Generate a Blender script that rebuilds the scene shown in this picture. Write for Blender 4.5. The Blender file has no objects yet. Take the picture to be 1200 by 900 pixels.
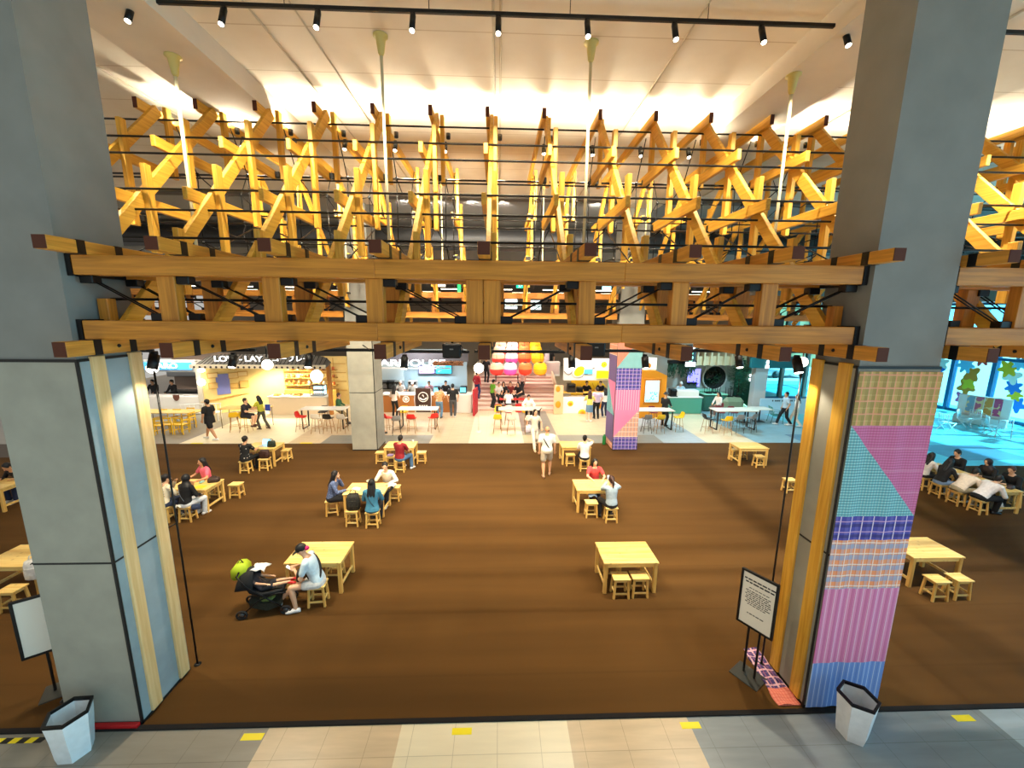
import bpy, bmesh, math, random
import numpy as np
from mathutils import Vector, Matrix
random.seed(7)
PI = math.pi
scene = bpy.context.scene
col = scene.collection

# ------------------------------------------------------------------ camera
CF, CYAW, CPIT, CROLL, CH = 462.0, .0345, .1736, .0095, 5.6
_c, _s, _cy, _sy = math.cos(CPIT), math.sin(CPIT), math.cos(CYAW), math.sin(CYAW)
FW = Vector((_sy * _c, _cy * _c, -_s))
_R0 = Vector((_cy, -_sy, 0)); _U0 = _R0.cross(FW)
RT = _R0 * math.cos(CROLL) + _U0 * math.sin(CROLL)
UP = _U0 * math.cos(CROLL) - _R0 * math.sin(CROLL)
cd = bpy.data.cameras.new('camera'); cam = bpy.data.objects.new('camera', cd); col.objects.link(cam)
cd.sensor_width = 36; cd.lens = 36 * CF / 1200; cd.clip_end = 200; cd.clip_start = .05
cam.matrix_world = Matrix(((RT.x, UP.x, -FW.x, 0), (RT.y, UP.y, -FW.y, 0), (RT.z, UP.z, -FW.z, CH), (0, 0, 0, 1)))
scene.camera = cam

def ray(px, py):
    return FW + RT * ((px - 600) / CF) - UP * ((py - 450) / CF)
def at(px, py, z=0.0):                       # point of the plane at height z
    r = ray(px, py); t = (z - CH) / r.z
    return Vector((r.x * t, r.y * t, z))
def aty(px, py, Y):                          # point of the upright plane at depth Y
    r = ray(px, py); t = Y / r.y
    return Vector((r.x * t, Y, CH + r.z * t))

# ------------------------------------------------------------------ mesh builder
class MB:
    def __init__(s): s.v = []; s.f = []; s.sm = []
    def add(s, vs, fs, smooth=False):
        o = len(s.v); s.v += [tuple(v) for v in vs]
        s.f += [tuple(i + o for i in f) for f in fs]; s.sm += [smooth] * len(fs); return s
    def box(s, c, d, R=None):
        x, y, z = d[0] / 2, d[1] / 2, d[2] / 2
        vs = [Vector(q) for q in ((-x,-y,-z),(x,-y,-z),(x,y,-z),(-x,y,-z),(-x,-y,z),(x,-y,z),(x,y,z),(-x,y,z))]
        if R is not None: vs = [R @ v for v in vs]
        return s.add([v + Vector(c) for v in vs], [(0,3,2,1),(4,5,6,7),(0,1,5,4),(1,2,6,5),(2,3,7,6),(3,0,4,7)])
    def bx(s, x0, x1, y0, y1, z0, z1): return s.box(((x0+x1)/2,(y0+y1)/2,(z0+z1)/2), (abs(x1-x0),abs(y1-y0),abs(z1-z0)))
    def cbox(s, c, d, b=.01, R=None):        # box with chamfered edges
        x, y, z = d[0]/2, d[1]/2, d[2]/2; b = min(b, x*.8, y*.8, z*.8); idx = {}; vs = []
        for sx in (-1,1):
            for sy in (-1,1):
                for sz in (-1,1):
                    for a in range(3):
                        q = [sx*(x-b), sy*(y-b), sz*(z-b)]; q[a] = (sx*x, sy*y, sz*z)[a]
                        idx[sx,sy,sz,a] = len(vs); vs.append(Vector(q))
        fs = []
        for a in range(3):
            o1, o2 = (a+1)%3, (a+2)%3
            for sg in (-1,1):
                q = []
                for u, w in ((-1,-1),(1,-1),(1,1),(-1,1)):
                    k = [0,0,0]; k[a]=sg; k[o1]=u; k[o2]=w; q.append(idx[k[0],k[1],k[2],a])
                fs.append(q)
            for u in (-1,1):
                for w in (-1,1):
                    q = []
                    for t, ax in ((-1,o1),(-1,o2),(1,o2),(1,o1)):
                        k = [0,0,0]; k[a]=t; k[o1]=u; k[o2]=w; q.append(idx[k[0],k[1],k[2],ax])
                    fs.append(q)
        for sx in (-1,1):
            for sy in (-1,1):
                for sz in (-1,1): fs.append([idx[sx,sy,sz,a] for a in range(3)])
        if R is not None: vs = [R @ v for v in vs]
        return s.add([v + Vector(c) for v in vs], fs)
    def beam(s, p0, p1, w, h, up=(0,0,1), b=0):
        p0, p1 = Vector(p0), Vector(p1); a = p1 - p0; L = a.length; a.normalize()
        u = Vector(up); sd = a.cross(u)
        if sd.length < 1e-4: sd = a.cross(Vector((0,1,0)))
        sd.normalize(); u = sd.cross(a)
        R = Matrix((sd, a, u)).transposed()
        return s.cbox((p0+p1)/2, (w, L, h), b, R) if b else s.box((p0+p1)/2, (w, L, h), R)
    def loft(s, rings, cap=True, smooth=True, closed=False):
        n = len(rings[0]); vs = [p for r in rings for p in r]; fs = []; m = len(rings)
        for i in range(m if closed else m-1):
            for j in range(n):
                a, b = i*n+j, i*n+(j+1)%n; c, d = ((i+1)%m)*n+(j+1)%n, ((i+1)%m)*n+j
                fs.append((a,b,c,d))
        if cap and not closed: fs += [tuple(reversed(range(n))), tuple(range((m-1)*n, m*n))]
        return s.add(vs, fs, smooth)
    def tube(s, pts, r, n=8, smooth=True, closed=False):
        pts = [Vector(p) for p in pts]; rr = r if isinstance(r, (list, tuple)) else [r]*len(pts); rings = []; prev = None; m = len(pts)
        for i, p in enumerate(pts):
            t = (pts[(i+1)%m] - pts[i-1]) if closed else (pts[min(i+1,m-1)] - pts[max(i-1,0)])
            t.normalize()
            if prev is None:
                sd = t.cross(Vector((0,0,1)))
                if sd.length < .01: sd = t.cross(Vector((0,1,0)))
            else: sd = prev - t*prev.dot(t)
            sd.normalize(); prev = sd; u = t.cross(sd)
            rings.append([p + sd*(math.cos(2*PI*k/n)*rr[i]) + u*(math.sin(2*PI*k/n)*rr[i]) for k in range(n)])
        return s.loft(rings, True, smooth, closed)
    def cyl(s, p0, p1, r0, r1=None, n=12, smooth=True): return s.tube([p0, p1], [r0, r0 if r1 is None else r1], n, smooth)
    def ball(s, c, r, n=12, m=8, R=None):
        if not isinstance(r, (list, tuple)): r = (r,r,r)
        c = Vector(c); rings = []
        for i in range(m+1):
            th = PI*i/m; q = max(math.sin(th), .02)
            ring = [Vector((r[0]*q*math.cos(2*PI*k/n), r[1]*q*math.sin(2*PI*k/n), -r[2]*math.cos(th))) for k in range(n)]
            rings.append([c + (R @ v if R is not None else v) for v in ring])
        return s.loft(rings)
    def cap(s, p0, r0, p1, r1, n=10):        # tapered capsule
        p0, p1 = Vector(p0), Vector(p1); a = (p1-p0)
        if a.length < 1e-5: return s.ball(p0, r0, n, 6)
        a.normalize(); pts = []; rr = []
        for t in (90, 60, 30): pts.append(p0 - a*r0*math.sin(math.radians(t))); rr.append(max(r0*math.cos(math.radians(t)), r0*.05))
        pts.append(p0); rr.append(r0); pts.append(p1); rr.append(r1)
        for t in (30, 60, 90): pts.append(p1 + a*r1*math.sin(math.radians(t))); rr.append(max(r1*math.cos(math.radians(t)), r1*.05))
        return s.tube(pts, rr, n)
    def lathe(s, prof, c=(0,0,0), n=16, smooth=True, cap=True):
        c = Vector(c)
        return s.loft([[c + Vector((r*math.cos(2*PI*k/n), r*math.sin(2*PI*k/n), z)) for k in range(n)] for r, z in prof], cap, smooth)
    def prism(s, pts, vec):                  # polygon extruded along vec
        pts = [Vector(p) for p in pts]; n = len(pts); vec = Vector(vec)
        return s.add(pts + [p+vec for p in pts], [tuple(range(n-1,-1,-1)), tuple(range(n,2*n))] + [(i,(i+1)%n,n+(i+1)%n,n+i) for i in range(n)])
    def mesh(s, name, mat, origin=(0,0,0)):
        me = bpy.data.meshes.new(name); o = Vector(origin)
        me.from_pydata([tuple(Vector(v)-o) for v in s.v], [], s.f)
        bm = bmesh.new(); bm.from_mesh(me); bmesh.ops.recalc_face_normals(bm, faces=bm.faces[:]); bm.to_mesh(me); bm.free()
        me.polygons.foreach_set('use_smooth', s.sm)
        if mat is not None: me.materials.append(mat)
        me.update(); return me
    def build(s, name, mat, parent=None, origin=None, label=None):
        if origin is None: origin = parent['_o'] if parent is not None and '_o' in parent else (0,0,0)
        o = bpy.data.objects.new(name, s.mesh(name, mat, origin)); col.objects.link(o)
        if parent is not None: o.parent = parent
        if label: o['label'] = label
        return o

ROOTS = []
def thing(name, label, cat, loc=(0,0,0), rz=0, group=None, world=False, kind=None):
    """an Empty at the base of a thing; world=True: its parts are given in world coordinates"""
    o = bpy.data.objects.new(name, None); col.objects.link(o); o.empty_display_size = .1
    o.location = loc; o.rotation_euler = (0,0,rz)
    if world: o['_o'] = tuple(loc)
    return tag(o, label, cat, group, kind)
def tag(o, label=None, cat=None, group=None, kind=None):
    if label: o['label'] = label
    if cat: o['category'] = cat
    if group: o['group'] = group
    if kind: o['kind'] = kind
    ROOTS.append(o); return o
def struct(name, mb, mat, label=None, cat=None):
    o = mb.build(name, mat)
    return tag(o, label, cat, None, 'structure')
KIDS = {}
def kids(o): return [c for c in bpy.data.objects if c.parent == o]
def dup(root, loc, rz, label, group=None, scale=None):
    """a copy of a thing with copies of its parts and sub-parts"""
    r = root.copy(); col.objects.link(r); r.location = loc; r.rotation_euler = (0,0,rz); r['label'] = label
    if group: r['group'] = group
    if scale: r.scale = scale
    if root.name not in KIDS: KIDS[root.name] = [(c, kids(c)) for c in kids(root)]
    for ch, gs in KIDS[root.name]:
        c = ch.copy(); col.objects.link(c); c.parent = r
        for g in gs:
            d = g.copy(); col.objects.link(d); d.parent = c
    ROOTS.append(r); return r
class Maker:
    """first call moves the source itself, later calls copy it"""
    def __init__(s, root): s.root = root; s.used = False
    def __call__(s, loc, rz, label, group=None, scale=None):
        if s.used: return dup(s.root, loc, rz, label, group, scale)
        s.used = True; r = s.root; r.location = loc; r.rotation_euler = (0,0,rz); r['label'] = label
        if group: r['group'] = group
        if scale: r.scale = scale
        return r

# ------------------------------------------------------------------ materials
def lin(h):
    if isinstance(h, str):
        h = h.lstrip('#'); c = [int(h[i:i+2],16)/255 for i in (0,2,4)]
    else: c = [x/255 for x in h]
    return tuple(x/12.92 if x <= .04045 else ((x+.055)/1.055)**2.4 for x in c) + (1,)
MATS = {}
def newmat(name):
    m = bpy.data.materials.new(name); m.use_nodes = True; nt = m.node_tree
    return m, nt, nt.nodes['Principled BSDF']
def mat(name, colr, rough=.6, metal=0, var=0, scale=8, bump=0, emit=0, ecol=None, alpha=1, trans=0):
    if name in MATS: return MATS[name]
    m, nt, b = newmat(name); c = lin(colr); N = nt.nodes; L = nt.links
    b.inputs['Base Color'].default_value = c; b.inputs['Roughness'].default_value = rough; b.inputs['Metallic'].default_value = metal
    if var or bump:
        tc = N.new('ShaderNodeTexCoord'); no = N.new('ShaderNodeTexNoise'); no.inputs['Scale'].default_value = scale; no.inputs['Detail'].default_value = 5
        L.new(tc.outputs['Object'], no.inputs['Vector'])
        if var:
            cr = N.new('ShaderNodeValToRGB'); cr.color_ramp.elements[0].position = .3; cr.color_ramp.elements[1].position = .7
            cr.color_ramp.elements[0].color = tuple(x*(1-var) for x in c[:3])+(1,); cr.color_ramp.elements[1].color = tuple(min(1,x*(1+var)) for x in c[:3])+(1,)
            L.new(no.outputs['Fac'], cr.inputs['Fac']); L.new(cr.outputs['Color'], b.inputs['Base Color'])
        if bump:
            bp = N.new('ShaderNodeBump'); bp.inputs['Strength'].default_value = bump; bp.inputs['Distance'].default_value = .01
            L.new(no.outputs['Fac'], bp.inputs['Height']); L.new(bp.outputs['Normal'], b.inputs['Normal'])
    if emit:
        b.inputs['Emission Color'].default_value = lin(ecol or colr); b.inputs['Emission Strength'].default_value = emit
    if trans:
        b.inputs['Transmission Weight'].default_value = trans; b.inputs['IOR'].default_value = 1.45
    MATS[name] = m; return m
def wood(name, ca, cb, axis=0, rough=.5, grain=26, knots=False):
    if name in MATS: return MATS[name]
    m, nt, b = newmat(name); N = nt.nodes; L = nt.links
    tc = N.new('ShaderNodeTexCoord'); mp = N.new('ShaderNodeMapping'); sc = [grain]*3; sc[axis] = grain*.05; mp.inputs['Scale'].default_value = sc
    no = N.new('ShaderNodeTexNoise'); no.inputs['Scale'].default_value = 1; no.inputs['Detail'].default_value = 6; no.inputs['Distortion'].default_value = .6
    cr = N.new('ShaderNodeValToRGB'); e = cr.color_ramp.elements; e[0].position = .32; e[1].position = .68; e[0].color = lin(cb); e[1].color = lin(ca)
    oi = N.new('ShaderNodeObjectInfo'); ad = N.new('ShaderNodeVectorMath'); ad.operation = 'ADD'; mu = N.new('ShaderNodeMath'); mu.operation = 'MULTIPLY'; mu.inputs[1].default_value = 37
    L.new(oi.outputs['Random'], mu.inputs[0]); L.new(tc.outputs['Object'], mp.inputs['Vector']); L.new(mp.outputs['Vector'], ad.inputs[0]); L.new(mu.outputs[0], ad.inputs[1])
    L.new(ad.outputs[0], no.inputs['Vector']); L.new(no.outputs['Fac'], cr.inputs['Fac'])
    out = cr.outputs['Color']
    if knots:
        vo = N.new('ShaderNodeTexVoronoi'); vo.inputs['Scale'].default_value = 7; L.new(tc.outputs['Object'], vo.inputs['Vector'])
        kr = N.new('ShaderNodeValToRGB'); kr.color_ramp.elements[0].color = (.35,.16,.04,1); kr.color_ramp.elements[1].color = (1,1,1,1); kr.color_ramp.elements[0].position = .05; kr.color_ramp.elements[1].position = .22
        L.new(vo.outputs['Distance'], kr.inputs['Fac'])
        mx = N.new('ShaderNodeMix'); mx.data_type = 'RGBA'; mx.blend_type = 'MULTIPLY'; mx.inputs[0].default_value = .45
        L.new(out, mx.inputs[6]); L.new(kr.outputs['Color'], mx.inputs[7]); out = mx.outputs[2]
    L.new(out, b.inputs['Base Color']); b.inputs['Roughness'].default_value = rough
    bp = N.new('ShaderNodeBump'); bp.inputs['Strength'].default_value = .12; bp.inputs['Distance'].default_value = .004
    L.new(no.outputs['Fac'], bp.inputs['Height']); L.new(bp.outputs['Normal'], b.inputs['Normal'])
    MATS[name] = m; return m
def woven(name, base, stripes, rough=.85):
    """woven cloth: stripes = (axis, repeats per metre, width share, phase, colour, strength)"""
    m, nt, b = newmat(name); N = nt.nodes; L = nt.links
    tc = N.new('ShaderNodeTexCoord'); sp = N.new('ShaderNodeSeparateXYZ'); L.new(tc.outputs['Object'], sp.inputs[0])
    prev = None
    for ax, fr, wd, ph, colr, st in stripes:
        mu = N.new('ShaderNodeMath'); mu.operation = 'MULTIPLY_ADD'; mu.inputs[1].default_value = fr; mu.inputs[2].default_value = ph
        L.new(sp.outputs[ax], mu.inputs[0])
        fc = N.new('ShaderNodeMath'); fc.operation = 'FRACT'; L.new(mu.outputs[0], fc.inputs[0])
        lt = N.new('ShaderNodeMath'); lt.operation = 'LESS_THAN'; lt.inputs[1].default_value = wd; L.new(fc.outputs[0], lt.inputs[0])
        m2 = N.new('ShaderNodeMath'); m2.operation = 'MULTIPLY'; m2.inputs[1].default_value = st; L.new(lt.outputs[0], m2.inputs[0])
        mx = N.new('ShaderNodeMix'); mx.data_type = 'RGBA'; L.new(m2.outputs[0], mx.inputs[0])
        if prev is None: mx.inputs[6].default_value = lin(base)
        else: L.new(prev, mx.inputs[6])
        mx.inputs[7].default_value = lin(colr); prev = mx.outputs[2]
    L.new(prev, b.inputs['Base Color']); b.inputs['Roughness'].default_value = rough
    MATS[name] = m; return m

WA, WB = '#edb744', '#d2942a'
W_X = wood('timber grain across', WA, WB, 0); W_Y = wood('timber grain along', WA, WB, 1); W_Z = wood('timber grain upright', WA, WB, 2)
WD_X = wood('girder timber across', '#cf882c', '#a96a1c', 0); WD_Z = wood('girder timber upright', '#cf882c', '#a96a1c', 2)
PINE = wood('pine', '#f6da8e', '#e6b75c', 0, .42, 18, True); PINE_Z = wood('pine upright', '#f0c873', '#d9a14a', 2, .45)
PINE_D = wood('warm pine seat', '#e2a648', '#cc8526', 1, .42, 18)
BLACK = mat('black metal', '#0b0b0c', .45, .3); STEEL = mat('dark steel rod', '#161310', .4, .6)
WHITE = mat('white paint', '#e9e7e2', .5); CREAM = mat('cream enamel', '#e3d9b2', .45)
CONC = mat('raw concrete', '#8a8a84', .85, 0, .12, 3, .15)
# ------------------------------------------------------------------ floor, carpet, ceiling
def tile(name, colr, var=.08, rough=.32):
    if name in MATS: return MATS[name]
    m, nt, b = newmat(name); N = nt.nodes; L = nt.links; c = lin(colr)
    tc = N.new('ShaderNodeTexCoord')
    mp = N.new('ShaderNodeMapping'); mp.inputs['Scale'].default_value = (1.2, 9, 1); mp.inputs['Rotation'].default_value = (0,0,1.3)
    no = N.new('ShaderNodeTexNoise'); no.inputs['Scale'].default_value = 1; no.inputs['Detail'].default_value = 6
    cr = N.new('ShaderNodeValToRGB'); e = cr.color_ramp.elements; e[0].position = .3; e[1].position = .72
    e[0].color = tuple(x*(1-1.6*var) for x in c[:3])+(1,); e[1].color = tuple(min(1,x*(1+var)) for x in c[:3])+(1,)
    br = N.new('ShaderNodeTexBrick'); br.offset = 0; br.inputs['Scale'].default_value = 1; br.inputs['Brick Width'].default_value = .575; br.inputs['Row Height'].default_value = .6
    br.inputs['Mortar Size'].default_value = .004; br.inputs['Color1'].default_value = br.inputs['Color2'].default_value = (1,1,1,1); br.inputs['Mortar'].default_value = (.7,.68,.64,1)
    mx = N.new('ShaderNodeMix'); mx.data_type = 'RGBA'; mx.blend_type = 'MULTIPLY'; mx.inputs[0].default_value = 1
    L.new(tc.outputs['Object'], mp.inputs['Vector']); L.new(mp.outputs['Vector'], no.inputs['Vector']); L.new(no.outputs['Fac'], cr.inputs['Fac'])
    L.new(tc.outputs['Object'], br.inputs['Vector']); L.new(cr.outputs['Color'], mx.inputs[6]); L.new(br.outputs['Color'], mx.inputs[7])
    L.new(mx.outputs[2], b.inputs['Base Color']); b.inputs['Roughness'].default_value = rough
    MATS[name] = m; return m
CY0, CY1 = 4.66, 16.72                       # carpet
def floor_rect(x0, x1, y0, y1, m): struct('floor', MB().bx(x0, x1, y0, y1, -.1, 0), m)
T_GREY = tile('grey tile', '#8d877b'); T_BEIGE = tile('beige tile', '#cdb796'); T_CREAM = tile('cream tile', '#e6dabb', .04); T_COOL = tile('cool grey tile', '#868d90')
T_PALE = tile('pale cool tile', '#aebbc2'); T_DARK = tile('dark grey tile', '#85847c'); T_BLUE = tile('blue grey tile', '#8fb2bf'); T_SEA = tile('sea blue tile', '#74d8e6', .05); T_DEEP = tile('deep blue tile', '#5a83a0')
for x0, x1, m in ((-30,-3.12,T_GREY),(-3.12,-1.32,T_BEIGE),(-1.32,.97,T_CREAM),(.97,2.68,T_BEIGE),(2.68,7.0,T_COOL),(7.0,30,T_PALE)): floor_rect(x0, x1, -2, CY0, m)
floor_rect(-30, 30, CY0, CY1, mat('screed under carpet', '#4a4036'))
X = lambda px: at(px, 519).x
YM = 17.95
b = [-30, X(212), X(338), X(376), X(503), X(549), X(614), X(657), X(745), X(778), X(829), X(887), 30]
far = [(T_GREY,T_GREY),(T_CREAM,T_CREAM),(T_BEIGE,T_BEIGE),(T_DARK,T_BEIGE),(T_BEIGE,T_BEIGE),(T_CREAM,T_CREAM),(T_BEIGE,T_GREY),(T_DARK,T_BEIGE),(T_DARK,T_PALE),(T_PALE,T_PALE),(T_CREAM,T_CREAM),(T_BLUE,T_BLUE)]
for i, (m0, m1) in enumerate(far):
    if m0 is m1: floor_rect(b[i], b[i+1] if i < 11 else 15.6, CY1, 23.5, m0)
    else: floor_rect(b[i], b[i+1], CY1, YM, m0); floor_rect(b[i], b[i+1], YM, 23.5, m1)
floor_rect(15.6, 30, CY1, 34, T_SEA)
floor_rect(-30, 15.6, 23.5, 44, T_BEIGE)

def carpet_mat():
    m, nt, b = newmat('brown carpet'); N = nt.nodes; L = nt.links
    tc = N.new('ShaderNodeTexCoord'); c = lin('#553a19')
    mp = N.new('ShaderNodeMapping'); mp.inputs['Scale'].default_value = (.12, 1.7, 1)
    n1 = N.new('ShaderNodeTexNoise'); n1.inputs['Scale'].default_value = 1; n1.inputs['Detail'].default_value = 3
    n2 = N.new('ShaderNodeTexNoise'); n2.inputs['Scale'].default_value = 240; n2.inputs['Detail'].default_value = 2
    cr = N.new('ShaderNodeValToRGB'); e = cr.color_ramp.elements; e[0].position = .3; e[1].position = .7
    e[0].color = tuple(x*.8 for x in c[:3])+(1,); e[1].color = tuple(x*1.15 for x in c[:3])+(1,)
    L.new(tc.outputs['Object'], mp.inputs['Vector']); L.new(mp.outputs['Vector'], n1.inputs['Vector']); L.new(n1.outputs['Fac'], cr.inputs['Fac'])
    L.new(tc.outputs['Object'], n2.inputs['Vector'])
    # the seams between carpet rolls, every 2 m across the hall
    sp = N.new('ShaderNodeSeparateXYZ'); L.new(tc.outputs['Object'], sp.inputs[0])
    mu = N.new('ShaderNodeMath'); mu.operation = 'MULTIPLY'; mu.inputs[1].default_value = 1/1.33; L.new(sp.outputs[1], mu.inputs[0])
    fr = N.new('ShaderNodeMath'); fr.operation = 'FRACT'; L.new(mu.outputs[0], fr.inputs[0])
    lt = N.new('ShaderNodeMath'); lt.operation = 'LESS_THAN'; lt.inputs[1].default_value = .03; L.new(fr.outputs[0], lt.inputs[0])
    ml = N.new('ShaderNodeMath'); ml.operation = 'MULTIPLY'; ml.inputs[1].default_value = .16; L.new(lt.outputs[0], ml.inputs[0])
    mx = N.new('ShaderNodeMix'); mx.data_type = 'RGBA'; mx.inputs[7].default_value = tuple(x*.5 for x in c[:3])+(1,)
    L.new(ml.outputs[0], mx.inputs[0]); L.new(cr.outputs['Color'], mx.inputs[6]); L.new(mx.outputs[2], b.inputs['Base Color'])
    b.inputs['Roughness'].default_value = .95; b.inputs['Specular IOR Level'].default_value = .15
    bp = N.new('ShaderNodeBump'); bp.inputs['Strength'].default_value = .5; bp.inputs['Distance'].default_value = .006
    L.new(n2.outputs['Fac'], bp.inputs['Height']); L.new(bp.outputs['Normal'], b.inputs['Normal']); return m
CZ = .006
mb = MB(); mb.bx(-16, 14.6, CY0, CY1, 0, CZ); mb.bx(-30, -16, CY0, 15.1, 0, CZ); mb.bx(14.6, 30, CY0, 13.9, 0, CZ)
tag(mb.build('carpet', carpet_mat()), 'brown wall to wall carpet laid under the pine tables', 'carpet', None, 'structure')
struct('floor', MB().bx(14.6, 30, 13.9, CY1, CZ*.1, CZ*.5), T_SEA)
struct('floor', MB().bx(18.5, 21.8, 14.5, 16.4, CZ*.5, CZ*.6), T_DEEP); struct('floor', MB().bx(13.9, 15.2, 17, 18, 0, CZ*.6), T_DEEP)
struct('trim_1', MB().bx(-30, 30, CY0-.05, CY0+.015, 0, .022), mat('black rubber edging', '#0c0706', .95))
# tape on the floor
YEL = mat('yellow tape', '#f5df10', .5)
for a, c, lab in ((289,313,'yellow tape mark between grey and beige tiles left of centre'),(530,553,'yellow tape mark in the middle of the cream tiles'),(800,823,'yellow tape mark where beige meets cool grey tiles'),(1133,1156,'yellow tape mark at the far right of the tiled strip')):
    p, q = at(a, 860 if a < 400 else 851 + (600-a)*.01 + 6*(a < 600)), 0
    x0, x1 = at(a, 855).x, at(c, 855).x
    tag(MB().bx(x0, x1, 4.45, 4.54, 0, .003).build('floor_tape', YEL), lab, 'floor tape', 'yellow tape marks along the tiles')
for a, c, lab in ((224,234,'yellow tape mark beyond the carpet, by the walker in black'),(352,362,'yellow tape mark beyond the carpet, below the table with an orange chair')):
    tag(MB().bx(at(a,520).x-.05, at(c,520).x+.1, 16.74, 16.86, 0, .003).build('floor_tape', YEL), lab, 'floor tape', 'yellow tape marks beyond the carpet')
ht = thing('hazard_tape', 'black and yellow striped tape strip on the grey tiles', 'floor tape', (-6.4,4.53,0), world=True)
mb = MB(); mk = MB()
for i in range(9):
    x = -6.95 + i*.105; q = [(x,4.49,.001),(x+.105,4.49,.001),(x+.125,4.56,.001),(x+.02,4.56,.001)]
    (mb if i % 2 else mk).prism(q, (0,0,.003))
mb.build('yellow_stripe', YEL, ht); mk.build('black_stripe', mat('black tape', '#111111', .5), ht)

# ceiling with panel seams
def ceiling_mat():
    m, nt, b = newmat('ceiling board'); N = nt.nodes; L = nt.links; tc = N.new('ShaderNodeTexCoord')
    br = N.new('ShaderNodeTexBrick'); br.offset = 0; br.inputs['Scale'].default_value = 1; br.inputs['Brick Width'].default_value = 40; br.inputs['Row Height'].default_value = 1.2
    br.inputs['Mortar Size'].default_value = .012; br.inputs['Color1'].default_value = lin('#f1e8d6'); br.inputs['Color2'].default_value = lin('#ece2ce'); br.inputs['Mortar'].default_value = lin('#d3c3a8')
    L.new(tc.outputs['Object'], br.inputs['Vector'])
    no = N.new('ShaderNodeTexNoise'); no.inputs['Scale'].default_value = .8; no.inputs['Detail'].default_value = 4; L.new(tc.outputs['Object'], no.inputs['Vector'])
    cr = N.new('ShaderNodeValToRGB'); cr.color_ramp.elements[0].color = (.86,.83,.78,1); cr.color_ramp.elements[1].color = (1,1,1,1); cr.color_ramp.elements[0].position = .35; cr.color_ramp.elements[1].position = .6
    L.new(no.outputs['Fac'], cr.inputs['Fac'])
    mx = N.new('ShaderNodeMix'); mx.data_type = 'RGBA'; mx.blend_type = 'MULTIPLY'; mx.inputs[0].default_value = .7
    L.new(br.outputs['Color'], mx.inputs[6]); L.new(cr.outputs['Color'], mx.inputs[7]); L.new(mx.outputs[2], b.inputs['Base Color'])
    b.inputs['Roughness'].default_value = .8; return m
CM = ceiling_mat(); ZC = 10.05
struct('ceiling', MB().bx(-30, 30, 1.5, 16.1, ZC, ZC+.2), CM)
BEAMM = mat('plaster soffit', '#ddd2bf', .85, 0, .04, 2)
for x0, x1 in ((-5.95,-4.72),(4.88,6.05)): struct('ceiling_beam', MB().bx(x0, x1, 1.5, 16.0, 9.66, ZC), BEAMM)
struct('ceiling_beam', MB().bx(-30, 30, 15.9, 16.3, 9.93, ZC+.3), mat('dark bulkhead', '#55504a', .8))
CONDM = mat('painted conduit', '#cfc3ab', .6)
for i, (x, r, lab) in enumerate(((-3.72,.014,'thin conduit on the ceiling left of the second hanger pole'),(-3.05,.014,'thin conduit on the ceiling beside the left middle pole'),(-.1,.02,'thin conduit running along the ceiling in the middle'),(.02,.012,'thin cable beside the middle conduit on the ceiling'),(3.0,.014,'thin conduit on the ceiling right of the third hanger pole'),(-7.4,.02,'conduit on the ceiling beyond the left column beam'),(7.6,.02,'conduit on the ceiling beyond the right column beam'))):
    tag(MB().tube([(x,1.6,ZC-r),(x,8,ZC-r),(x,15.8,ZC-r)], r, 6).build('ceiling_conduit', CONDM), lab, 'conduit')

# ------------------------------------------------------------------ columns
SHAFT = mat('grey shaft paint', '#807f79', .8, 0, .08, 2.2, .1); CLAD = mat('cement cladding board', '#9a978a', .8, 0, .1, 2.4, .1)
SEAM = mat('black seam', '#0d0d0d', .6); CLADB = mat('bluish cladding board', '#93a1a5', .75, 0, .12, 2.6, .1)
STRIP_L = wood('pale strip timber', '#ecca92', '#dcb274', 2)
def column(label, x0, x1, y0, y1, ztop, zclad, strips, side, panel):
    t = thing('column', label, 'column', ((x0+x1)/2, (y0+y1)/2, 0), world=True, kind='structure')
    MB().bx(x0+.012, x1-.012, y0+.012, y1-.012, zclad, ztop).build('shaft', SHAFT, t)
    c = MB(); c.bx(x0, x1, y0, y1, .04, zclad); c.build('cladding', CLAD, t)
    s = MB(); s.bx(x0-.004, x1+.004, y0-.004, y1+.004, zclad-.02, zclad+.012); s.bx(x0-.003, x1+.003, y0-.003, y1+.003, 2.435, 2.46); s.bx(x0-.006, x1+.006, y0-.006, y1+.006, 0, .05)
    xs = x1 if side > 0 else x0
    s.bx(xs-.02, xs+side*.006, y0-.006, y0+.02, 0, zclad); s.build('seam', SEAM, t)
    if strips:
        p = MB(); p.bx(xs-side*.01, xs+side*.004, y0+.03, y1-.01, .05, 2.43); p.bx(xs-side*.01, xs+side*.004, y0+.03, y1-.01, 2.465, zclad-.02); p.build('side_panel', panel, t)
        for a, w in strips: MB().cbox((xs+side*.015, a, (zclad+.05)/2+.02), (.05, w, zclad-.02), .006).build('timber_strip', STRIP_L if side > 0 else W_Z, t)
    return t
LX0, LX1, RX0, RX1, FY0, FY1 = -5.86, -4.88, 4.46, 5.52, 4.70, 5.55
column('grey clad column in front on the left, with two timber strips', LX0, LX1, FY0, FY1, ZC-.3, 5.03, ((4.92,.16),(5.42,.17)), 1, CLADB)
rcol = column('grey column in front on the right, wrapped in patchwork cloth below', RX0, RX1, FY0, 5.42, ZC-.3, 5.0, ((4.87,.18),(5.31,.18)), -1, CLAD)
BLX0, BLX1, BY0, BY1 = -6.02, -5.0, 15.8, 16.9
column('plain grey column standing at the back edge of the carpet', BLX0, BLX1, BY0, BY1, 9.9, 4.9, (), 1, CLAD)
column('back column covered all round with patchwork cloth', 4.82, 5.84, BY0, BY1, 9.9, 4.9, (), -1, CLAD)

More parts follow.
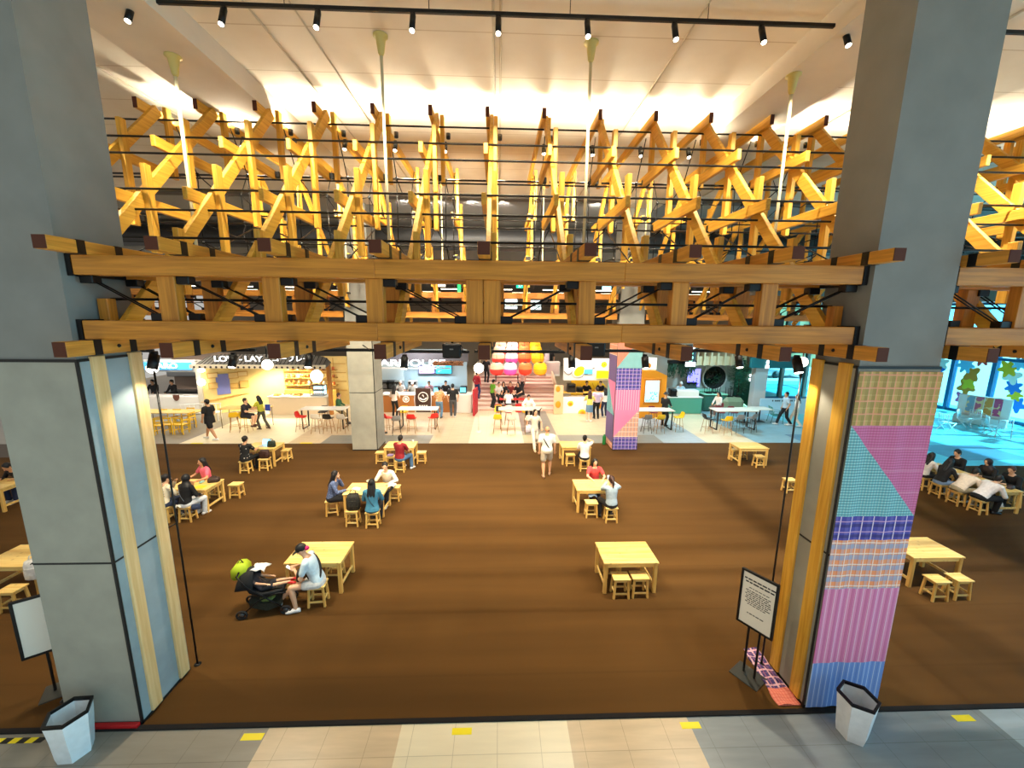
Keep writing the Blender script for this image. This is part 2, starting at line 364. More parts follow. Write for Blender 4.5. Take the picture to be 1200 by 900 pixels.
# patchwork cloth
C_YEL = woven('yellow plaid cloth', '#c9a462', ((0,9.5,.4,0,'#8f7a40',.65),(2,6,.4,0,'#a98f50',.5),(0,9.5,.1,.5,'#ec9a80',.9),(0,19,.06,.3,'#6f7a4a',.6),(2,6,.11,.6,'#ea937a',.8),(2,12,.06,.2,'#e0c890',.5)))
C_PINK = woven('pink check cloth', '#cf6c9a', ((0,28,.35,0,'#d98fae',.45),(2,28,.35,0,'#8f3260',.45),(2,3.3,.1,0,'#e2a4bd',.3)))
C_TEAL = woven('teal check cloth', '#78bac2', ((0,26,.35,0,'#b9dcd9',.6),(2,26,.35,0,'#23555f',.6)))
C_PURP = woven('purple plaid cloth', '#4b46a0', ((0,6.6,.3,.1,'#6a61b0',.7),(2,6.6,.3,.1,'#2b2257',.6),(0,6.6,.09,.6,'#e8d5e6',.9),(2,6.6,.09,.6,'#d9a9c8',.8)))
C_ORAN = woven('orange and blue plaid cloth', '#f39a68', ((0,7.4,.3,0,'#9ab6d0',.35),(2,6.2,.42,.2,'#7aa6cc',.65),(0,7.4,.1,.55,'#f3e2d6',.8),(2,6.2,.1,.7,'#f6e6da',.8),(0,14.8,.1,.2,'#c2462c',.5)))
C_STRP = woven('pink stripe cloth', '#e08bb2', ((0,10,.35,0,'#cc6a98',.8),(0,10,.16,.5,'#e9b9cf',.85),(0,20,.1,.1,'#b04a60',.7)))
C_BLUE = woven('blue stripe cloth', '#7596d4', ((0,13,.14,0,'#c9d6ee',.8),(0,13,.2,.5,'#5f7fc4',.6)))
C_ROSE = woven('rose cloth', '#e681ab', ((0,24,.3,0,'#df86a8',.4),)); C_CORAL = woven('coral cloth', '#e07a66', ((0,22,.3,0,'#f0a58e',.5),(1,22,.3,0,'#c85a4c',.4)))
C_OGRID = woven('orange grid cloth', '#de9d80', ((0,7,.2,0,'#8aa0b2',.7),(2,5,.12,0,'#f3ddd0',.8),(0,7,.1,.5,'#f2e0d8',.8)))
C_DPUR = woven('dark purple cloth', '#75608f', ((0,14,.3,0,'#7a6694',.5),(1,14,.3,0,'#6d5a88',.5)))
def cloth(name, m, parent, P, w, poly, off, amp=.012, nx=40, waves=11, thick=.006):
    """a hanging piece of cloth: P(u, z, d) places it, poly = [(u, z)...] (convex outline)"""
    zs = [q[1] for q in poly]; z0, z1 = min(zs), max(zs); nz = max(2, int((z1-z0)/.08)); rings = []
    for j in range(nz+1):
        z = z0 + (z1-z0)*j/nz; us = []
        for (ua, za), (ub, zb) in zip(poly, poly[1:]+poly[:1]):
            if abs(za-zb) < 1e-6:
                if abs(za-z) < 1e-6: us += [ua, ub]
            elif min(za,zb)-1e-6 <= z <= max(za,zb)+1e-6: us.append(ua + (ub-ua)*(z-za)/(zb-za))
        u0, u1 = min(us), max(us); f = []; bk = []
        for i in range(nx+1):
            u = u0 + (u1-u0)*i/nx; d = off + amp*(1+math.sin(u*waves+.5*math.sin(z*1.7)+z*.35))*.5 + amp*.35*(1+math.sin(u*waves*2.3+z*.9+1))
            f.append(P(u, z, d)); bk.append(P(u, z, d-thick))
        rings.append(f + bk[::-1])
    o = MB().loft(rings, True, False).build(name, m, parent); return o
w = thing('patchwork_wrap', 'patchwork of plaid and striped cloth hung on the right front column', 'fabric wrap', (RX0, FY0, 0), world=True)
PF = lambda u, z, d: Vector((RX0 + u, FY0 - d, z)); W1 = RX1-RX0+.005
for nm, m, poly in (('plaid_cloth', C_YEL, [(0,4.26),(W1,4.26),(W1,4.95),(0,4.95)]),('pink_cloth', C_PINK, [(W1,3.02),(W1,4.26),(0,4.26)]),('teal_cloth', C_TEAL, [(0,3.02),(W1,3.02),(0,4.26)]),
        ('purple_cloth', C_PURP, [(0,2.68),(W1,2.68),(W1,3.02),(0,3.02)]),('orange_cloth', C_ORAN, [(0,1.95),(W1,1.95),(W1,2.68),(0,2.68)]),('striped_cloth', C_STRP, [(0,.78),(W1,.78),(W1,1.95),(0,1.95)]),('blue_cloth', C_BLUE, [(0,.04),(W1,.04),(W1,.78),(0,.78)])):
    cloth(nm, m, w, PF, W1, poly, .014)
w = thing('patchwork_wrap', 'patchwork of cloth wrapped round the back column by the orange kiosk', 'fabric wrap', (4.82, BY0, 0), world=True)
PB = lambda u, z, d: Vector((4.82 + u, BY0 - d, z)); PL = lambda u, z, d: Vector((4.82 - d, BY0 + 1.1 - u, z)); W2 = 1.03
for nm, m, poly in (('rose_cloth', C_CORAL, [(0,3.55),(W2,4.9),(0,4.9)]),('teal_cloth', C_TEAL, [(0,3.5),(W2,3.5),(W2,4.9)]),('purple_cloth', C_PURP, [(0,2.6),(W2,2.6),(W2,3.5),(0,3.5)]),('striped_cloth', C_STRP, [(0,1.75),(W2,1.75),(W2,2.6),(0,2.6)]),
        ('rose_cloth', C_ROSE, [(0,.58),(W2,1.75),(0,1.75)]),('grid_cloth', C_OGRID, [(0,.58),(W2,.58),(W2,1.75)]),('violet_cloth', C_PURP, [(0,.04),(W2,.04),(W2,.58),(0,.58)])):
    cloth(nm, m, w, PB, W2, poly, .014, .008, 20)
for nm, m, poly in (('orange_cloth', C_OGRID, [(0,4.0),(1.1,4.0),(1.1,4.9),(0,4.9)]),('purple_cloth', C_DPUR, [(0,2.9),(1.1,2.9),(1.1,4.0),(0,4.0)]),('rose_cloth', C_ROSE, [(1.1,1.5),(1.1,2.9),(0,2.9)]),('teal_cloth', C_TEAL, [(0,1.5),(1.1,1.5),(0,2.9)]),('purple_cloth', C_DPUR, [(0,.3),(1.1,.3),(1.1,1.5),(0,1.5)]),('orange_cloth', C_OGRID, [(0,.04),(1.1,.04),(1.1,.3),(0,.3)])):
    cloth(nm, m, w, PL, 1.1, poly, .014, .008, 20)
# the spare cloth on the floor along the right column
t = thing('folded_cloth', 'purple plaid and coral cloth lying on the carpet along the right column', 'cloth', (4.3,5.2,CZ), world=True)
for nm, m, y0, y1 in (('plaid_cloth', woven('floor plaid', '#46386f', ((0,8,.22,0,'#e2b3bd',.9),(1,8,.22,.3,'#e2b3bd',.9),(0,8,.08,.5,'#c06a7d',.8),(1,8,.08,.6,'#8a5f90',.8))), 5.0, 5.72), ('coral_cloth', C_CORAL, 4.73, 5.0)):
    rings = []
    for j in range(13):
        y = y0 + (y1-y0)*j/12; ring = []
        xa = 4.09 + .10*(y-4.7) + .012*math.sin(y*19); xb = 4.435
        for i in range(9):
            x = xa + (xb-xa)*i/8; ring.append((x, y, CZ + .018 + .012*math.sin(x*23+y*9) + .008*math.sin(y*31)))
        rings.append(ring + [(q[0], q[1], CZ+.001) for q in ring[::-1]])
    MB().loft(rings, True, False).build(nm, m, t)
tag(MB().cbox((-5.2, 4.66, .035), (.62, .06, .06), .008).build('red_bumper', mat('red rubber', '#c01418', .5)), 'red strip along the foot of the left column beside the bin', 'bumper strip')
MB_ = MB()
# ------------------------------------------------------------------ canopy: frames
XF = lambda k: -.16 + 1.132*k + (.13 if k >= 5 else 0)
YMID = 10.75
def make_frame():
    """one truss frame, local x = 0, both halves"""
    t = thing('truss_frame', '-', 'timber truss')
    for sgn in (-1, 1):
        g = lambda y: (YMID + sgn*(YMID - y)) if sgn > 0 else y
        M = (lambda y: y) if sgn < 0 else (lambda y: 2*YMID - y)
        yb, zb = 5.06, 5.28; sl = (9.58-6.62)/(9.04-6.3)
        MB().beam((0, M(yb), 6.62+(yb-6.3)*sl), (0, M(9.08), 6.62+(9.08-6.3)*sl), .075, .19, (0,0,1), .006).build('strut', W_Y, t)
        for y0, y1, z in ((7.52,9.18,8.47),(6.55,8.4,7.38)):
            MB().beam((-.079, M(y0), z), (-.079, M(y1), z), .075, .18, (0,0,1), .006).build('cantilever_arm', W_Y, t)
        for y, z0, z1 in ((9.22,8.36,9.72),(8.1,7.2,9.05),(7.1,6.56,7.95),(6.12,5.85,6.78)):
            MB().beam((.08, M(y), z0), (.08, M(y), z1), .08, .135, (0,1,0), .006).build('post', W_Z, t)
        c = MB()
        P = lambda y, z: (.03, M(y), z)
        for a, q in ((P(9.5,9.5),P(9.97,8.7)),(P(9.97,8.7),P(10.75,8.45)),(P(9.22,8.42),P(9.97,8.7)),(P(9.97,8.7),P(9.9,7.2)),(P(8.3,7.3),P(9.9,7.2)),(P(9.9,7.2),P(10.75,7.05)),(P(8.3,7.3),P(6.3,6.3)),(P(9.9,7.2),P(11.6,6.35))): c.cyl(a, q, .012, None, 6)
        c.build('tension_cable', STEEL, t)
        for q in (P(9.97,8.7), P(9.9,7.2)): MB().ball(q, .045, 8, 6).build('cable_joint', BLACK, t)
        for y, z in ((9.15,8.47),(8.36,7.38)): MB().cbox((-.035, M(y), z), (.17, .09, .12), .01).build('connector', BLACK, t)
    MB().beam((-.079, 8.66, 9.575), (-.079, 2*YMID-8.66, 9.575), .075, .19, (0,0,1), .006).build('ridge_arm', W_Y, t)
    for y in (8.66, 2*YMID-8.66): MB().box((-.079, y, 9.575), (.077, .012, .192)).build('end_cap', mat('dark end grain', '#4f220c', .85), t)
    return t
ORD = ['first','second','third','fourth','fifth','sixth','seventh','eighth','ninth','tenth','eleventh','twelfth','thirteenth','fourteenth','fifteenth','sixteenth','seventeenth','eighteenth','nineteenth','twentieth','twenty-first']
FM = Maker(make_frame())
KS = list(range(-6, 13))
for i, k in enumerate(KS):
    if k <= 5: lab = '%s timber truss frame of the canopy, counting from the left column' % ORD[i]
    else: lab = '%s timber truss frame of the bay right of the patchwork column' % ORD[k-6]
    FM((XF(k), 0, 0), 0, lab, 'timber truss frames of the canopy')
# long steel rods across the frames
def xrod(y, z, r, lab, x0=-12, x1=16): tag(MB().cyl((x0,y,z),(x1,y,z), r, None, 6).build('tie_rod', STEEL), lab, 'tie rod', 'steel tie rods across the canopy')
R_ = [(9.06,9.44,'topmost steel tie rod, just under the front ends of the ridge arms'),(8.02,8.72,'second steel tie rod from the top, crossing the upper posts'),(9.1,8.36,'third steel tie rod from the top, at the foot of the upper posts'),(7.62,8.3,'steel tie rod under the middle cantilever arms'),(7.0,7.55,'steel tie rod through the front posts'),(6.85,7.2,'steel tie rod under the lower cantilever arms'),(8.3,7.3,'steel tie rod at the tail of the lower cantilever arms'),(9.9,7.2,'steel tie rod along the lower cable joints'),(5.95,6.62,'lowest front steel tie rod, just above the girder'),
      (12.4,9.44,'steel tie rod under the rear ends of the ridge arms'),(12.4,8.36,'steel tie rod at the foot of the rear upper posts'),(13.5,8.72,'steel tie rod crossing the rear upper posts'),(13.2,7.3,'steel tie rod at the tail of the rear lower arms'),(14.6,7.5,'steel tie rod through the rear posts'),(11.6,7.0,'steel tie rod along the rear cable joints'),(9.97,8.7,'steel tie rod along the upper cable joints')]
for y, z, lab in R_: xrod(y, z, .018, lab)

# girders
def girder(label, x0, x1, yf, yr, posts, zu, zl, flip, joints):
    t = thing('girder', label, 'timber girder', ((x0+x1)/2, yf, zl[0]), world=True)
    sg = 1 if yr > yf else -1
    xs = [x0] + joints + [x1]
    for nm, y, wd in (('upper_chord', yf, .2), ('rear_upper_chord', yr, .18)):
        for a, q in zip(xs, xs[1:]): MB().cbox(((a+q)/2, y, (zu[0]+zu[1])/2), (q-a, wd, zu[1]-zu[0]), .006).build(nm, WD_X, t)
    for nm, y, wd in (('lower_chord', yf, .2), ('rear_lower_chord', yr, .18)):
        for a, q in zip(xs, xs[1:]): MB().cbox(((a+q)/2, y, (zl[0]+zl[1])/2), (q-a, wd, zl[1]-zl[0]), .006).build(nm, WD_X, t)
    for x in posts:
        MB().cbox((x, yf+.01*sg, (zu[0]+zl[1])/2), (.2, .13, zu[0]-zl[1]), .005).build('post', WD_Z, t)
        MB().cbox((x+.05, yr, (zu[0]+zl[1])/2), (.19, .13, zu[0]-zl[1]), .005).build('rear_post', WD_Z, t)
    cb = MB(); xm = (x0+x1)/2
    bays = list(zip([x0-.1]+posts, posts+[x1+.1]))
    for a, q in bays:
        if q - a < .5: continue
        lft = (a+q)/2 < xm
        for y in (yf+.03*sg, yr-.03*sg):
            A = (a+.17 if lft else q-.17, y, zu[0]-.045); B = (q-.17 if lft else a+.17, y, zl[1]+.045)
            MB().cbox(A, (.15,.12,.09), .008).build('steel_plate', BLACK, t); MB().cbox(B, (.15,.12,.09), .008).build('steel_plate', BLACK, t); cb.cyl(A, B, .009, None, 6); cb.cyl((A[0],A[1]+.05*sg,A[2]),(B[0],B[1]+.05*sg,B[2]), .009, None, 6)
    cb.cyl((x0, (yf+yr)/2, (zu[0]+zl[1])/2), (x1, (yf+yr)/2, (zu[0]+zl[1])/2), .018, None, 6)
    for x in (x0, x1):
        for z in (sum(zu)/2, sum(zl)/2):
            s = 1 if x == x1 else -1
            MB().bx(x-.02*s, x+.05*s, min(yf,yr)-.1, max(yf,yr)+.1, z-.12, z+.12).build('end_bracket', BLACK, t)
    cb.build('cable', STEEL, t)
    for x in (x0, x1):
        s = 1 if x == x1 else -1
        MB().cbox((x-.03*s, yf+.22*sg, zl[1]+.07), (.12,.12,.38), .005).build('end_block', WD_Z, t)
    return t
ZU, ZL = (6.005,6.22), (5.275,5.49)
posts = [-3.85,-2.66,-1.47,-.29,-.08,1.06,2.2,3.3]
girder('front timber girder spanning between the two big columns', -4.83, 4.41, 4.87, 5.5, posts, ZU, ZL, False, [-1.44, 1.49])
girder('timber girder running on from the right column to the photo edge', 5.57, 14.6, 4.87, 5.5, [6.6,7.7,8.9,10.0,11.1,12.3,13.4], ZU, ZL, False, [9.5])
girder('rear timber girder spanning between the two back columns', -4.95, 4.77, 16.6, 16.0, [x+.05 for x in posts], (6.24,6.46), (5.45,5.68), False, [-1.44, 1.49])
girder('rear timber girder of the bay right of the patchwork column', 5.9, 15.4, 16.6, 16.0, [6.9,8,9.1,10.2,11.3,12.4,13.5,14.5], (6.24,6.46), (5.45,5.68), False, [10])
girder('rear timber girder of the bay behind the left column', -15.6, -6.07, 16.6, 16.0, [-14.6,-13.5,-12.4,-11.3,-10.2,-9.1,-8,-7], (6.24,6.46), (5.45,5.68), False, [-11])
# joists
def make_joist(up):
    t = thing('joist', '-', 'timber joist'); z = 6.29 if up else 5.19
    MB().beam((0,4.34,z),(0,6.5 if up else 6.35,z), .135, .14 if up else .165, (0,0,1), .006).build('beam', WD_Y, t)
    h = .075 if up else .087
    for y in (4.68, 5.12): MB().box((0,y,z), (.145,.09,2*h)).build('strap', BLACK, t)
    for x in ((-.068,.068) if not up else ()): MB().ball((x,4.93,z), .022, 8, 6).build('bolt', BLACK, t)
    MB().box((0,4.338,z), (.13,.008,.135 if up else .16)).build('end_grain', MATS['dark end grain'], t)
    return t
WD_Y = wood('girder timber along', '#d89436', '#b07424', 1)
for up in (True, False):
    J = Maker(make_joist(up)); nm = 'upper' if up else 'lower'
    for i, k in enumerate(range(-4, 5)):
        J((XF(k) + (.03 if k == -4 else 0), 0, 0), 0, '%s %s joist of the front girder, counting from the left column' % (ORD[i], nm), '%s joists of the front girder' % nm)
    for i, x in enumerate((5.68, 6.81, 7.95, 9.08)):
        J((x, 0, 0), 0, '%s %s joist of the girder right of the patchwork column' % (ORD[i], nm), '%s joists of the front girder' % nm)
# hanger poles with conical caps
def make_pole():
    t = thing('hanger_pole', '-', 'hanger pole')
    MB().cyl((0,0,-3.35),(0,0,-.2), .026, None, 10).build('pole', CREAM, t)
    MB().lathe([(.028,-.3),(.05,-.26),(.085,-.03),(.12,-.02),(.12,0)], n=14).build('cap', mat('yellowed plastic', '#d8c878', .5), t)
    MB().cbox((0,0,-3.37),(.09,.2,.06), .01).build('foot', BLACK, t)
    return t
PM = Maker(make_pole())
for px, py, y, z, lab in ((203,0,7.35,9.66,'cream hanger pole nearest the left column'),(446,0,7.35,ZC,'cream hanger pole left of the middle of the canopy'),(693,0,7.35,ZC,'cream hanger pole right of the middle of the canopy'),(930,0,7.35,9.66,'cream hanger pole nearest the patchwork column')):
    x = aty(px, {203:68,446:45,693:54,930:88}[px], y).x
    PM((x, y, z), 0, lab, 'cream hanger poles')
for x, lab in ((-5.2,'rear cream hanger pole behind the left column'),(-1.94,'rear cream hanger pole left of the middle'),(1.5,'rear cream hanger pole right of the middle'),(5.05,'rear cream hanger pole behind the right column')):
    PM((x, 14.15, 9.66 if abs(x) > 4 else ZC), 0, lab, 'cream hanger poles')
# ------------------------------------------------------------------ lights of the place
def light(kind, loc, e, colr=(1,1,1), aim=None, size=.1, ang=90, blend=.5, sy=None):
    d = bpy.data.lights.new(kind.lower()+'_light', kind); d.energy = e; d.color = colr
    o = bpy.data.objects.new(d.name, d); col.objects.link(o); o.location = loc
    if kind == 'SPOT': d.spot_size = math.radians(ang); d.spot_blend = blend; d.shadow_soft_size = size
    elif kind == 'AREA':
        d.size = size
        if sy: d.shape = 'RECTANGLE'; d.size_y = sy
    else: d.shadow_soft_size = size
    if aim is not None: o.rotation_euler = (Vector(aim)-Vector(loc)).to_track_quat('-Z','Y').to_euler()
    return o
WARM = (1,.88,.66); SOFT = (1,.93,.82); DAY = (.42,.84,1)
GLOW = mat('lamp glow', '#fff6e0', .4, emit=9, ecol='#fff3dc')
# uplights on the frames
def make_uplight():
    t = thing('uplight', '-', 'uplight')
    MB().lathe([(.02,-.12),(.045,-.11),(.05,0),(.04,0)], n=12).build('housing', BLACK, t)
    MB().lathe([(.039,-.004),(.039,.002)], n=12).build('lens', GLOW, t); return t
UM = Maker(make_uplight())
for i, k in enumerate(KS):
    x = XF(k) + .17
    UM((x, 9.5, 9.5), 0, ('small uplight on the %s truss frame counting from the left column' % ORD[i]) if k <= 5 else 'small uplight on the %s truss frame right of the patchwork column' % ORD[k-6], 'uplights on the truss frames')
    light('SPOT', (x, 9.5, 9.52), 70, (1,.89,.69), (x, 9.3, 11), .03, 172, .2)
# the ceiling track with its row of spotlights
TY, TZ = 6.42, 9.8
t = thing('track_rail', 'long black lighting track hung close under the ceiling', 'lighting track', (0,TY,TZ), world=True)
MB().cbox((0,TY,TZ), (26,.05,.05), .006).build('rail', BLACK, t)
h = MB()
for x in range(-9, 10, 2): h.cyl((x,TY,TZ),(x,TY,ZC), .006, None, 6)
h.build('hanger_wire', STEEL, t)
def make_spot(L, r):
    t = thing('spotlight', '-', 'spotlight')
    MB().cbox((0,0,-.035), (.07,.05,.05), .008).build('adapter', BLACK, t)
    R = Matrix.Rotation(math.radians(-22), 3, 'X'); a = Vector((0,0,-.06)); q = a + R @ Vector((0,0,-L))
    MB().cyl(a, q, r, None, 12).build('body', BLACK, t)
    MB().cyl(q + R @ Vector((0,0,.004)), q + R @ Vector((0,0,-.003)), r*.85, None, 12).build('lens', GLOW, t); return t
SM = Maker(make_spot(.26, .042))
TX = [aty(px, 14+i*3.3, TY).x for i, px in enumerate((155,263,373,484,584,688,790,892,990))] + [6.6,8.0,9.4,10.9,-7.4,-8.8]
for i, x in enumerate(TX):
    SM((x, TY, TZ), 0, ('%s black spotlight on the ceiling track counting from the left column' % ORD[i]) if i < 9 else ('%s black spotlight on the ceiling track beyond the right column' % ORD[i-9] if i < 13 else '%s black spotlight on the ceiling track beyond the left column' % ORD[i-13]), 'black spotlights on the ceiling track')
    light('SPOT', (x, TY+.14, TZ-.36), 560 if i < 9 else 900, WARM if i < 9 or i > 12 else (1,.96,.9), (x*1.02, 9.0, 5.6 if i < 9 else 1.5), .05, 95, .9)
# added spotlights inside the canopy, put in to brighten rear frames and tables
CS = Maker(make_spot(.2, .05))
for i, k in enumerate((-5,-4,-3,-2,-1,0,1,2,3,4)):
    x = XF(k) + .05
    CS((x, 9.9, 9.5), 0, '%s fill spotlight added inside the canopy below the ridge arms, counting from the left' % ORD[i], 'added fill spotlights inside the canopy')
    light('SPOT', (x, 10.02, 9.19), 760, WARM, (x, 14.2, 5.2), .12, 140, .6)
# lower tracks under the girder with lamps and speakers
LY = 6.62
for px0, px1, py, lab in ((158,180,411,'short black track beside the timber strips of the left column'),(262,300,410,'short black track above the waffle shop'),(352,441,410,'black track in front of the plain back column'),(468,550,412,'black track above the drinks counter'),(556,662,412,'black track above the stairs'),(664,762,411,'black track in front of the patchwork back column'),(803,868,411,'black track above the green cafe'),(912,946,412,'short black track beside the right column')):
    a, q = aty(px0,py,LY), aty(px1,py,LY); z = (a.z+q.z)/2
    t = thing('track_rail', lab, 'lighting track', ((a.x+q.x)/2, LY, z), world=True, group='black tracks under the girder')
    MB().cbox(((a.x+q.x)/2,LY,z), (q.x-a.x,.05,.05), .006).build('rail', BLACK, t)
    h = MB()
    for x in (a.x+.1, q.x-.1): h.cyl((x,LY,z),(x,LY-.35,5.11), .008, None, 6)
    h.build('hanger_rod', STEEL, t)
LM = Maker(make_spot(.2, .06))
for px, py, lab, on in ((273,411,'spotlight under the girder left of the waffle shop lettering',1),(362,411,'dark spotlight under the girder at the end of the waffle shop sign',0),(474,413,'dark spotlight under the girder over the white house letters',0),(670,413,'spotlight under the girder over the yellow egg stall',1),(756,413,'dark spotlight under the girder beside the patchwork back column',0),(866,412,'spotlight under the girder over the round green mirror',1)):
    p = aty(px, py, LY)
    LM((p.x, LY, p.z-.02), 0, lab, 'spotlights under the girder')
    if on: light('SPOT', (p.x, LY+.1, p.z-.29), 420, WARM, (p.x*.9, 7.4, 0), .05, 120, .8)
for x, y, sx, lab in ((-4.5,5.3,-1,'spotlight under the girder next to the left column timber strip'),(4.12,5.3,1,'spotlight under the girder next to the right column timber strip')):
    LM((x, y, 5.1), 0, lab, 'spotlights under the girder')
    light('SPOT', (x+sx*.03, y+.09, 4.83), 46, WARM, (x+sx*.3, y-.05, 3.0), .04, 105, .6)
def make_globe():
    t = thing('globe_lamp', '-', 'globe lamp')
    MB().cyl((0,0,.02),(0,0,.28), .012, None, 8).build('stem', BLACK, t); MB().ball((0,0,-.05), .085, 14, 10).build('bulb', GLOW, t); return t
GM = Maker(make_globe())
for px, py, lab in ((313,424,'white globe lamp in front of the waffle shop lettering'),(561,428,'white globe lamp left of the lanterns'),(178,428,'white globe lamp glowing beside the left column'),(941,421,'white globe lamp glowing beside the right column')):
    GM(aty(px, py, LY+.2), 0, lab, 'white globe lamps')
def make_speaker():
    t = thing('speaker', '-', 'speaker')
    MB().cbox((0,0,0), (.3,.26,.24), .02).build('cabinet', BLACK, t)
    MB().cbox((0,-.132,0), (.26,.012,.2), .004).build('grille', mat('speaker grille', '#1a1a1c', .7), t)
    MB().box((0,-.14,.03), (.06,.004,.02)).build('badge', mat('badge grey', '#8a8a8a', .5), t)
    MB().cyl((0,0,.1),(0,0,.3), .02, None, 8).build('bracket', STEEL, t); return t
SP = Maker(make_speaker())
for px, py, lab in ((531,410,'black box speaker above the drinks counter'),(695,408,'black box speaker in front of the patchwork back column')):
    p = aty(px, py, LY); SP((p.x, LY-.1, p.z), 0, lab, 'black box speakers under the girder')
# daylight of the glazed side on the right and soft light from the hall behind the camera
world = bpy.data.worlds.new('world'); scene.world = world; world.use_nodes = True
wn = world.node_tree.nodes; wl = world.node_tree.links; bg = wn['Background']
tc = wn.new('ShaderNodeTexCoord'); sp = wn.new('ShaderNodeSeparateXYZ'); wl.new(tc.outputs['Generated'], sp.inputs[0])
dt_ = wn.new('ShaderNodeVectorMath'); dt_.operation = 'DOT_PRODUCT'; dt_.inputs[1].default_value = (.96,.28,0); wl.new(tc.outputs['Generated'], dt_.inputs[0])
cr = wn.new('ShaderNodeValToRGB'); e = cr.color_ramp.elements; e[0].position = .0; e[1].position = 1
e[0].color = (.50,.47,.42,1); e[1].color = (1.3,3.2,4.2,1); m_ = e.new(.6); m_.color = (.48,.47,.45,1)
mr = wn.new('ShaderNodeMapRange'); mr.inputs[1].default_value = -1; mr.inputs[2].default_value = 1
wl.new(dt_.outputs['Value'], mr.inputs[0]); wl.new(mr.outputs[0], cr.inputs['Fac']); wl.new(cr.outputs['Color'], bg.inputs['Color']); bg.inputs['Strength'].default_value = .85
scene.view_settings.view_transform = 'Standard'; scene.view_settings.look = 'None'; scene.view_settings.gamma = 1; scene.view_settings.exposure = .25
scene.view_settings.use_curve_mapping = False
scene.cycles.use_denoising = True; scene.cycles.max_bounces = 6; scene.cycles.diffuse_bounces = 3; scene.cycles.glossy_bounces = 3; scene.cycles.transmission_bounces = 4
scene.cycles.sample_clamp_indirect = 6
# ------------------------------------------------------------------ pine tables and stools
def make_table():
    t = thing('pine_table', '-', 'table'); W, D, H = 1.12, .76, .70
    m = MB()
    for i in range(5): m.cbox((0, -D/2 + D*(i+.5)/5, H-.014), (W, D/5-.001, .028), .003)
    m.build('tabletop', PINE, t)
    for sx in (-1,1):
        for sy in (-1,1): MB().cbox((sx*(W/2-.05), sy*(D/2-.05), (H-.028)/2), (.07,.07,H-.028), .006).build('leg', PINE_Z, t)
    for sy in (-1,1): MB().cbox((0, sy*(D/2-.05), H-.075), (W-.17,.03,.09), .004).build('apron', PINE, t)
    for sx in (-1,1):
        MB().cbox((sx*(W/2-.05), 0, H-.075), (.03,D-.17,.09), .004).build('apron', PINE, t)
        MB().cbox((sx*(W/2-.05), 0, .17), (.03,D-.17,.055), .004).build('stretcher', PINE, t)
    return t
def make_stool():
    t = thing('pine_stool', '-', 'stool'); W, D, H = .34, .27, .44
    m = MB()
    for i in range(3): m.cbox((0, -D/2 + D*(i+.5)/3, H-.012), (W, D/3-.001, .024), .003)
    m.build('seat', PINE, t)
    for sx in (-1,1):
        for sy in (-1,1): MB().beam((sx*(W/2-.02), sy*(D/2-.02), 0), (sx*(W/2-.045), sy*(D/2-.04), H-.024), .042, .042, (0,1,0), .005).build('leg', PINE_Z, t)
    for sy in (-1,1):
        MB().cbox((0, sy*(D/2-.04), H-.055), (W-.13,.022,.05), .003).build('apron', PINE, t); MB().cbox((0, sy*(D/2-.027), .11), (W-.09,.022,.035), .003).build('stretcher', PINE, t)
    for sx in (-1,1):
        MB().cbox((sx*(W/2-.043), 0, H-.055), (.022,D-.12,.05), .003).build('apron', PINE, t); MB().cbox((sx*(W/2-.028), 0, .15), (.022,D-.1,.035), .003).build('stretcher', PINE, t)
    return t
TM = Maker(make_table()); ST = Maker(make_stool())
H90 = PI/2
for x, y, rz, lab in ((-3.69,7.6,0,'pine table beside the stroller'),(2.69,7.48,0,'pine table in front with two empty stools pulled to its near side'),(9.2,7.54,0,'pine table just right of the patchwork column'),
        (2.8,10.82,0,'pine table between the woman in red and the woman in grey'),(-3.72,10.65,0,'pine table shared by the denim jacket, blue jacket and white shirt'),(-8.72,10.98,0,'pine table of the woman in the pink top'),
        (-8.75,14.42,0,'pine table with the open laptop'),(-3.7,14.5,0,'pine table in front of the man in the dark red shirt'),(2.95,14.5,0,'pine table in front of the seated person in white near the patchwork back column'),
        (9.7,14.33,0,'empty pine table at the back right, stools tucked under it'),(-14.38,11.1,0,'pine table at the left edge, left of the big column'),(-9.55,7.6,0,'pine table mostly hidden behind the left column, near the framed notice'),
        (14.82,10.74,H90,'near half of the long pine table with the crowd at the right edge'),(14.82,11.88,H90,'far half of the long pine table with the crowd at the right edge')):
    TM((x,y,CZ), rz, lab, 'pine tables on the brown carpet')
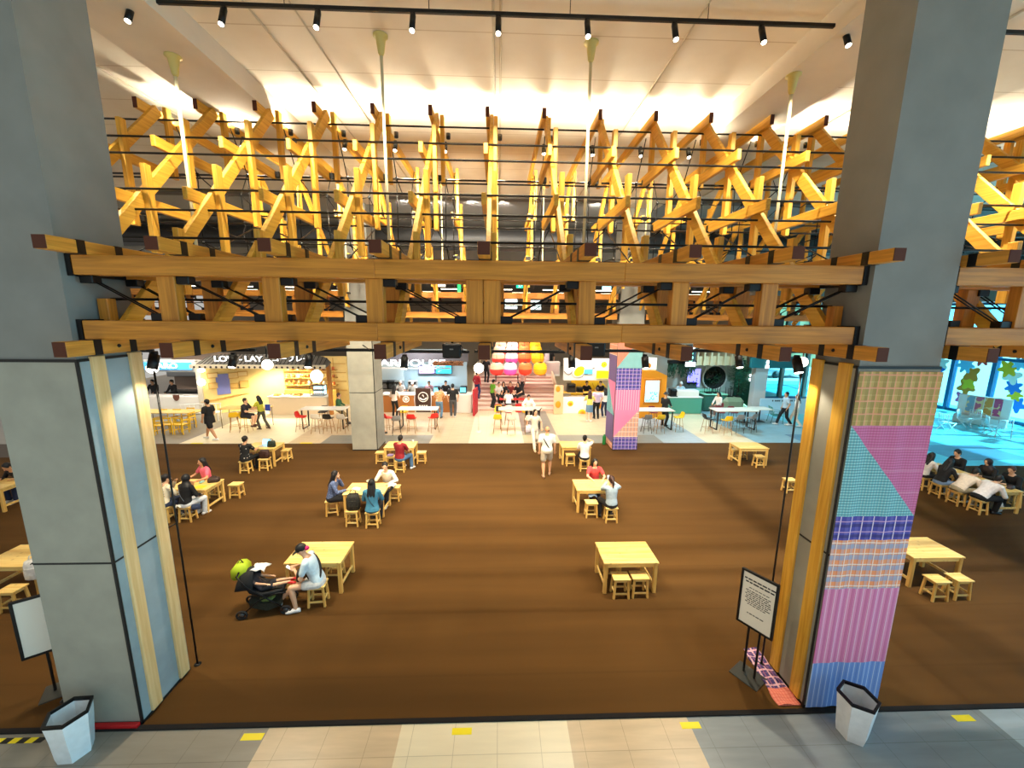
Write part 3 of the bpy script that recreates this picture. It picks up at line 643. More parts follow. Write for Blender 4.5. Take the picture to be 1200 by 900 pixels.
for x, y, rz, lab in ((2.47,7.08,0,'orange-seated pine stool, left of the pair at the front right table'),(2.86,7.1,0,'pine stool, right of the pair at the front right table'),
        (8.86,6.87,0,'pine stool nearest the patchwork column, left one of a pair'),(9.36,6.9,0,'pine stool right of another beside the patchwork column'),
        (-3.5,6.98,.1,'pine stool under the seated adult in a black cap'),(-3.5,7.78,0,'pine stool behind the table beside the stroller'),(2.5,7.72,0,'pine stool half hidden behind the front right table'),
        (2.62,10.28,0,'empty pine stool at the table of the woman in red'),(3.1,10.0,0,'pine stool under the woman in a grey top'),(2.98,11.5,0,'pine stool under the woman in red'),
        (-4.66,10.5,.2,'pine stool under the woman in the blue patterned jacket'),(-3.88,9.92,0,'pine stool carrying the dark backpack'),(-3.33,9.84,0,'pine stool under the woman in the denim jacket'),(-3.15,11.35,0,'pine stool under the person in the white shirt'),
        (-8.42,10.22,0,'pine stool under the person in the black headscarf'),(-8.98,10.2,0,'pine stool under the person in the cream hoodie'),(-8.02,11.62,0,'empty pine stool at the right end of the pink top table'),(-8.66,11.66,0,'pine stool under the woman in the pink top'),
        (-8.93,13.55,0,'pine stool under the person in the floral black shirt'),(-8.4,13.78,0,'pine stool with a brown bag beside the laptop user'),(-8.12,14.72,H90,'pine stool at the far right end of the laptop table'),
        (-4.46,14.42,0,'pine stool at the left end of the red shirt table'),(-2.92,14.42,0,'pine stool at the right end of the red shirt table'),(-3.95,13.98,0,'pine stool left of the man in dark red'),(-3.52,13.58,0,'pine stool under the man in dark red'),
        (2.72,14.12,0,'empty pine stool tucked under the table near the patchwork back column'),(3.14,13.62,0,'pine stool under the person in white near the patchwork back column'),
        (9.37,14.66,0,'pine stool under the left of the empty table at the back'),(9.86,13.9,0,'pine stool at the near right of the empty table at the back'),(9.75,14.75,0,'pine stool behind the empty table at the back'),
        (9.45,11.75,0,'lone pine stool half hidden behind the right column timber strip'),
        (14.05,10.3,H90,'stool under the white shirt nearest the camera in the crowd at the right edge'),(14.0,10.82,H90,'stool under the cream shirt, second in the crowd at the right edge'),(14.05,11.36,H90,'stool under the black hoodie in the crowd at the right edge'),(14.1,11.92,H90,'stool under the long-haired woman in white in the crowd'),
        (15.55,12.1,H90,'stool behind the crowd table at its far end'),(15.6,11.3,H90,'stool behind the middle of the crowd table'),(15.6,10.7,H90,'stool behind the near end of the crowd table'),
        (-9.15,6.95,0,'pine stool beside the framed notice on the left, white bag next to it'),(-14.45,10.45,0,'pine stool in front of the table at the left edge'),(-14.3,11.75,0,'pine stool behind the table at the left edge')):
    ST((x,y,CZ), rz, lab, 'pine stools on the brown carpet')
# ------------------------------------------------------------------ bar tables and bar chairs beyond the carpet
TOPW = mat('pale laminate', '#e6dfd0', .4); GLEG = mat('dark table leg', '#26231f', .45, .3)
def bar_table(name_lab, x, y, w, d, top, style, z=1.0):
    t = thing('bar_table', name_lab, 'bar table', (x,y,0), 0, 'bar tables beyond the carpet')
    MB().cbox((0,0,z-.02), (w,d,.04), .006).build('tabletop', top, t)
    for sx in (-1,1):
        m = MB(); X0 = sx*(w/2-.12)
        if style == 'loop':
            m.beam((X0,-d/2+.08,.0),(X0,-d/2+.05,z-.04),.05,.05); m.beam((X0,d/2-.08,.0),(X0,d/2-.05,z-.04),.05,.05); m.box((X0,0,.02),(.05,d-.14,.04)); m.box((X0,0,z-.06),(.05,d-.1,.04))
        else:
            for sy in (-1,1): m.cyl((X0+sx*.05,sy*(d/2-.05),0),(X0+sx*.05,sy*(d/2-.05),z-.04),.018,None,8)
            m.box((X0+sx*.05,0,z-.06),(.03,d-.1,.03))
        m.build('leg_frame', GLEG if style == 'loop' else mat('thin metal leg','#8a7a60',.4,.5), t)
    return t
BT = {}
for k, lab, px0, px1, fy, d, top, st in ((1,'long wooden table with yellow chairs beside the left column',172,236,499,.8,PINE,'thin'),(2,'wooden bar table where the couple sits by the waffle shop',264,318,500,.7,PINE,'thin'),(3,'pale bar table with red, white and black chairs left of the plain column',356,408,501,.75,TOPW,'loop'),
        (4,'white bar table with red chairs in front of the drinks counter',468,514,501,.75,TOPW,'loop'),(5,'pale bar table at the foot of the stairs',584,634,501,.75,mat('pinkish laminate','#e6cdb4',.4),'loop'),(6,'pale bar table beside the patchwork back column and the orange kiosk',738,786,502,.75,TOPW,'loop'),(7,'white bar table with yellow and grey chairs in front of the green cafe',833,882,502,.75,TOPW,'loop')):
    a, q = at(px0,fy), at(px1,fy); BT[k] = (a, q); bar_table(lab, (a.x+q.x)/2, a.y, q.x-a.x, d, top, st, .76 if k == 1 else 1.0)
CHAIRCOL = {}
def make_bar_chair(cname, hexc, leg):
    t = thing('bar_chair', '-', 'bar chair'); sh = mat('shell '+cname, hexc, .4)
    rings = []
    for y, z, w, lift in ((-.2,.70,.17,.0),(-.17,.715,.2,.01),(0,.70,.215,.025),(.13,.705,.21,.04),(.19,.76,.2,.05),(.215,.86,.19,.04),(.225,.95,.16,.03),(.228,.965,.12,.02)):
        f = []; bk = []
        for i in range(9):
            u = -1 + i/4; f.append((w*u, y - (lift*1.2 if y > .15 else 0)*u*u*.8, z + (lift if y <= .15 else 0)*u*u))
            bk.append((w*u, f[-1][1] + (.022 if y > .15 else 0), f[-1][2] - (.022 if y <= .15 else .004)))
        rings.append(f + bk[::-1])
    MB().loft(rings, True, True).build('shell_seat', sh, t)
    for sx in (-1,1):
        for sy in (-1,1): MB().tube([(sx*.2,sy*.2,0),(sx*.12,sy*.12,.7)], [.011,.014], 8).build('leg', leg, t)
    f = MB(); c = [(sx*.165, sy*.165, .27) for sx, sy in ((-1,-1),(1,-1),(1,1),(-1,1))]
    for i in range(4): f.cyl(c[i], c[(i+1)%4], .008, None, 6)
    f.build('foot_ring', leg, t); return t
LEGW = mat('chair leg wood', '#b98a5a', .5); LEGM = mat('chair leg metal', '#6b6259', .4, .5)
BC = {n: Maker(make_bar_chair(n, h, l)) for n, h, l in (('red','#d8261c',LEGW),('white','#e6dccd',LEGW),('black','#1c1a19',LEGW),('yellow','#f3c412',LEGW),('grey','#8b8784',LEGM),('maroon','#8a2a30',LEGM))}
def bchair(c, x, y, rz, lab): BC[c]((x,y,0), rz, lab, 'bar chairs beyond the carpet')
def bc_px(c, px, py, rz, lab): p = at(px, py); bchair(c, p.x, p.y, rz, lab)
for a in (('red',354,505,H90,'red bar chair at the left end of the table left of the plain column'),('white',372,507,PI,'white bar chair at the near side of the table left of the plain column'),('black',386,507,PI,'black bar chair at the near side of the table left of the plain column'),('black',380,498,0,'black bar chair behind the table left of the plain column'),('white',402,507,PI,'white bar chair half hidden by the plain column'),
        ('red',455,506,2.4,'red bar chair at the left end of the drinks counter table'),('grey',465,509,PI+.3,'grey bar chair at the near left of the drinks counter table'),('yellow',474,498,0,'yellow bar chair behind the drinks counter table'),('red',483,507,PI,'red bar chair at the near side of the drinks counter table'),('red',508,506,-2.6,'red bar chair at the right end of the drinks counter table'),
        ('yellow',583,507,PI,'yellow bar chair at the left end of the table at the foot of the stairs'),('white',599,508,PI,'white bar chair, left one of two at the near side of the stairs table'),('white',620,508,PI,'white bar chair behind the walking woman, at the stairs table'),('yellow',584,497,0,'yellow bar chair behind the left end of the stairs table'),('white',596,497,0,'white bar chair behind the stairs table'),
        ('grey',757,507,PI,'grey bar chair right of the patchwork back column'),('yellow',772,507,PI,'yellow bar chair at the near side of the kiosk table'),('yellow',794,505,-H90,'yellow bar chair at the right end of the kiosk table'),('maroon',764,498,0,'maroon bar chair behind the kiosk table'),
        ('black',828,507,H90,'black bar chair at the left end of the green cafe table'),('yellow',850,509,PI,'yellow bar chair at the near side of the green cafe table'),('grey',864,507,PI,'grey bar chair at the near side of the green cafe table'),('maroon',857,498,0,'maroon bar chair behind the green cafe table'),('grey',879,506,-2.8,'grey bar chair at the right end of the green cafe table'),('maroon',842,498,0,'maroon bar chair behind the left of the green cafe table'),
        ('yellow',276,505,PI+.5,'yellow bar chair left of the couple by the waffle shop'),('yellow',289,506,H90,'yellow bar chair of the man in dark by the waffle shop'),):
    bc_px(*a)
# low yellow wooden chairs
def make_chair():
    t = thing('yellow_chair', '-', 'chair'); y_ = mat('yellow lacquer', '#f2c21a', .4)
    MB().cbox((0,0,.45), (.4,.4,.03), .01).build('seat', y_, t)
    for sx in (-1,1):
        MB().beam((sx*.18,-.18,0),(sx*.17,-.17,.44),.035,.035,(0,1,0),.004).build('leg', y_, t)
        MB().beam((sx*.19,.2,0),(sx*.17,.2,.82),.035,.035,(0,1,0),.004).build('leg', y_, t)
    for z in (.6,.78): MB().cbox((0,.205,z), (.34,.022,.06), .005).build('back_rail', y_, t)
    for sx in (-1,1): MB().cbox((sx*.18,0,.2), (.022,.34,.03), .004).build('stretcher', y_, t)
    return t
YC = Maker(make_chair())
for px, py, lab in ((176,510,'yellow chair nearest the left column timber strip'),(191,509,'yellow chair, second at the long wooden table from the column'),(202,508,'yellow chair, third at the long wooden table from the column'),(214,508,'yellow chair, fourth at the long wooden table from the column'),(190,499,'yellow chair behind the long wooden table, left one'),(206,499,'yellow chair behind the long wooden table, middle one'),(222,502,'yellow chair at the right end of the long wooden table'),(222,497,'yellow chair behind the long wooden table, right one')):
    p = at(px, py); YC((p.x,p.y,0), PI if py > 505 else (0 if px != 222 or py < 500 else -H90), lab, 'yellow chairs at the long wooden table')

# ------------------------------------------------------------------ bins, notice stands, poles by the columns
BAG = mat('white bin liner', '#eef2f3', .35, 0, .06, 9, .3)
def make_bin():
    t = thing('waste_bin', '-', 'waste bin'); n = 6; H = .66
    def hexr(r, z, wob=0): return [(r*math.cos(2*PI*k/n+.2)*(1+wob*math.sin(5*k+z*9)), r*math.sin(2*PI*k/n+.2)*(1+wob*math.cos(3*k+z*7)), z) for k in range(n)]
    m = MB(); m.loft([hexr(.185,0),hexr(.2,.1,.015),hexr(.225,.4,.02),hexr(.25,H,.0),hexr(.232,H,.0),hexr(.2,.3,.05),hexr(.17,.06,.06)], True, False); m.build('liner_bag', BAG, t)
    r = MB(); r.loft([hexr(.253,H-.03),hexr(.258,H+.012),hexr(.222,H+.012),hexr(.222,H-.03)], False, False, True); r.build('rim', BLACK, t); return t
BN = Maker(make_bin())
BN((4.84,4.33,0), .35, 'white lined hexagonal bin in front of the patchwork column', 'hexagonal waste bins', (.92,.92,.92))
BN((-5.42,4.37,0), -.15, 'white lined hexagonal bin in front of the plain front column on the left', 'hexagonal waste bins', (.92,.92,.92))
def notice(lab, loc, rz, w, h, zc, text):
    t = thing('notice_stand', lab, 'notice stand', loc, rz)
    MB().cbox((0,0,.008), (.42,.36,.016), .004).build('base', mat('grey steel plate','#4a4c4a',.4,.6), t)
    for sx in (-1,1): MB().cbox((sx*.08,.02,zc*.5), (.028,.028,zc), .004).build('post', BLACK, t)
    f = MB()
    for sx in (-1,1): f.cbox((sx*(w/2-.015),-.01,zc), (.035,.04,h), .004)
    for sz in (-1,1): f.cbox((0,-.01,zc+sz*(h/2-.015)), (w,.04,.035), .004)
    fr = f.build('frame', BLACK, t)
    pn = MB().box((0,-.012,zc), (w-.05,.016,h-.05)).build('paper_panel', mat('notice paper', '#eee8da', .6), t)
    if text:
        rnd = random.Random(3); x = MB(); z = zc + h/2 - .13
        for i, (wd, th, gap) in enumerate(((.8,.022,.05),(.72,.022,.085),(.5,.01,.05),(.66,.012,.032),(.6,.012,.032),(.68,.012,.032),(.62,.012,.032),(.66,.012,.032),(.56,.012,.032),(.64,.012,.032),(.5,.012,.15),(.46,.014,.04))):
            W = w*wd; xx = -W/2
            while xx < W/2:
                s = rnd.uniform(.018,.05) * (1.6 if i < 2 else 1); x.box((min(xx+s/2,W/2), -.0215, z), (s, .003, th)); xx += s + .012
            z -= gap
        x.build('lettering', mat('print black', '#2a2624', .7), t)
    return t
notice('white notice in a black frame on posts, in front of the right column', (3.96,5.22,CZ), math.radians(-58), .52, .92, 1.3, True)
notice('white notice in a black frame, half hidden behind the left column', (-6.52,5.26,CZ), math.radians(35), .62, .92, 1.14, False)
def slim_pole(lab, x, y, h):
    t = thing('slim_pole', lab, 'pole', (x,y,CZ)); MB().cyl((0,0,0),(0,0,h), .013, None, 8).build('rod', BLACK, t); MB().lathe([(.05,0),(.05,.008),(.02,.02)], n=12).build('foot', BLACK, t)
    return t
slim_pole('slim black pole beside the inner corner of the left column', -4.83, 5.64, 4.95)
slim_pole('slim black pole beside the inner corner of the right column', 4.31, 5.42, 4.95)
slim_pole('slim black pole on the outer side of the left column', -6.3, 5.07, 4.95)
for lab, pts in (('black cord tied from the outer pole round the left column at mid height', [(-6.3,5.07,2.47),(-5.88,4.74,2.455),(-5.88,4.69,2.45)]),('black cord from the left column corner to the inner pole', [(-4.875,5.55,2.45),(-4.83,5.64,2.47)])):
    tag(MB().tube(pts, .009, 6).build('cord', BLACK), lab, 'cord')
# ------------------------------------------------------------------ stroller
def stroller():
    t = thing('stroller', 'black baby stroller with a green-yellow hood bag beside the seated adult', 'stroller', (-4.36,6.86,CZ), math.radians(10))
    # local -x is the handle end (away from the adult), +x the foot end
    K = mat('black stroller fabric', '#121214', .8, 0, .2, 30, .2); MT = mat('stroller frame', '#202022', .35, .7); G = mat('lime fabric', '#a8bf1e', .7)
    rg = []
    for x, z, w, h in ((-.34,.62,.16,.02),(-.25,.50,.19,.05),(-.05,.40,.2,.06),(.2,.43,.19,.05),(.3,.45,.17,.03)):
        rg.append([(x, -w, z+h*1.5), (x, -w*.95, z-h*.3), (x, 0, z-h), (x, w*.95, z-h*.3), (x, w, z+h*1.5), (x, w*.9, z+h*1.2), (x, 0, z+h*.2), (x, -w*.9, z+h*1.2)])
    MB().loft(rg, True, True).build('seat', K, t)
    # hood: a quarter dome over the head end
    m = MB(); rings = []
    for i in range(7):
        a = math.radians(200 - i*20); r = .27
        c = [(-.24 + .02 + r*math.cos(a)*.95, -.21*math.cos(PI*(j/8-.5))*0 + .21*math.sin(PI*(j/8-.5)), .58 + (r*math.sin(a)+.06)*math.cos(PI*(j/8-.5))) for j in range(9)]
        rings.append(c + [(q[0]*.97-.005, q[1]*.93, q[2]-.015) for q in c[::-1]])
    m.loft(rings, True, True).build('hood', K, t)
    f = MB()
    for s in (-1,1):
        f.tube([(-.42,s*.2,.86),(-.3,s*.2,.66),(.05,s*.21,.36),(.34,s*.2,.1)], .013, 8); f.tube([(-.4,s*.2,.09),(-.1,s*.21,.34),(.18,s*.2,.44),(.36,s*.19,.44)], .013, 8)
    f.tube([(-.42,-.2,.86),(-.44,0,.87),(-.42,.2,.86)], .016, 8); f.build('frame', MT, t)
    MB().loft([[(x,-w,z),(x,w,z),(x,w*.9,z-h),(x,-w*.9,z-h)] for x, w, z, h in ((-.28,.17,.3,.12),(0,.18,.24,.16),(.24,.17,.26,.12))], True, False).build('basket', mat('basket mesh','#2a2d22',.8,0,.4,40), t)
    MB().ball((-.02,-.03,.26), (.14,.11,.05), 10, 6).build('basket_load', mat('patterned pouch','#6c7a3c',.8,0,.5,30), t)
    for x, s in ((-.4,-1),(-.4,1),(.34,-1),(.34,1)):
        wl = MB(); wl.tube([(x+.085*math.cos(a*PI/6), s*.215, .09+.075*math.sin(a*PI/6)) for a in range(12)], .02, 8, True, True)
        w_ = wl.build('wheel', mat('tyre','#151515',.7), t); MB().cyl((x,s*.2,.09),(x,s*.23,.09),.045,None,12).build('hub', mat('hub grey','#4a4a4c',.4,.4), w_)
    f2 = MB(); f2.tube([(.28,-.19,.46),(.34,0,.53),(.28,.19,.46)], .014, 8); f2.build('bumper_bar', K, t)
    return t
stroller()
b = thing('diaper_bag', 'lime green and dark bag hanging on the stroller handle', 'bag', (-4.8,6.83,CZ+.72), math.radians(10))
MB().loft([[(x*w, y, z) for x, y in ((-1,-.12),(1,-.12),(1,.12),(-1,.12))] for w, z in ((.1,0),(.13,.05),(.125,.2),(.06,.27))], True, True).build('body', mat('lime fabric','#a8bf1e',.7), b)
MB().tube([(-.05,0,.26),(0,0,.34),(.05,0,.26)], .01, 6).build('strap', BLACK, b)
def drape(name, lab, cat, c, w, d, z, m, amp=.03, seed=1):
    rnd = random.Random(seed); ph = [rnd.uniform(0,6) for _ in range(6)]; rings = []
    for j in range(9):
        v = j/8-.5; ring = []
        for i in range(11):
            u = i/10-.5; q = 1 + .12*math.sin(5*u+ph[0])*math.cos(4*v+ph[1])
            ring.append((c[0]+u*w*q, c[1]+v*d*q, z + amp*(1-2.2*(u*u+v*v)) + amp*.5*math.sin(9*u+ph[2])*math.cos(8*v+ph[3])))
        rings.append(ring + [(q[0], q[1], q[2]-.014) for q in ring[::-1]])
    return tag(MB().loft(rings, True, True).build(name, m), lab, cat)
drape('muslin_cloth', 'white cloth thrown over the stroller hood', 'cloth', (-4.46,6.85), .26, .22, CZ+.88, mat('white muslin','#eceae6',.8), .05, 4)
# ------------------------------------------------------------------ people
def remeshed(name, mb, m, vox, parent, smooth=3, label=None):
    me = mb.mesh(name+'_src', m); o = bpy.data.objects.new(name+'_src', me); col.objects.link(o)
    r = o.modifiers.new('r', 'REMESH'); r.mode = 'VOXEL'; r.voxel_size = vox; r.use_smooth_shade = True
    if smooth: s = o.modifiers.new('s', 'SMOOTH'); s.factor = .5; s.iterations = smooth
    dg = bpy.context.evaluated_depsgraph_get(); out = bpy.data.meshes.new_from_object(o.evaluated_get(dg)); out.name = name
    bpy.data.objects.remove(o); bpy.data.meshes.remove(me)
    out.materials.clear(); out.materials.append(m); out.polygons.foreach_set('use_smooth', [True]*len(out.polygons))
    q = bpy.data.objects.new(name, out); col.objects.link(q); q.parent = parent
    if label: q['label'] = label
    return q
SKIN = {'a': mat('skin light','#e2b08c',.55), 'b': mat('skin warm','#cf9870',.55), 'c': mat('skin tan','#b97f58',.55)}
EYE = mat('eye dark', '#1a1210', .3); LIP = mat('lip', '#b0605a', .5)
def ik(a, b, l1, l2, pole):
    a, b, pole = Vector(a), Vector(b), Vector(pole); d = b - a; L = d.length
    if L > (l1+l2)*.995: b = a + d*((l1+l2)*.995/L); d = b-a; L = d.length
    x = (l1*l1 - l2*l2 + L*L)/(2*L); h = math.sqrt(max(l1*l1-x*x, 0)); n = d.normalized(); p = pole - n*pole.dot(n); p.normalize()
    return a + n*x + p*h, b
def oval(c, rx, ry, X, Y, n=14): return [c + X*(rx*math.cos(2*PI*k/n)) + Y*(ry*math.sin(2*PI*k/n)) for k in range(n)]
PEOPLE = []
def person(lab, loc, rz, pose='stand', h=1.7, seat=.45, top='#ffffff', sleeve='short', legs='#222222', leglen='long', shoes='#e8e6e2', hair='short', hcol='#17110e', skin='a',
           lean=0., look=(0.,0.), hl=None, hr=None, fl=None, fr=None, build=1.0, vox=.013, skirt=False, topmat=None, hem=0., group=None, shortl=.72):
    """faces local +y; hl / hr = left / right hand targets, fl / fr = ankles; look = (turn, nod)"""
    t = thing('person', lab, 'person', loc, rz, group); s = h/1.7; V = Vector
    if pose == 'sit': pel = V((0, -.02, seat + .085*s))
    else: pel = V((0, 0, .93*s))
    u = V((0, math.sin(lean), math.cos(lean))); f = V((0, math.cos(lean), -math.sin(lean))); Xa = V((1,0,0))
    sh = pel + u*(.47*s); nk = pel + u*(.53*s); lt, ln = look
    hd = nk + u*(.075*s) + V((0, .02*s + .05*ln, .075*s - .02*abs(ln)))
    B = MB(); S = MB(); Lg = MB(); k = build; sk = SKIN[skin]
    # torso
    def torso(M, inf, z0, z1):
        prof = [(-.10,.145,.105),(-.02,.16,.115),(.06,.155,.11),(.16,.135,.1),(.28,.152,.108),(.38,.168,.112),(.45,.165,.098),(.50,.11,.075),(.545,.06,.06)]
        R = []
        for a, rx, ry in prof:
            if a < z0 or a > z1: continue
            R.append(oval(pel + u*(a*s), rx*s*k+inf, ry*s*k+inf, Xa, f))
        M.loft(R)
    torso(B, 0, -.2, .6)
    B.cap(nk - u*.03*s, .056*s, hd - V((0,.01,.05))*s, .052*s)
    # head
    Rh = Matrix.Rotation(lt, 3, 'Z') @ Matrix.Rotation(-ln, 3, 'X')
    H = lambda x, y, z: hd + Rh @ V((x*s, y*s, z*s))
    B.ball(H(0,0,.02), (.074*s,.092*s,.1*s), 16, 12, Rh); B.ball(H(0,.022,-.055), (.052*s,.06*s,.058*s), 12, 8, Rh)
    B.cap(H(0,.092,.005), .010*s, H(0,.105,-.024), .015*s, 8)
    for sx in (-1,1): B.ball(H(sx*.076,-.005,-.005), (.013*s,.022*s,.032*s), 8, 6, Rh)
    # legs
    an = {}
    for sx, tgt in ((-1, fl), (1, fr)):
        hp = pel + V((sx*.09*s, 0, -.03*s))
        if tgt is None: tgt = V((sx*.1, .40*s, .075*s)) if pose == 'sit' else V((sx*.1, -.01, .075*s))
        kn, ak = ik(hp, V(tgt), .44*s, .425*s, V((sx*.12, 1, .35 if pose == 'sit' else .05)))
        an[sx] = (hp, kn, ak)
        B.cap(hp, .082*s*k, kn, .053*s*k); B.cap(kn, .053*s*k, kn.lerp(ak,.3), .055*s*k); B.cap(kn.lerp(ak,.3), .055*s*k, ak, .034*s)
        fd = V((sx*.12, 1, 0)).normalized()
        B.cap(ak - V((0,0,.03)), .035*s, ak + fd*.13*s - V((0,0,.045))*s, .025*s)
        q = MB(); zz = ak.z - .075*s
        q.loft([oval(ak + fd*(y*s) + V((0,0,-.075*s+hh*s*.5)), w*s, hh*s*.5, fd.cross(V((0,0,1))), V((0,0,1)), 10) for y, w, hh in ((-.075,.026,.07),(-.05,.04,.09),(.02,.044,.1),(.09,.05,.075),(.15,.046,.06),(.185,.02,.04))])
        q.build('shoe', mat('shoe '+shoes, shoes, .5), t)
        if leglen != 'none':
            r0, r1, r2 = (.1*s*k, .072*s*k, .062*s)
            Lg.cap(hp, r0, kn, r1)
            if leglen == 'long': Lg.cap(kn, r1, ak.lerp(kn,.08), r2)
            elif leglen == 'short': pass
    if leglen != 'none':
        if leglen == 'short':
            Lg = MB()
            for sx in (-1,1):
                hp, kn, ak = an[sx]; Lg.cap(hp, .103*s*k, hp.lerp(kn,shortl), .09*s*k)
        Lg.loft([oval(pel + u*(a*s), rx*s*k+.012, ry*s*k+.012, Xa, f) for a, rx, ry in ((-.12,.13,.1),(-.05,.16,.118),(.04,.158,.113),(.1,.145,.105))])
        if skirt:
            m = an[-1][1].lerp(an[1][1], .5)
            if pose == 'sit': Lg.loft([oval(pel.lerp(m,a), w*s, d*s, Xa, V((0,.2,1)).normalized()) for a, w, d in ((0,.18,.13),(.5,.2,.12),(1.0,.19,.09))])
            else: Lg.loft([oval(pel + V((0,0,-a*s)), w*s, d*s, Xa, V((0,1,0))) for a, w, d in ((-.05,.155,.12),(.1,.185,.145),(.38,.2,.155))])
        remeshed('trousers' if leglen == 'long' else ('skirt' if skirt else 'shorts'), Lg, mat('cloth '+legs, legs, .8, 0, .12, 20), vox, t)
    # shirt
    torso(S, .016, -.06-hem if hem < .05 else -.2, .51)
    if hem: S.loft([oval(pel + u*(a*s) if pose != 'sit' else pel + u*(a*s*.5), rx*s*k+.03, ry*s*k+.03, Xa, f) for a, rx, ry in ((.08,.15,.11),(-.05,.162,.118),(-hem,.168,.125))])
    for sx, tgt in ((-1, hl), (1, hr)):
        sp = sh + Xa*(sx*.175*s*k) + u*(-.01*s)
        if tgt is None: tgt = V((sx*.24*s, .06, pel.z - .02)) if pose != 'sit' else V((sx*.13*s, .30*s, seat + .20))
        el, wr = ik(sp, V(tgt), .275*s, .25*s, V((sx*.8, -.6, -.6)))
        B.cap(sh + Xa*(sx*.1*s), .06*s*k, sp, .052*s*k); B.cap(sp, .05*s*k, el, .038*s*k); B.cap(el, .038*s*k, wr, .026*s)
        # hand: palm, four fingers, thumb
        d = (wr - el).normalized(); dn = V((0,0,-1)) - d*(-d.z)
        if dn.length < .2: dn = V((0,1,0)) - d*d.y
        dn.normalize(); sd = d.cross(dn); pc = wr + d*(.045*s)
        B.loft([oval(wr + d*(a*s), rx*s, rz_*s, sd, dn, 10) for a, rx, rz_ in ((-.01,.024,.02),(.03,.036,.016),(.075,.04,.014),(.09,.036,.01))])
        for i, L in enumerate((.058,.068,.063,.05)):
            b0 = wr + d*(.085*s) + sd*((i-1.5)*.0205*s); b1 = b0 + (d*.8 + dn*.35)*(L*.55*s); b2 = b1 + (d*.4 + dn*.8)*(L*.5*s)
            B.cap(b0, .0095*s, b1, .009*s, 6); B.cap(b1, .009*s, b2, .0075*s, 6)
        th = sd*(-sx if dn.z < 0 else sx)
        B.cap(wr + d*.025*s + th*.025*s, .012*s, wr + d*.065*s + th*.055*s + dn*.01, .0085*s, 6)
        if sleeve != 'none':
            S.cap(sh + Xa*(sx*.1*s), .072*s*k, sp, .066*s*k)
            if sleeve == 'short': S.cap(sp, .066*s*k, sp.lerp(el,.62), .06*s*k)
            else: S.cap(sp, .064*s*k, el, .053*s*k); S.cap(el, .053*s*k, el.lerp(wr,.9), .042*s)
    remeshed('shirt', S, topmat or mat('cloth '+top, top, .8, 0, .1, 18, .2), vox, t)
    body = remeshed('body', B, sk, min(vox, .011), t, 2)
    for sx in (-1,1): MB().ball(H(sx*.031,.083,.012), (.012*s,.007*s,.008*s), 8, 6, Rh).build('eye', EYE, t)
    MB().ball(H(0,.083,-.054), (.022*s,.008*s,.007*s), 8, 6, Rh).build('mouth', LIP, t)
    # hair
    hm = mat('hair '+hcol, hcol, .55, 0, .3, 60, .3); Q = MB()
    if hair in ('short','long','pony','bun','crop'):
        th_ = .006 if hair == 'crop' else .014
        Q.ball(H(0,-.02,.035), ((.074+th_)*s,(.088+th_)*s,(.092+th_)*s), 16, 10, Rh); Q.ball(H(0,-.055,-.02), (.066*s,.05*s,.07*s), 12, 8, Rh)
        if hair == 'long':
            back = nk + u*(-.16*s) - f*(.115*s)
            for sx in (-.055,0,.055): Q.cap(H(sx,-.05,.02), .05*s, H(sx*1.1,-.085,-.12), .048*s); Q.cap(H(sx*1.1,-.085,-.12), .05*s, back + Xa*sx*1.4*s, .03*s)
            for sx in (-1,1): Q.cap(H(sx*.07,.0,.02), .025*s, H(sx*.08,-.02,-.14), .028*s)
        if hair == 'pony': Q.cap(H(0,-.1,.05), .03*s, H(0,-.145,-.03), .036*s); Q.cap(H(0,-.145,-.03), .036*s, H(0,-.13,-.2), .016*s)
        if hair == 'bun': Q.ball(H(0,-.1,.06), .048*s, 10, 8)
        remeshed('hair', Q, hm, .011, t, 2)
    elif hair == 'hijab':
        Q.ball(H(0,-.022,.02), (.096*s,.108*s,.118*s), 16, 12, Rh); Q.cap(H(0,-.03,-.08), .085*s, nk - u*.02, .11*s); Q.loft([oval(nk + u*a, rx*s, ry*s, Xa, f) for a, rx, ry in ((.05,.09,.09),(-.06,.19,.13),(-.16,.18,.135))])
        remeshed('headscarf', Q, hm, .012, t, 2)
    elif hair == 'cap':
        Q.ball(H(0,-.012,.045), (.088*s,.104*s,.088*s), 16, 10, Rh); Q.loft([[H(x*w,y,z+d) for x, d in ((-1,-.012),(-.5,.004),(0,.008),(.5,.004),(1,-.012))] + [H(x*w,y,z+d-.012) for x, d in ((1,-.012),(.5,.004),(0,.008),(-.5,.004),(-1,-.012))] for y, w, z in ((.06,.08,.05),(.12,.075,.042),(.17,.05,.03))])
        Q.build('cap', hm, t)
    elif hair == 'hat':
        Q.lathe([(.15*s,.05),(.155*s,.055),(.1*s,.075),(.09*s,.15),(.05*s,.165),(.01,.165)], hd, 18); Q.build('hat', hm, t)
    PEOPLE.append(t); t['_j'] = 0; del t['_j']
    return dict(t=t, sh=sh, nk=nk, pel=pel, hd=hd, H=H, s=s, u=u, f=f)
def strap_on(J, m, side=1, name='strap', w=.022):
    """a crossbody strap over one shoulder, worn on the shirt"""
    s, pel, u, f = J['s'], J['pel'], J['u'], J['f']; pts = []
    for i in range(28):
        a = 2*PI*i/28; h_ = .24 + .235*math.cos(a); x = side*(.02 + .135*math.cos(a)); y = math.sin(a)
        rx = 1; pts.append(pel + u*(h_*s) + Vector((1,0,0))*(x*s) + f*(y*.142*s))
    return MB().tube(pts, w*.5, 6, True, True).build(name, m, J['t'])
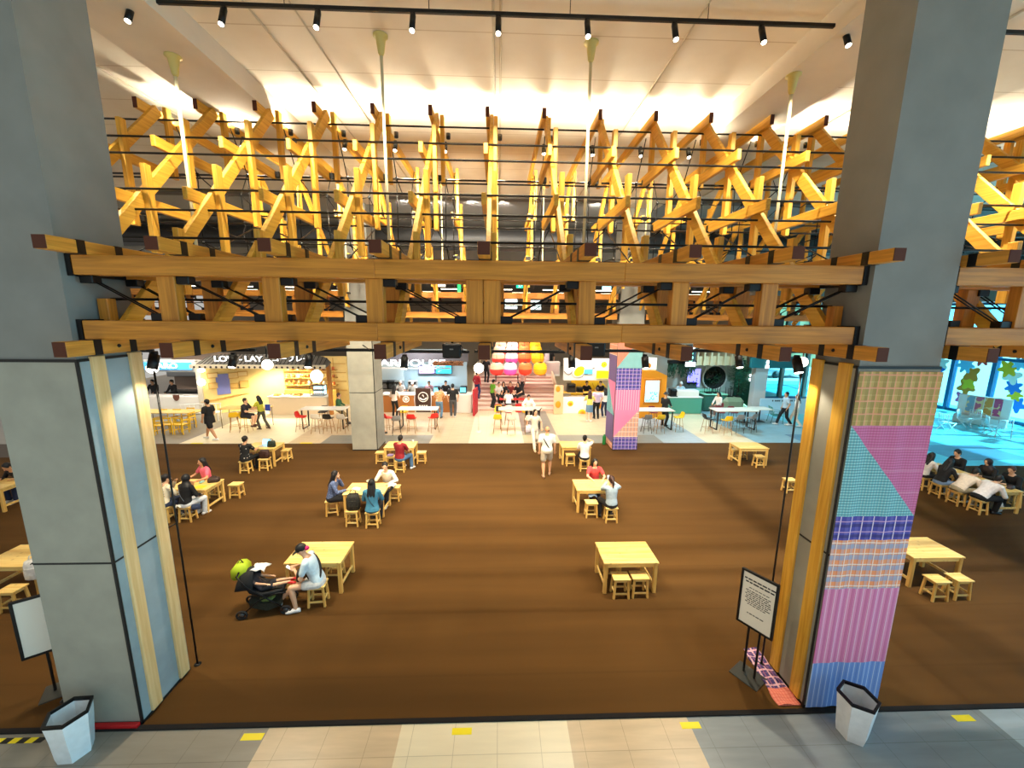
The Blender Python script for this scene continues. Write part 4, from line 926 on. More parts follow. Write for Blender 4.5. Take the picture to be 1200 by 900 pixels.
def floral(name, base, spots, scale=22, thr=.32):
    m, nt, b = newmat(name); N = nt.nodes; L = nt.links; tc = N.new('ShaderNodeTexCoord'); vo = N.new('ShaderNodeTexVoronoi'); vo.inputs['Scale'].default_value = scale
    L.new(tc.outputs['Object'], vo.inputs['Vector']); cr = N.new('ShaderNodeValToRGB'); cr.color_ramp.interpolation = 'CONSTANT'; e = cr.color_ramp.elements
    e[0].color = lin(spots); e[0].position = 0; e[1].color = lin(base); e[1].position = thr
    L.new(vo.outputs['Distance'], cr.inputs['Fac']); L.new(cr.outputs['Color'], b.inputs['Base Color']); b.inputs['Roughness'].default_value = .8; return m
PH = mat('phone black', '#101114', .25); Dg = math.radians
def phone(lab, loc, rz, tilt=.9, case=None):
    t = thing('phone', lab, 'phone', loc, rz); R = Matrix.Rotation(tilt, 3, 'X')
    MB().cbox((0,0,0), (.075,.15,.01), .004, R).build('case', case or PH, t); MB().box(R @ Vector((0,0,.0056)), (.066,.138,.001), R).build('screen', mat('phone screen','#dfe9ef',.2,emit=.6), t)
def local(loc, rz, p): return Vector(loc) + Matrix.Rotation(rz,3,'Z') @ Vector(p)
def bag(name, lab, loc, rz, w, d, h, colr, sag=.1, handle=True, m=None):
    t = thing(name, lab, 'bag', loc, rz); m = m or mat('bag '+colr, colr, .6, 0, .2, 14, .3)
    MB().loft([[(w/2*k*math.copysign(abs(math.cos(2*PI*i/16))**.6, math.cos(2*PI*i/16)), d/2*k*math.copysign(abs(math.sin(2*PI*i/16))**.6, math.sin(2*PI*i/16)), z*h) for i in range(16)] for k, z in ((.8,0),(1,.06),(1.02,.4),(.95,.75),(.8,.95),(.55,1.0-sag*.3))], True, True).build('body', m, t)
    if handle: MB().tube([(-w*.25,0,h*.92),(-w*.2,.01,h*1.15),(0,.015,h*1.25),(w*.2,.01,h*1.15),(w*.25,0,h*.92)], .01, 6).build('handle', m, t)
    MB().cbox((0,-d*.5,h*.45), (w*.6,.02,h*.4), .01).build('pocket', m, t); return t
# --- adult with the stroller
L0, rz = (-3.5,6.98,CZ), Dg(96)
J = person('adult in black cap, pale blue tee and white shorts, phone in hand by the stroller', L0, rz, 'sit', 1.7, .44, '#cfe4ee', 'short', '#e9e7e2', 'short', '#efeeec', 'cap', '#131314', 'a', .34, (0,.55), (-.06,.36,.78), (.07,.36,.8), (-.2,.34,.075), (-.04,.72,.13), shortl=.45)
strap_on(J, mat('black strap','#141416',.6), 1, 'strap', .04)
for sx in (-1,1): pass
MB().ball(J['H'](0,-.1,-.02), .045, 10, 8).build('hair_bun', mat('pink scrunchie','#e0246e',.7), J['t'], label='pink scrunchie')
phone('white phone held by the adult in the black cap', local(L0, rz, (.0,.47,.80)), rz, .7, mat('white phone','#e8e8ea',.3))
bag('sling_bag', 'black sling bag on the lap of the adult in the cap', local(L0, rz, (-.13,.24,.64)), rz, .2,.1,.2, '#17171a', .1, False)
# --- child in the stroller
c = person('small child with bare legs and red shoes lying back in the stroller', (-4.42,6.84,.29), Dg(-80), 'sit', 1.0, .16, '#3a3438', 'short', '#26262c', 'short', '#d01a1c', 'crop', '#1c120c', 'a', -.75, (0,.2), (-.14,.18,.3), (.14,.2,.3), (-.09,.6,.27), (.09,.6,.33), 1.0, .009)
# --- table of the woman in red and the woman in grey
person('woman with long dark hair in a coral red top, seated behind the pine table', (2.98,11.5,CZ), Dg(172), 'sit', 1.62, .44, '#e04a4a', 'short', '#23262e', 'long', '#d8d4cc', 'long', '#120c0a', 'a', .18, (.15,.1), (-.22,.4,.74), (.1,.42,.74))
L0, rz = (3.1,10.0,CZ), Dg(8)
person('woman with a brown ponytail in a grey top and black trousers, seen from behind', L0, rz, 'sit', 1.64, .44, '#9fb0ba', 'long', '#121214', 'long', '#1a1a1c', 'pony', '#3a1d12', 'a', .12, (0,.2), (.0,.36,.98), (.16,.34,1.0), (-.2,.3,.075), (.16,.34,.075))
phone('phone held up by the woman in the grey top', local(L0, rz, (.1,.47,1.06)), rz, 1.2)
drape('folded_jacket', 'blue and white jacket bundled under the table of the woman in red', 'jacket', (2.72,10.62), .26, .3, .5, mat('pale denim','#8fa6c0',.8), .05, 7)
# --- table of three
person('woman in a blue patterned jacket, chin on her hand, seated at the left', (-4.66,10.5,CZ), Dg(-78), 'sit', 1.64, .44, '#4f5d80', 'long', '#141318', 'long', '#e8e2da', 'long', '#140d0b', 'a', .22, (0,.1), (-.02,.22,1.02), (.12,.4,.74), topmat=floral('blue patterned cloth','#4c5a7e','#7d8bb0',26,.3))
person('person in a white long sleeved shirt resting the chin on a hand, behind the table', (-3.3,11.3,CZ), Dg(170), 'sit', 1.7, .44, '#efe6d6', 'long', '#2a2a30', 'long', '#e0dcd6', 'short', '#120c0a', 'a', .3, (.35,.25), (-.2,.36,.74), (.06,.3,1.0))
J = person('woman with long black hair in a teal denim jacket, seen from behind', (-3.33,9.84,CZ), Dg(4), 'sit', 1.66, .44, '#3f7f9c', 'long', '#1b1d24', 'long', '#1a1a1c', 'long', '#0d0a0a', 'a', .1, (.1,.1), hem=.12)
strap_on(J, mat('blue strap','#2c4a5e',.7), -1)
bag('backpack', 'dark patterned backpack standing on a stool beside the denim jacket', (-3.86,9.94,CZ+.44), .1, .34, .24, .44, '#232219', .1, True, floral('dark speckled cloth','#1d1c18','#4d4a38',30,.25))
drape('paper_bag', 'white crumpled takeaway bag on the table of three', 'bag', (-3.05,10.75), .2, .16, .73, mat('white paper','#efe9dd',.8), .09, 9)
drape('napkin', 'white paper on the table in front of the blue jacket', 'paper', (-4.02,10.62), .22, .18, .712, mat('white paper','#efe9dd',.8), .02, 12)
tag(MB().lathe([(.035,0),(.05,.05),(.1,.09),(.095,.09),(.04,.045)], (-3.75,10.98,.706), 14).build('bowl', mat('grey bowl','#b8aa98',.4)), 'small grey bowl at the back edge of the table of three', 'bowl')
# --- pink top table
person('woman with long dark hair in a pink top, turning to her left at the table', (-8.82,11.56,CZ), Dg(150), 'sit', 1.66, .44, '#ee6a80', 'short', '#2a2a30', 'long', '#e0dcd6', 'long', '#140b09', 'b', .12, (-.1,.05), (-.24,.36,.74), (.2,.36,.74))
person('person in a cream hoodie and jeans, hand at the face, by the timber strip', (-8.98,10.2,CZ), Dg(-25), 'sit', 1.66, .44, '#ecd9b4', 'long', '#27324c', 'long', '#ece9e4', 'bun', '#150d0b', 'a', .2, (-.2,.1), (.0,.3,1.02), (.1,.4,.74), topmat=floral('cream patterned cloth','#efe0c0','#cfa66e',14,.3))
J = person('person in a black headscarf and top with pale trousers, seen from behind', (-8.42,10.22,CZ), Dg(-12), 'sit', 1.64, .44, '#141315', 'long', '#d9dde2', 'long', '#e8e6e2', 'hijab', '#121113', 'a', .15, (0,.1))
strap_on(J, mat('steel chain','#8b8f98',.3,.8), -1, 'chain', .014)
bag('shoulder_bag', 'small navy shoulder bag at the hip of the black headscarf', (-8.12,10.14,CZ+.36), .3, .22, .07, .15, '#33405e', .1, False)
drape('white_cloth', 'white pouch lying on the stool edge behind the black headscarf', 'pouch', (-8.52,10.1), .16, .08, CZ+.46, mat('white paper','#efe9dd',.8), .05, 3)
bag('handbag', 'dark brown handbag lying on the pink top table', (-8.32,11.16,.706), .2, .3, .2, .14, '#3c2a22')
bag('handbag', 'tan brown bag on the pink top table before the cream hoodie', (-8.82,10.86,.706), .5, .24, .2, .12, '#a5744a')
tag(MB().cbox((-8.62,11.1,.73), (.1,.15,.05), .02).build('tissue_pack', mat('pale teal pack','#8fb8ae',.5)), 'pale teal tissue pack in front of the pink top', 'tissue pack')
tag(MB().cbox((-8.45,10.8,.711), (.28,.2,.01), .003).build('notebook', mat('yellow paper','#f3d032',.6)), 'yellow notebook at the near corner of the pink top table', 'notebook')
# --- laptop table
person('person with short dark hair in a black shirt with white flowers, at the laptop', (-8.93,13.55,CZ), Dg(-8), 'sit', 1.68, .44, '#18171a', 'short', '#141416', 'long', '#141416', 'bun', '#120c0a', 'b', .15, (-.1,.15), (-.08,.42,.75), (.14,.42,.75), topmat=floral('black floral cloth','#151416','#d8d2c6',11,.22))
t = thing('laptop', 'open silver laptop with a bright blue screen', 'laptop', (-8.7,14.35,.706), Dg(-10))
MB().cbox((0,0,.01), (.34,.24,.018), .004).build('keyboard_deck', mat('silver','#c6c9cc',.35,.7), t)
Rl = Matrix.Rotation(-.25, 3, 'X'); MB().cbox(Vector((0,.125,.125)), (.34,.012,.23), .004, Rl).build('lid', mat('silver','#c6c9cc',.35,.7), t); MB().box(Vector((0,.1175,.125)), (.315,.003,.2), Rl).build('screen', mat('laptop screen','#8fd3f2',.3,emit=1.6), t)
bag('shoulder_bag', 'dark green bag standing on the laptop table', (-8.38,14.25,.706), .1, .28, .14, .24, '#1d2a1d')
bag('tote_bag', 'dark brown bag standing on the stool beside the laptop user', (-8.4,13.8,CZ+.44), .05, .34, .2, .3, '#3a1c12', .1, False)
# --- dark red shirt table
person('man in a dark red shirt and jeans, seated with his back to the camera', (-3.52,13.58,CZ), Dg(-20), 'sit', 1.72, .44, '#8a1620', 'short', '#4d6f92', 'long', '#e8e6e2', 'short', '#0f0b0a', 'b', .1, (.1,.35), (-.1,.34,.72), (.12,.36,.72), (-.1,.36,.075), (.24,.36,.075), 1.08)
tag(MB().cbox((-3.97,13.98,CZ+.47), (.22,.2,.05), .02).build('pouch', mat('lilac pouch','#9a86b8',.7)), 'lilac pouch on the stool left of the man in dark red', 'pouch')
tag(MB().lathe([(.03,0),(.038,.1),(.034,.1),(.028,.01)], (-3.3,14.75,.706), 14).build('paper_cup', WHITE), 'white paper cup on the table of the man in dark red', 'cup')
# --- white top near the patchwork back column
L0, rz = (3.14,13.62,CZ), Dg(-6)
person('person with dark hair in a white tee, seated with the back to the camera', L0, rz, 'sit', 1.68, .44, '#f2efe8', 'short', '#15151a', 'long', '#17171a', 'bun', '#0f0b0a', 'a', .12, (-.3,.1), (-.1,.36,.74), (.1,.28,1.12))
# --- walkers on the carpet
J = person('bald man in a white shirt and beige shorts with a black shoulder strap, walking away', (1.69,13.1,CZ), Dg(-4), 'stand', 1.78, .44, '#f4f0e6', 'short', '#cdbfa6', 'short', '#b98f6e', 'none', '#c08a5c', 'b', .02, (0,0), (-.27,.0,.84), (.29,.05,.84), (-.1,-.14,.08), (.12,.12,.08), 1.16)
strap_on(J, mat('black strap','#141416',.6), -1, 'strap', .04)
J = person('woman in cream clothes striding towards the camera, dark hair swinging', (1.52,15.95,CZ), Dg(195), 'stand', 1.7, .44, '#efe4cf', 'short', '#eee3d2', 'long', '#d8b894', 'none', '#160c0a', 'a', .05, (.1,0), (-.26,.15,.95), (.28,-.1,.95), (-.09,-.3,.16), (.09,.28,.075), .92)
Q = MB(); H = J['H']; Q.ball(H(0,-.02,.035), (.088,.1,.105), 14, 10); Q.cap(H(-.05,-.07,0), .06, H(-.25,-.12,.02), .035); Q.cap(H(-.25,-.12,.02), .035, H(-.36,-.13,.14), .015); Q.cap(H(.07,-.02,.0), .035, H(.09,-.03,-.15), .03)
remeshed('hair', Q, mat('hair #160c0a','#160c0a',.5), .012, J['t'], 2)
bag('tote_bag', 'white and lilac tote bag hanging at the side of the striding woman', (1.27,16.02,.72), .4, .26, .12, .34, '#d8d2e2')
# --- crowd at the right edge
Rc = Dg(-90)
person('woman with long black hair in white, farthest on the near side of the crowd table', (14.1,11.92,CZ), Rc, 'sit', 1.62, .44, '#efe9e2', 'long', '#151518', 'long', '#222222', 'long', '#0d0a0a', 'a', .3, (.1,.3), (-.1,.4,.74), (.1,.4,.74))
person('person with long black hair in a black hoodie and jeans at the crowd table', (14.05,11.36,CZ), Rc, 'sit', 1.64, .44, '#17171a', 'long', '#7f9cc0', 'long', '#e8e6e2', 'long', '#0c0a0a', 'a', .35, (0,.3), (-.1,.4,.74), (.1,.4,.74))
person('person in a cream shirt bent over the crowd table, beige trousers', (14.0,10.82,CZ), Rc, 'sit', 1.7, .44, '#efdfc8', 'long', '#a79b7c', 'long', '#e8e6e2', 'short', '#100c0a', 'a', .75, (0,.5), (-.1,.5,.74), (.1,.5,.74), None, None, 1.1)
person('person in a white shirt bent over the crowd table, nearest the camera', (14.05,10.3,CZ), Rc, 'sit', 1.7, .44, '#f0ebe8', 'long', '#131316', 'long', '#17171a', 'short', '#100c0a', 'a', .75, (0,.5), (-.1,.5,.74), (.1,.5,.74), None, None, 1.12)
person('person in black with short hair behind the far end of the crowd table', (15.55,12.1,CZ), -Rc, 'sit', 1.7, .44, '#131316', 'long', '#17171a', 'long', '#17171a', 'short', '#0d0a0a', 'a', .3, (0,.3), (-.1,.42,.74), (.1,.42,.74))
person('person in a black headscarf behind the middle of the crowd table', (15.6,11.3,CZ), -Rc, 'sit', 1.66, .44, '#17171a', 'long', '#17171a', 'long', '#17171a', 'hijab', '#2a1f22', 'a', .3, (0,.25), (-.1,.42,.74), (.1,.42,.74))
person('person in black with tied brown hair at the near end behind the crowd table', (15.6,10.7,CZ), -Rc, 'sit', 1.66, .44, '#131316', 'long', '#17171a', 'long', '#17171a', 'bun', '#4a2a1c', 'a', .35, (.2,.25), (-.1,.42,.74), (.1,.42,.74))
for i, (x, y, w, d, c, lab) in enumerate(((14.7,10.55,.3,.21,'#f1efe9','open white booklet at the near end of the crowd table'),(15.0,10.9,.3,.21,'#e8e4dc','white sheet in front of the person with tied brown hair'),(14.72,11.4,.28,.2,'#ece8df','white sheet in front of the black hoodie'),(15.0,11.9,.28,.2,'#f1efe9','white sheet at the far end of the crowd table'))):
    tag(MB().cbox((x,y,.706+.006), (w,d,.012), .003, Matrix.Rotation(.3*i,3,'Z')).build('paper_sheet', mat('sheet '+c,c,.6)), lab, 'paper')
bag('shoulder_bag', 'dark bag lying on the near end of the crowd table', (15.05,10.4,.706), .3, .26, .12, .09, '#4a3b3a', .1, False)
bag('tote_bag', 'white bag under the near end of the crowd table', (14.75,10.4,CZ), .2, .3, .2, .3, '#d6d4d0')
# --- left edge
person('person in dark clothes slumped over the table at the left edge', (-14.3,11.75,CZ), Dg(178), 'sit', 1.7, .44, '#17161a', 'long', '#2b3350', 'long', '#dcdad6', 'short', '#0c0a0a', 'b', .6, (0,.6), (-.2,.42,.74), (.2,.42,.74))
person('person in dark clothes beside the left edge table, back to the photographer', (-14.45,10.45,CZ), Dg(5), 'sit', 1.66, .44, '#1c1b20', 'long', '#39435e', 'long', '#dcdad6', 'long', '#0c0a0a', 'a', .4, (0,.4), (-.2,.4,.74), (.2,.4,.74))
bag('tote_bag', 'white carrier bag with a black strap by the left column, above the notice', (-9.02,7.25,CZ+.44), .2, .3, .2, .4, '#d9d6d2')
tag(bpy.data.objects.get('fire_bottle'),) if bpy.data.objects.get('fire_bottle') else None
tag(MB().lathe([(.07,0),(.075,.03),(.075,.34),(.045,.4),(.03,.46),(.02,.46)], (4.66,16.55,CZ), 14).build('bottle', mat('green bottle','#1f7a3a',.4)), 'green bottle standing by the foot of the patchwork back column', 'bottle')
# --- beyond the carpet
V2 = .017
person('man in a black tee and black shorts striding left beyond the carpet', (-12.75,17.3,0), Dg(82), 'stand', 1.8, .44, '#121114', 'short', '#151417', 'short', '#eceae6', 'short', '#0f0b0a', 'b', .03, (0,0), (-.24,.12,.95), (.24,.1,.95), (-.1,-.33,.1), (.1,.33,.08), 1.16, V2, hem=.2)
BARF = dict(fl=(-.1,.34,.33), fr=(.1,.34,.33))
p = at(289,506); person('man in dark tee and shorts seated on a yellow bar chair by the waffle shop', (p.x,p.y,0), Dg(-85), 'sit', 1.75, .73, '#26222a', 'short', '#1c1a22', 'short', '#4a2c20', 'short', '#2a1a12', 'a', .15, (0,0), (-.15,.4,1.02), (.1,.4,1.02), BARF['fl'], BARF['fr'], 1.15, V2)
p = at(308,503); person('woman with long black hair in a yellow green top leaning at the waffle shop table', (p.x,p.y,0), Dg(75), 'stand', 1.64, .44, '#b9b733', 'short', '#4a473f', 'long', '#5a3a2a', 'long', '#0d0a0a', 'a', .12, (0,.1), (-.15,.4,1.03), (.1,.4,1.03), (-.1,.05,.08), (.1,-.28,.1), .95, V2)
person('person in a green jacket and khaki trousers seated left of the plain back column', at(398,497), Dg(-80), 'sit', 1.7, .74, '#2f5a35', 'long', '#a08a60', 'long', '#3a2c24', 'short', '#3a1410', 'b', .1, (0,0), None, None, None, None, 1.05, V2)
person('walker mostly hidden behind the plain back column, one leg showing', at(443,511), Dg(100), 'stand', 1.7, .44, '#a98f78', 'short', '#2a2622', 'short', '#2a2422', 'short', '#0f0b0a', 'b', .03, (0,0), None, None, (-.1,.25,.08), (.1,-.34,.15), 1, V2)
def atp(px, py): return tuple(at(px, py))
person('woman with long hair in a pale top and black skirt at the drinks counter', atp(463,489), Dg(-10), 'stand', 1.72, .44, '#e6d3c6', 'long', '#171518', 'long', '#1a1a1c', 'long', '#0f0b0a', 'a', .05, (0,.1), (-.2,.3,1.05), (.16,.32,1.05), None, None, .95, V2)
person('man in a tan patterned shirt and jeans leaning at the drinks counter', atp(515,490), Dg(-5), 'stand', 1.72, .44, '#c89868', 'short', '#5e7f9e', 'long', '#3a3430', 'short', '#0f0b0a', 'b', .15, (0,.1), (-.2,.34,1.05), (.16,.34,1.05), None, None, 1.08, V2, topmat=floral('tan patterned cloth','#c08e5c','#e8cfae',12,.3))
person('man in a black tee and grey trousers waiting at the drinks counter', atp(531,489), Dg(2), 'stand', 1.84, .44, '#121214', 'short', '#4b4d52', 'long', '#d8d4ce', 'short', '#0f0b0a', 'a', .0, (0,0), None, None, None, None, 1.08, V2)
# ------------------------------------------------------------------ food stalls beyond the carpet
def text_mesh(body, size, depth, m, parent, loc, name='lettering', sx=1.0, rx=PI/2):
    c = bpy.data.curves.new('t', 'FONT'); c.body = body; c.size = size; c.extrude = depth; c.align_x = 'CENTER'; c.align_y = 'CENTER'; c.offset = .004*size/.4
    o = bpy.data.objects.new('t', c); col.objects.link(o); dg = bpy.context.evaluated_depsgraph_get(); me = bpy.data.meshes.new_from_object(o.evaluated_get(dg))
    bpy.data.objects.remove(o); bpy.data.curves.remove(c)
    M = Matrix.Translation(loc) @ Matrix.Rotation(rx, 4, 'X') @ Matrix.Diagonal((sx,1,1,1)); me.transform(M); me.name = name; me.materials.clear(); me.materials.append(m)
    q = bpy.data.objects.new(name, me); col.objects.link(q)
    if parent is not None:
        q.parent = parent
        if '_o' in parent: me.transform(Matrix.Translation(-Vector(parent['_o'])))
    return q
def rect(px0, px1, py0, py1, Y):            # upright rectangle seen between pixel bounds at depth Y
    a, q = aty(px0, py0, Y), aty(px1, py1, Y); return a.x, q.x, min(a.z,q.z), max(a.z,q.z)
INOX = mat('stainless', '#9a9da0', .3, .9); DARKI = mat('dark interior', '#2a2522', .8); WLAM = mat('white laminate', '#ece8e0', .4); BEI = mat('beige counter', '#e6cfae', .5)
# rear walls and dark service ceiling of the stall zone
STW = mat('stall zone wall', '#8d8275', .8)
struct('wall_back', MB().bx(-30, 30, 43.8, 44, 0, 7.4), STW)
struct('wall_upper', MB().bx(-30, 30, 22.9, 23.1, 7.45, 10.2), mat('upper wall', '#b5afa5', .8, 0, .12, 1.2))
struct('ceiling', MB().bx(-30, 30, 22.9, 44, 7.4, 7.5), mat('black service ceiling', '#1d1c1d', .9))
struct('ceiling', MB().bx(-30, 30, 16.3, 22.9, 10.2, 10.4), mat('grey service ceiling', '#8b8a86', .9))
for i, (px, py) in enumerate(((443,283),(551,283),(632,284),(740,286))):
    p = aty(px, py, 22.85); t = thing('vent_grille', '%s grey vent grille on the upper wall behind the canopy, counting from the left' % ORD[i], 'vent', (p.x,22.88,p.z), world=True, group='vent grilles of the upper wall')
    f = MB(); 
    for a in (-.33,.33): f.bx(p.x+a-.03, p.x+a+.03, 22.85, 22.9, p.z-.36, p.z+.36)
    for a in (-.33,.33): f.bx(p.x-.36, p.x+.36, 22.85, 22.9, p.z+a-.03, p.z+a+.03)
    f.build('frame', mat('vent grey','#6d6a66',.6), t); s = MB()
    for j in range(9): s.bx(p.x-.3, p.x+.3, 22.86, 22.89, p.z-.29+j*.07, p.z-.25+j*.07)
    s.build('slats', mat('vent dark','#33312f',.6), t)
for y, z, r, c, lab in ((20.4,9.2,.5,'#3c3b3a','big dark round duct crossing under the service ceiling'),(21.8,9.75,.3,'#55534f','grey round duct above the big dark duct')):
    t = thing('air_duct', lab, 'duct', (0,y,z), world=True); MB().cyl((-28,y,z),(27.9,y,z), r, None, 20).build('pipe', mat('duct '+c, c, .5, .4), t); b_ = MB()
    for x in range(-28, 30, 4): b_.tube([(x, y+ (r+.015)*math.cos(a*PI/10), z+(r+.015)*math.sin(a*PI/10)) for a in range(20)], .02, 6, True, True)
    b_.build('band', mat('duct band','#777571',.4,.5), t)
def make_downlight():
    t = thing('downlight', '-', 'downlight'); MB().cyl((0,0,0),(0,0,.22), .09, None, 12).build('can', BLACK, t); MB().cyl((0,0,-.012),(0,0,.002), .08, None, 12).build('lens', GLOW, t); return t
DL = Maker(make_downlight())
for i, (px, py) in enumerate(((311,232),(473,233),(512,235),(553,235),(589,236),(663,237),(701,238),(741,239))):
    DL(aty(px, py, 17.2), 0, '%s white downlight high behind the canopy, counting from the left' % ORD[i], 'downlights behind the canopy'); q_ = aty(px, py, 17.2); light('SPOT', (q_.x, q_.y, q_.z-.05), 260, SOFT, (q_.x, 22.8, 8.6), .08, 110, .7)
# lights in the service zone, exit sign, screens seen between the girder chords
def make_batten():
    t = thing('strip_light', '-', 'strip light'); MB().cbox((0,0,0), (1.3,.1,.06), .01).build('housing', WHITE, t); MB().cbox((0,0,-.04), (1.26,.07,.03), .01).build('tube', GLOW, t); return t
BL = Maker(make_batten()); n_ = 0
for j, (Y, z) in enumerate(((25.5,7.2),(29,7.2),(33,7.2),(24.6,4.6))):
    for i in range(12):
        x = -19 + i*3.2 + (j % 2)*1.4
        if j == 3 and -2 < x < 4.5: continue
        BL((x, Y, z), 0, '%s ceiling strip light from the left in the %s row over the food stalls' % (ORD[i], ('nearest high','middle high','far high','low')[j]), 'strip lights over the food stalls')
t = thing('exit_sign', 'small green exit sign between the girder chords in the middle', 'exit sign', aty(609,335,24.5), world=True); p = aty(609,335,24.5)
MB().cbox(p, (.42,.06,.26), .01).build('lightbox', mat('exit green','#19b48a',.4,emit=2.2), t)
mm = MB(); mm.ball(p+Vector((-.05,-.035,.06)), (.025,.006,.025), 8, 6); mm.beam(p+Vector((-.05,-.035,.03)), p+Vector((-.02,-.035,-.03)), .01, .03); mm.beam(p+Vector((-.02,-.035,-.03)), p+Vector((-.08,-.035,-.1)), .01, .02); mm.beam(p+Vector((-.02,-.035,-.03)), p+Vector((.05,-.035,-.09)), .01, .02); mm.beam(p+Vector((.06,-.035,0)), p+Vector((.15,-.035,0)), .01, .02); mm.build('pictogram', mat('sign white','#f2fff8',.4,emit=2), t)
def screen(lab, px0, px1, py0, py1, Y, colr, e=1.5, art=None, name='display_screen'):
    x0, x1, z0, z1 = rect(px0, px1, py0, py1, Y); t = thing(name, lab, 'screen', ((x0+x1)/2, Y, (z0+z1)/2), world=True)
    MB().cbox(((x0+x1)/2, Y+.04, (z0+z1)/2), (x1-x0+.06, .06, z1-z0+.06), .01).build('bezel', BLACK, t); MB().bx(x0, x1, Y-.005, Y+.008, z0, z1).build('panel', mat('screen '+colr, colr, .3, emit=e), t)
    if art:
        a = MB(); rnd = random.Random(int(px0)); w, h = x1-x0, z1-z0
        for i in range(art[1]): u, v = rnd.uniform(.1,.85), rnd.uniform(.1,.85); a.box((x0+u*w, Y-.008, z0+v*h), (w*rnd.uniform(.05,.22), .004, h*rnd.uniform(.04,.1)))
        a.build('artwork', mat('screen '+art[0], art[0], .3, emit=e), t)
    return t
screen('white lit menu board seen between the girder chords', 592, 606, 350, 362, 26, '#dff2f5', 2, ('#3f7f8f', 8)); screen('pale lit panel beside the white menu board between the girder chords', 622, 634, 352, 363, 26, '#cfe6e6', 1.6, ('#5d6c70', 6)); screen('cyan lit screen high between the girder chords', 706, 716, 332, 340, 25, '#b5f2f2', 2)
screen('narrow green lit panel between the girder chords', 536, 540, 330, 343, 25, '#35d66a', 2); screen('white lamp panel between the girder chords on the left of the green one', 512, 522, 330, 336, 25, '#fff3d8', 3)
# lamps that light the stalls
SLOT = ('blue sign stall','inside of the waffle shop','walkway before the waffle shop','drinks counter','back of the drinks counter','foot of the stairs','lanterns','egg stall','kiosk','green cafe','yellow chairs','far left hall','far right hall')
for (x, y, z, e, c), nm in zip(((-17.5,20.8,4.6,260,SOFT),(-12.4,22.9,2.72,620,(1,.88,.56)),(-12.6,19,6,230,SOFT),(-4.4,20.9,4.6,320,(1,.95,.92)),(-4.5,23.6,2.9,200,(.85,.95,1)),(1.0,20.3,6,420,SOFT),(1.0,26,5.5,420,(1,.85,.82)),(5.2,20.6,4.6,240,SOFT),(8.3,18.9,5.5,240,(.95,.98,1)),(12.4,20.6,4.9,360,DAY),(-17,18.0,6,200,SOFT),(-6,33,7,500,SOFT),(8,33,7,500,SOFT)), SLOT):
    BL((x,y,z+.09), 0, 'strip light lighting the ' + nm, 'strip lights of the food stalls')
    light('SPOT', (x,y,z), e*1.9, c, (x,y+.3,0), .2, 150, .6)

# --- stall with the blue sign
BX0, BX1 = at(163,498).x, -16.1; Y1 = 21.8
t = thing('kitchen_stall', 'pale kitchen stall with a bright blue sign, by the left column', 'food stall', (-17.8,Y1,0), world=True)
MB().cbox((-17.9,Y1+.3,.52), (3.3,.7,1.04), .03).build('counter', WLAM, t)
x0, x1, z0, z1 = rect(166,227,424,433,Y1)
MB().bx(x0-.4, x1+.2, Y1-.1, Y1+.3, z0-.12, z1+.1).build('fascia', mat('fascia pale','#cfcac2',.6), t)
MB().cbox(((x0+x1)/2, Y1-.14, (z0+z1)/2), (x1-x0, .1, z1-z0), .01).build('sign_box', mat('sign blue','#4aa6e6',.4,emit=.8), t)
text_mesh('LARO', .4, .015, mat('letter white','#ffffff',.4,emit=1.2), t, Vector((x0+1.35, Y1-.21, (z0+z1)/2)), sx=1.3)
MB().bx(-19.6, -16.1, 24.2, 24.3, 0, 3.2).build('back_wall', mat('kitchen wall','#a58f80',.6), t); MB().bx(-16.3, -16.1, Y1, 24.2, 0, 3.0).build('side_wall', WLAM, t)
h = MB(); h.cbox((-18.2,23.8,2.1), (2.4,.8,.5), .05); h.build('extractor_hood', INOX, t); MB().cbox((-18.2,23.7,.5), (2.8,.8,1.0), .02).build('kitchen_bench', INOX, t)
x0, x1, z0, z1 = rect(229,242,432,490,Y1-.1)
MB().bx(x0, x1, Y1-.15, Y1+.1, 0, z1+.35).build('pillar', mat('pillar cream','#d8d0be',.6), t)
sc = MB(); zc = .95; xc = aty(207,470,Y1-.08).x; sc.prism([(xc+dx, Y1-.06, zc+dz) for dx, dz in ((-.16,.16),(.16,.16),(.16,0),(.1,-.12),(0,-.18),(-.1,-.12),(-.16,0))], (0,-.03,0)); sc.build('badge', mat('badge brown','#6a4030',.6), t)
for py, lab in ((448,'round lit wall lamp on the pillar between the blue sign and the waffle shop'),(434,'upper lit wall lamp on the pillar between the blue sign and the waffle shop')):
    p = aty(236, py, Y1-.3); q = thing('wall_lamp', lab, 'wall lamp', p); MB().ball((0,0,0), (.2,.12,.18) if py > 440 else (.18,.12,.1), 14, 10).build('shade', GLOW, q); MB().cbox((0,.12,0), (.1,.06,.1), .01).build('bracket', BLACK, q)
person('cook in dark clothes and cap at the left of the blue sign stall', (aty(181,455,22.9).x,22.9,0), PI, 'stand', 1.75, .44, '#17161a', 'long', '#1d1c20', 'long', '#222222', 'short', '#111010', 'b', .1, (0,.2), (-.2,.35,1.05), (.2,.35,1.05), None, None, 1.1, V2)
person('cook in dark clothes at the right of the blue sign stall', (aty(204,455,22.8).x,22.8,0), Dg(160), 'stand', 1.76, .44, '#151418', 'long', '#1d1c20', 'long', '#222222', 'short', '#0e0d0d', 'b', .1, (0,.2), (-.2,.35,1.05), (.2,.35,1.05), None, None, 1.1, V2)
p = at(238,492); t = thing('slatted_bench', 'white slatted bench railing in front of the blue sign stall', 'bench', (p.x,p.y-.2,0), Dg(12)); r = MB()
for z in (.85,.45): r.cbox((0,.2,z), (1.9,.05,.05), .008)
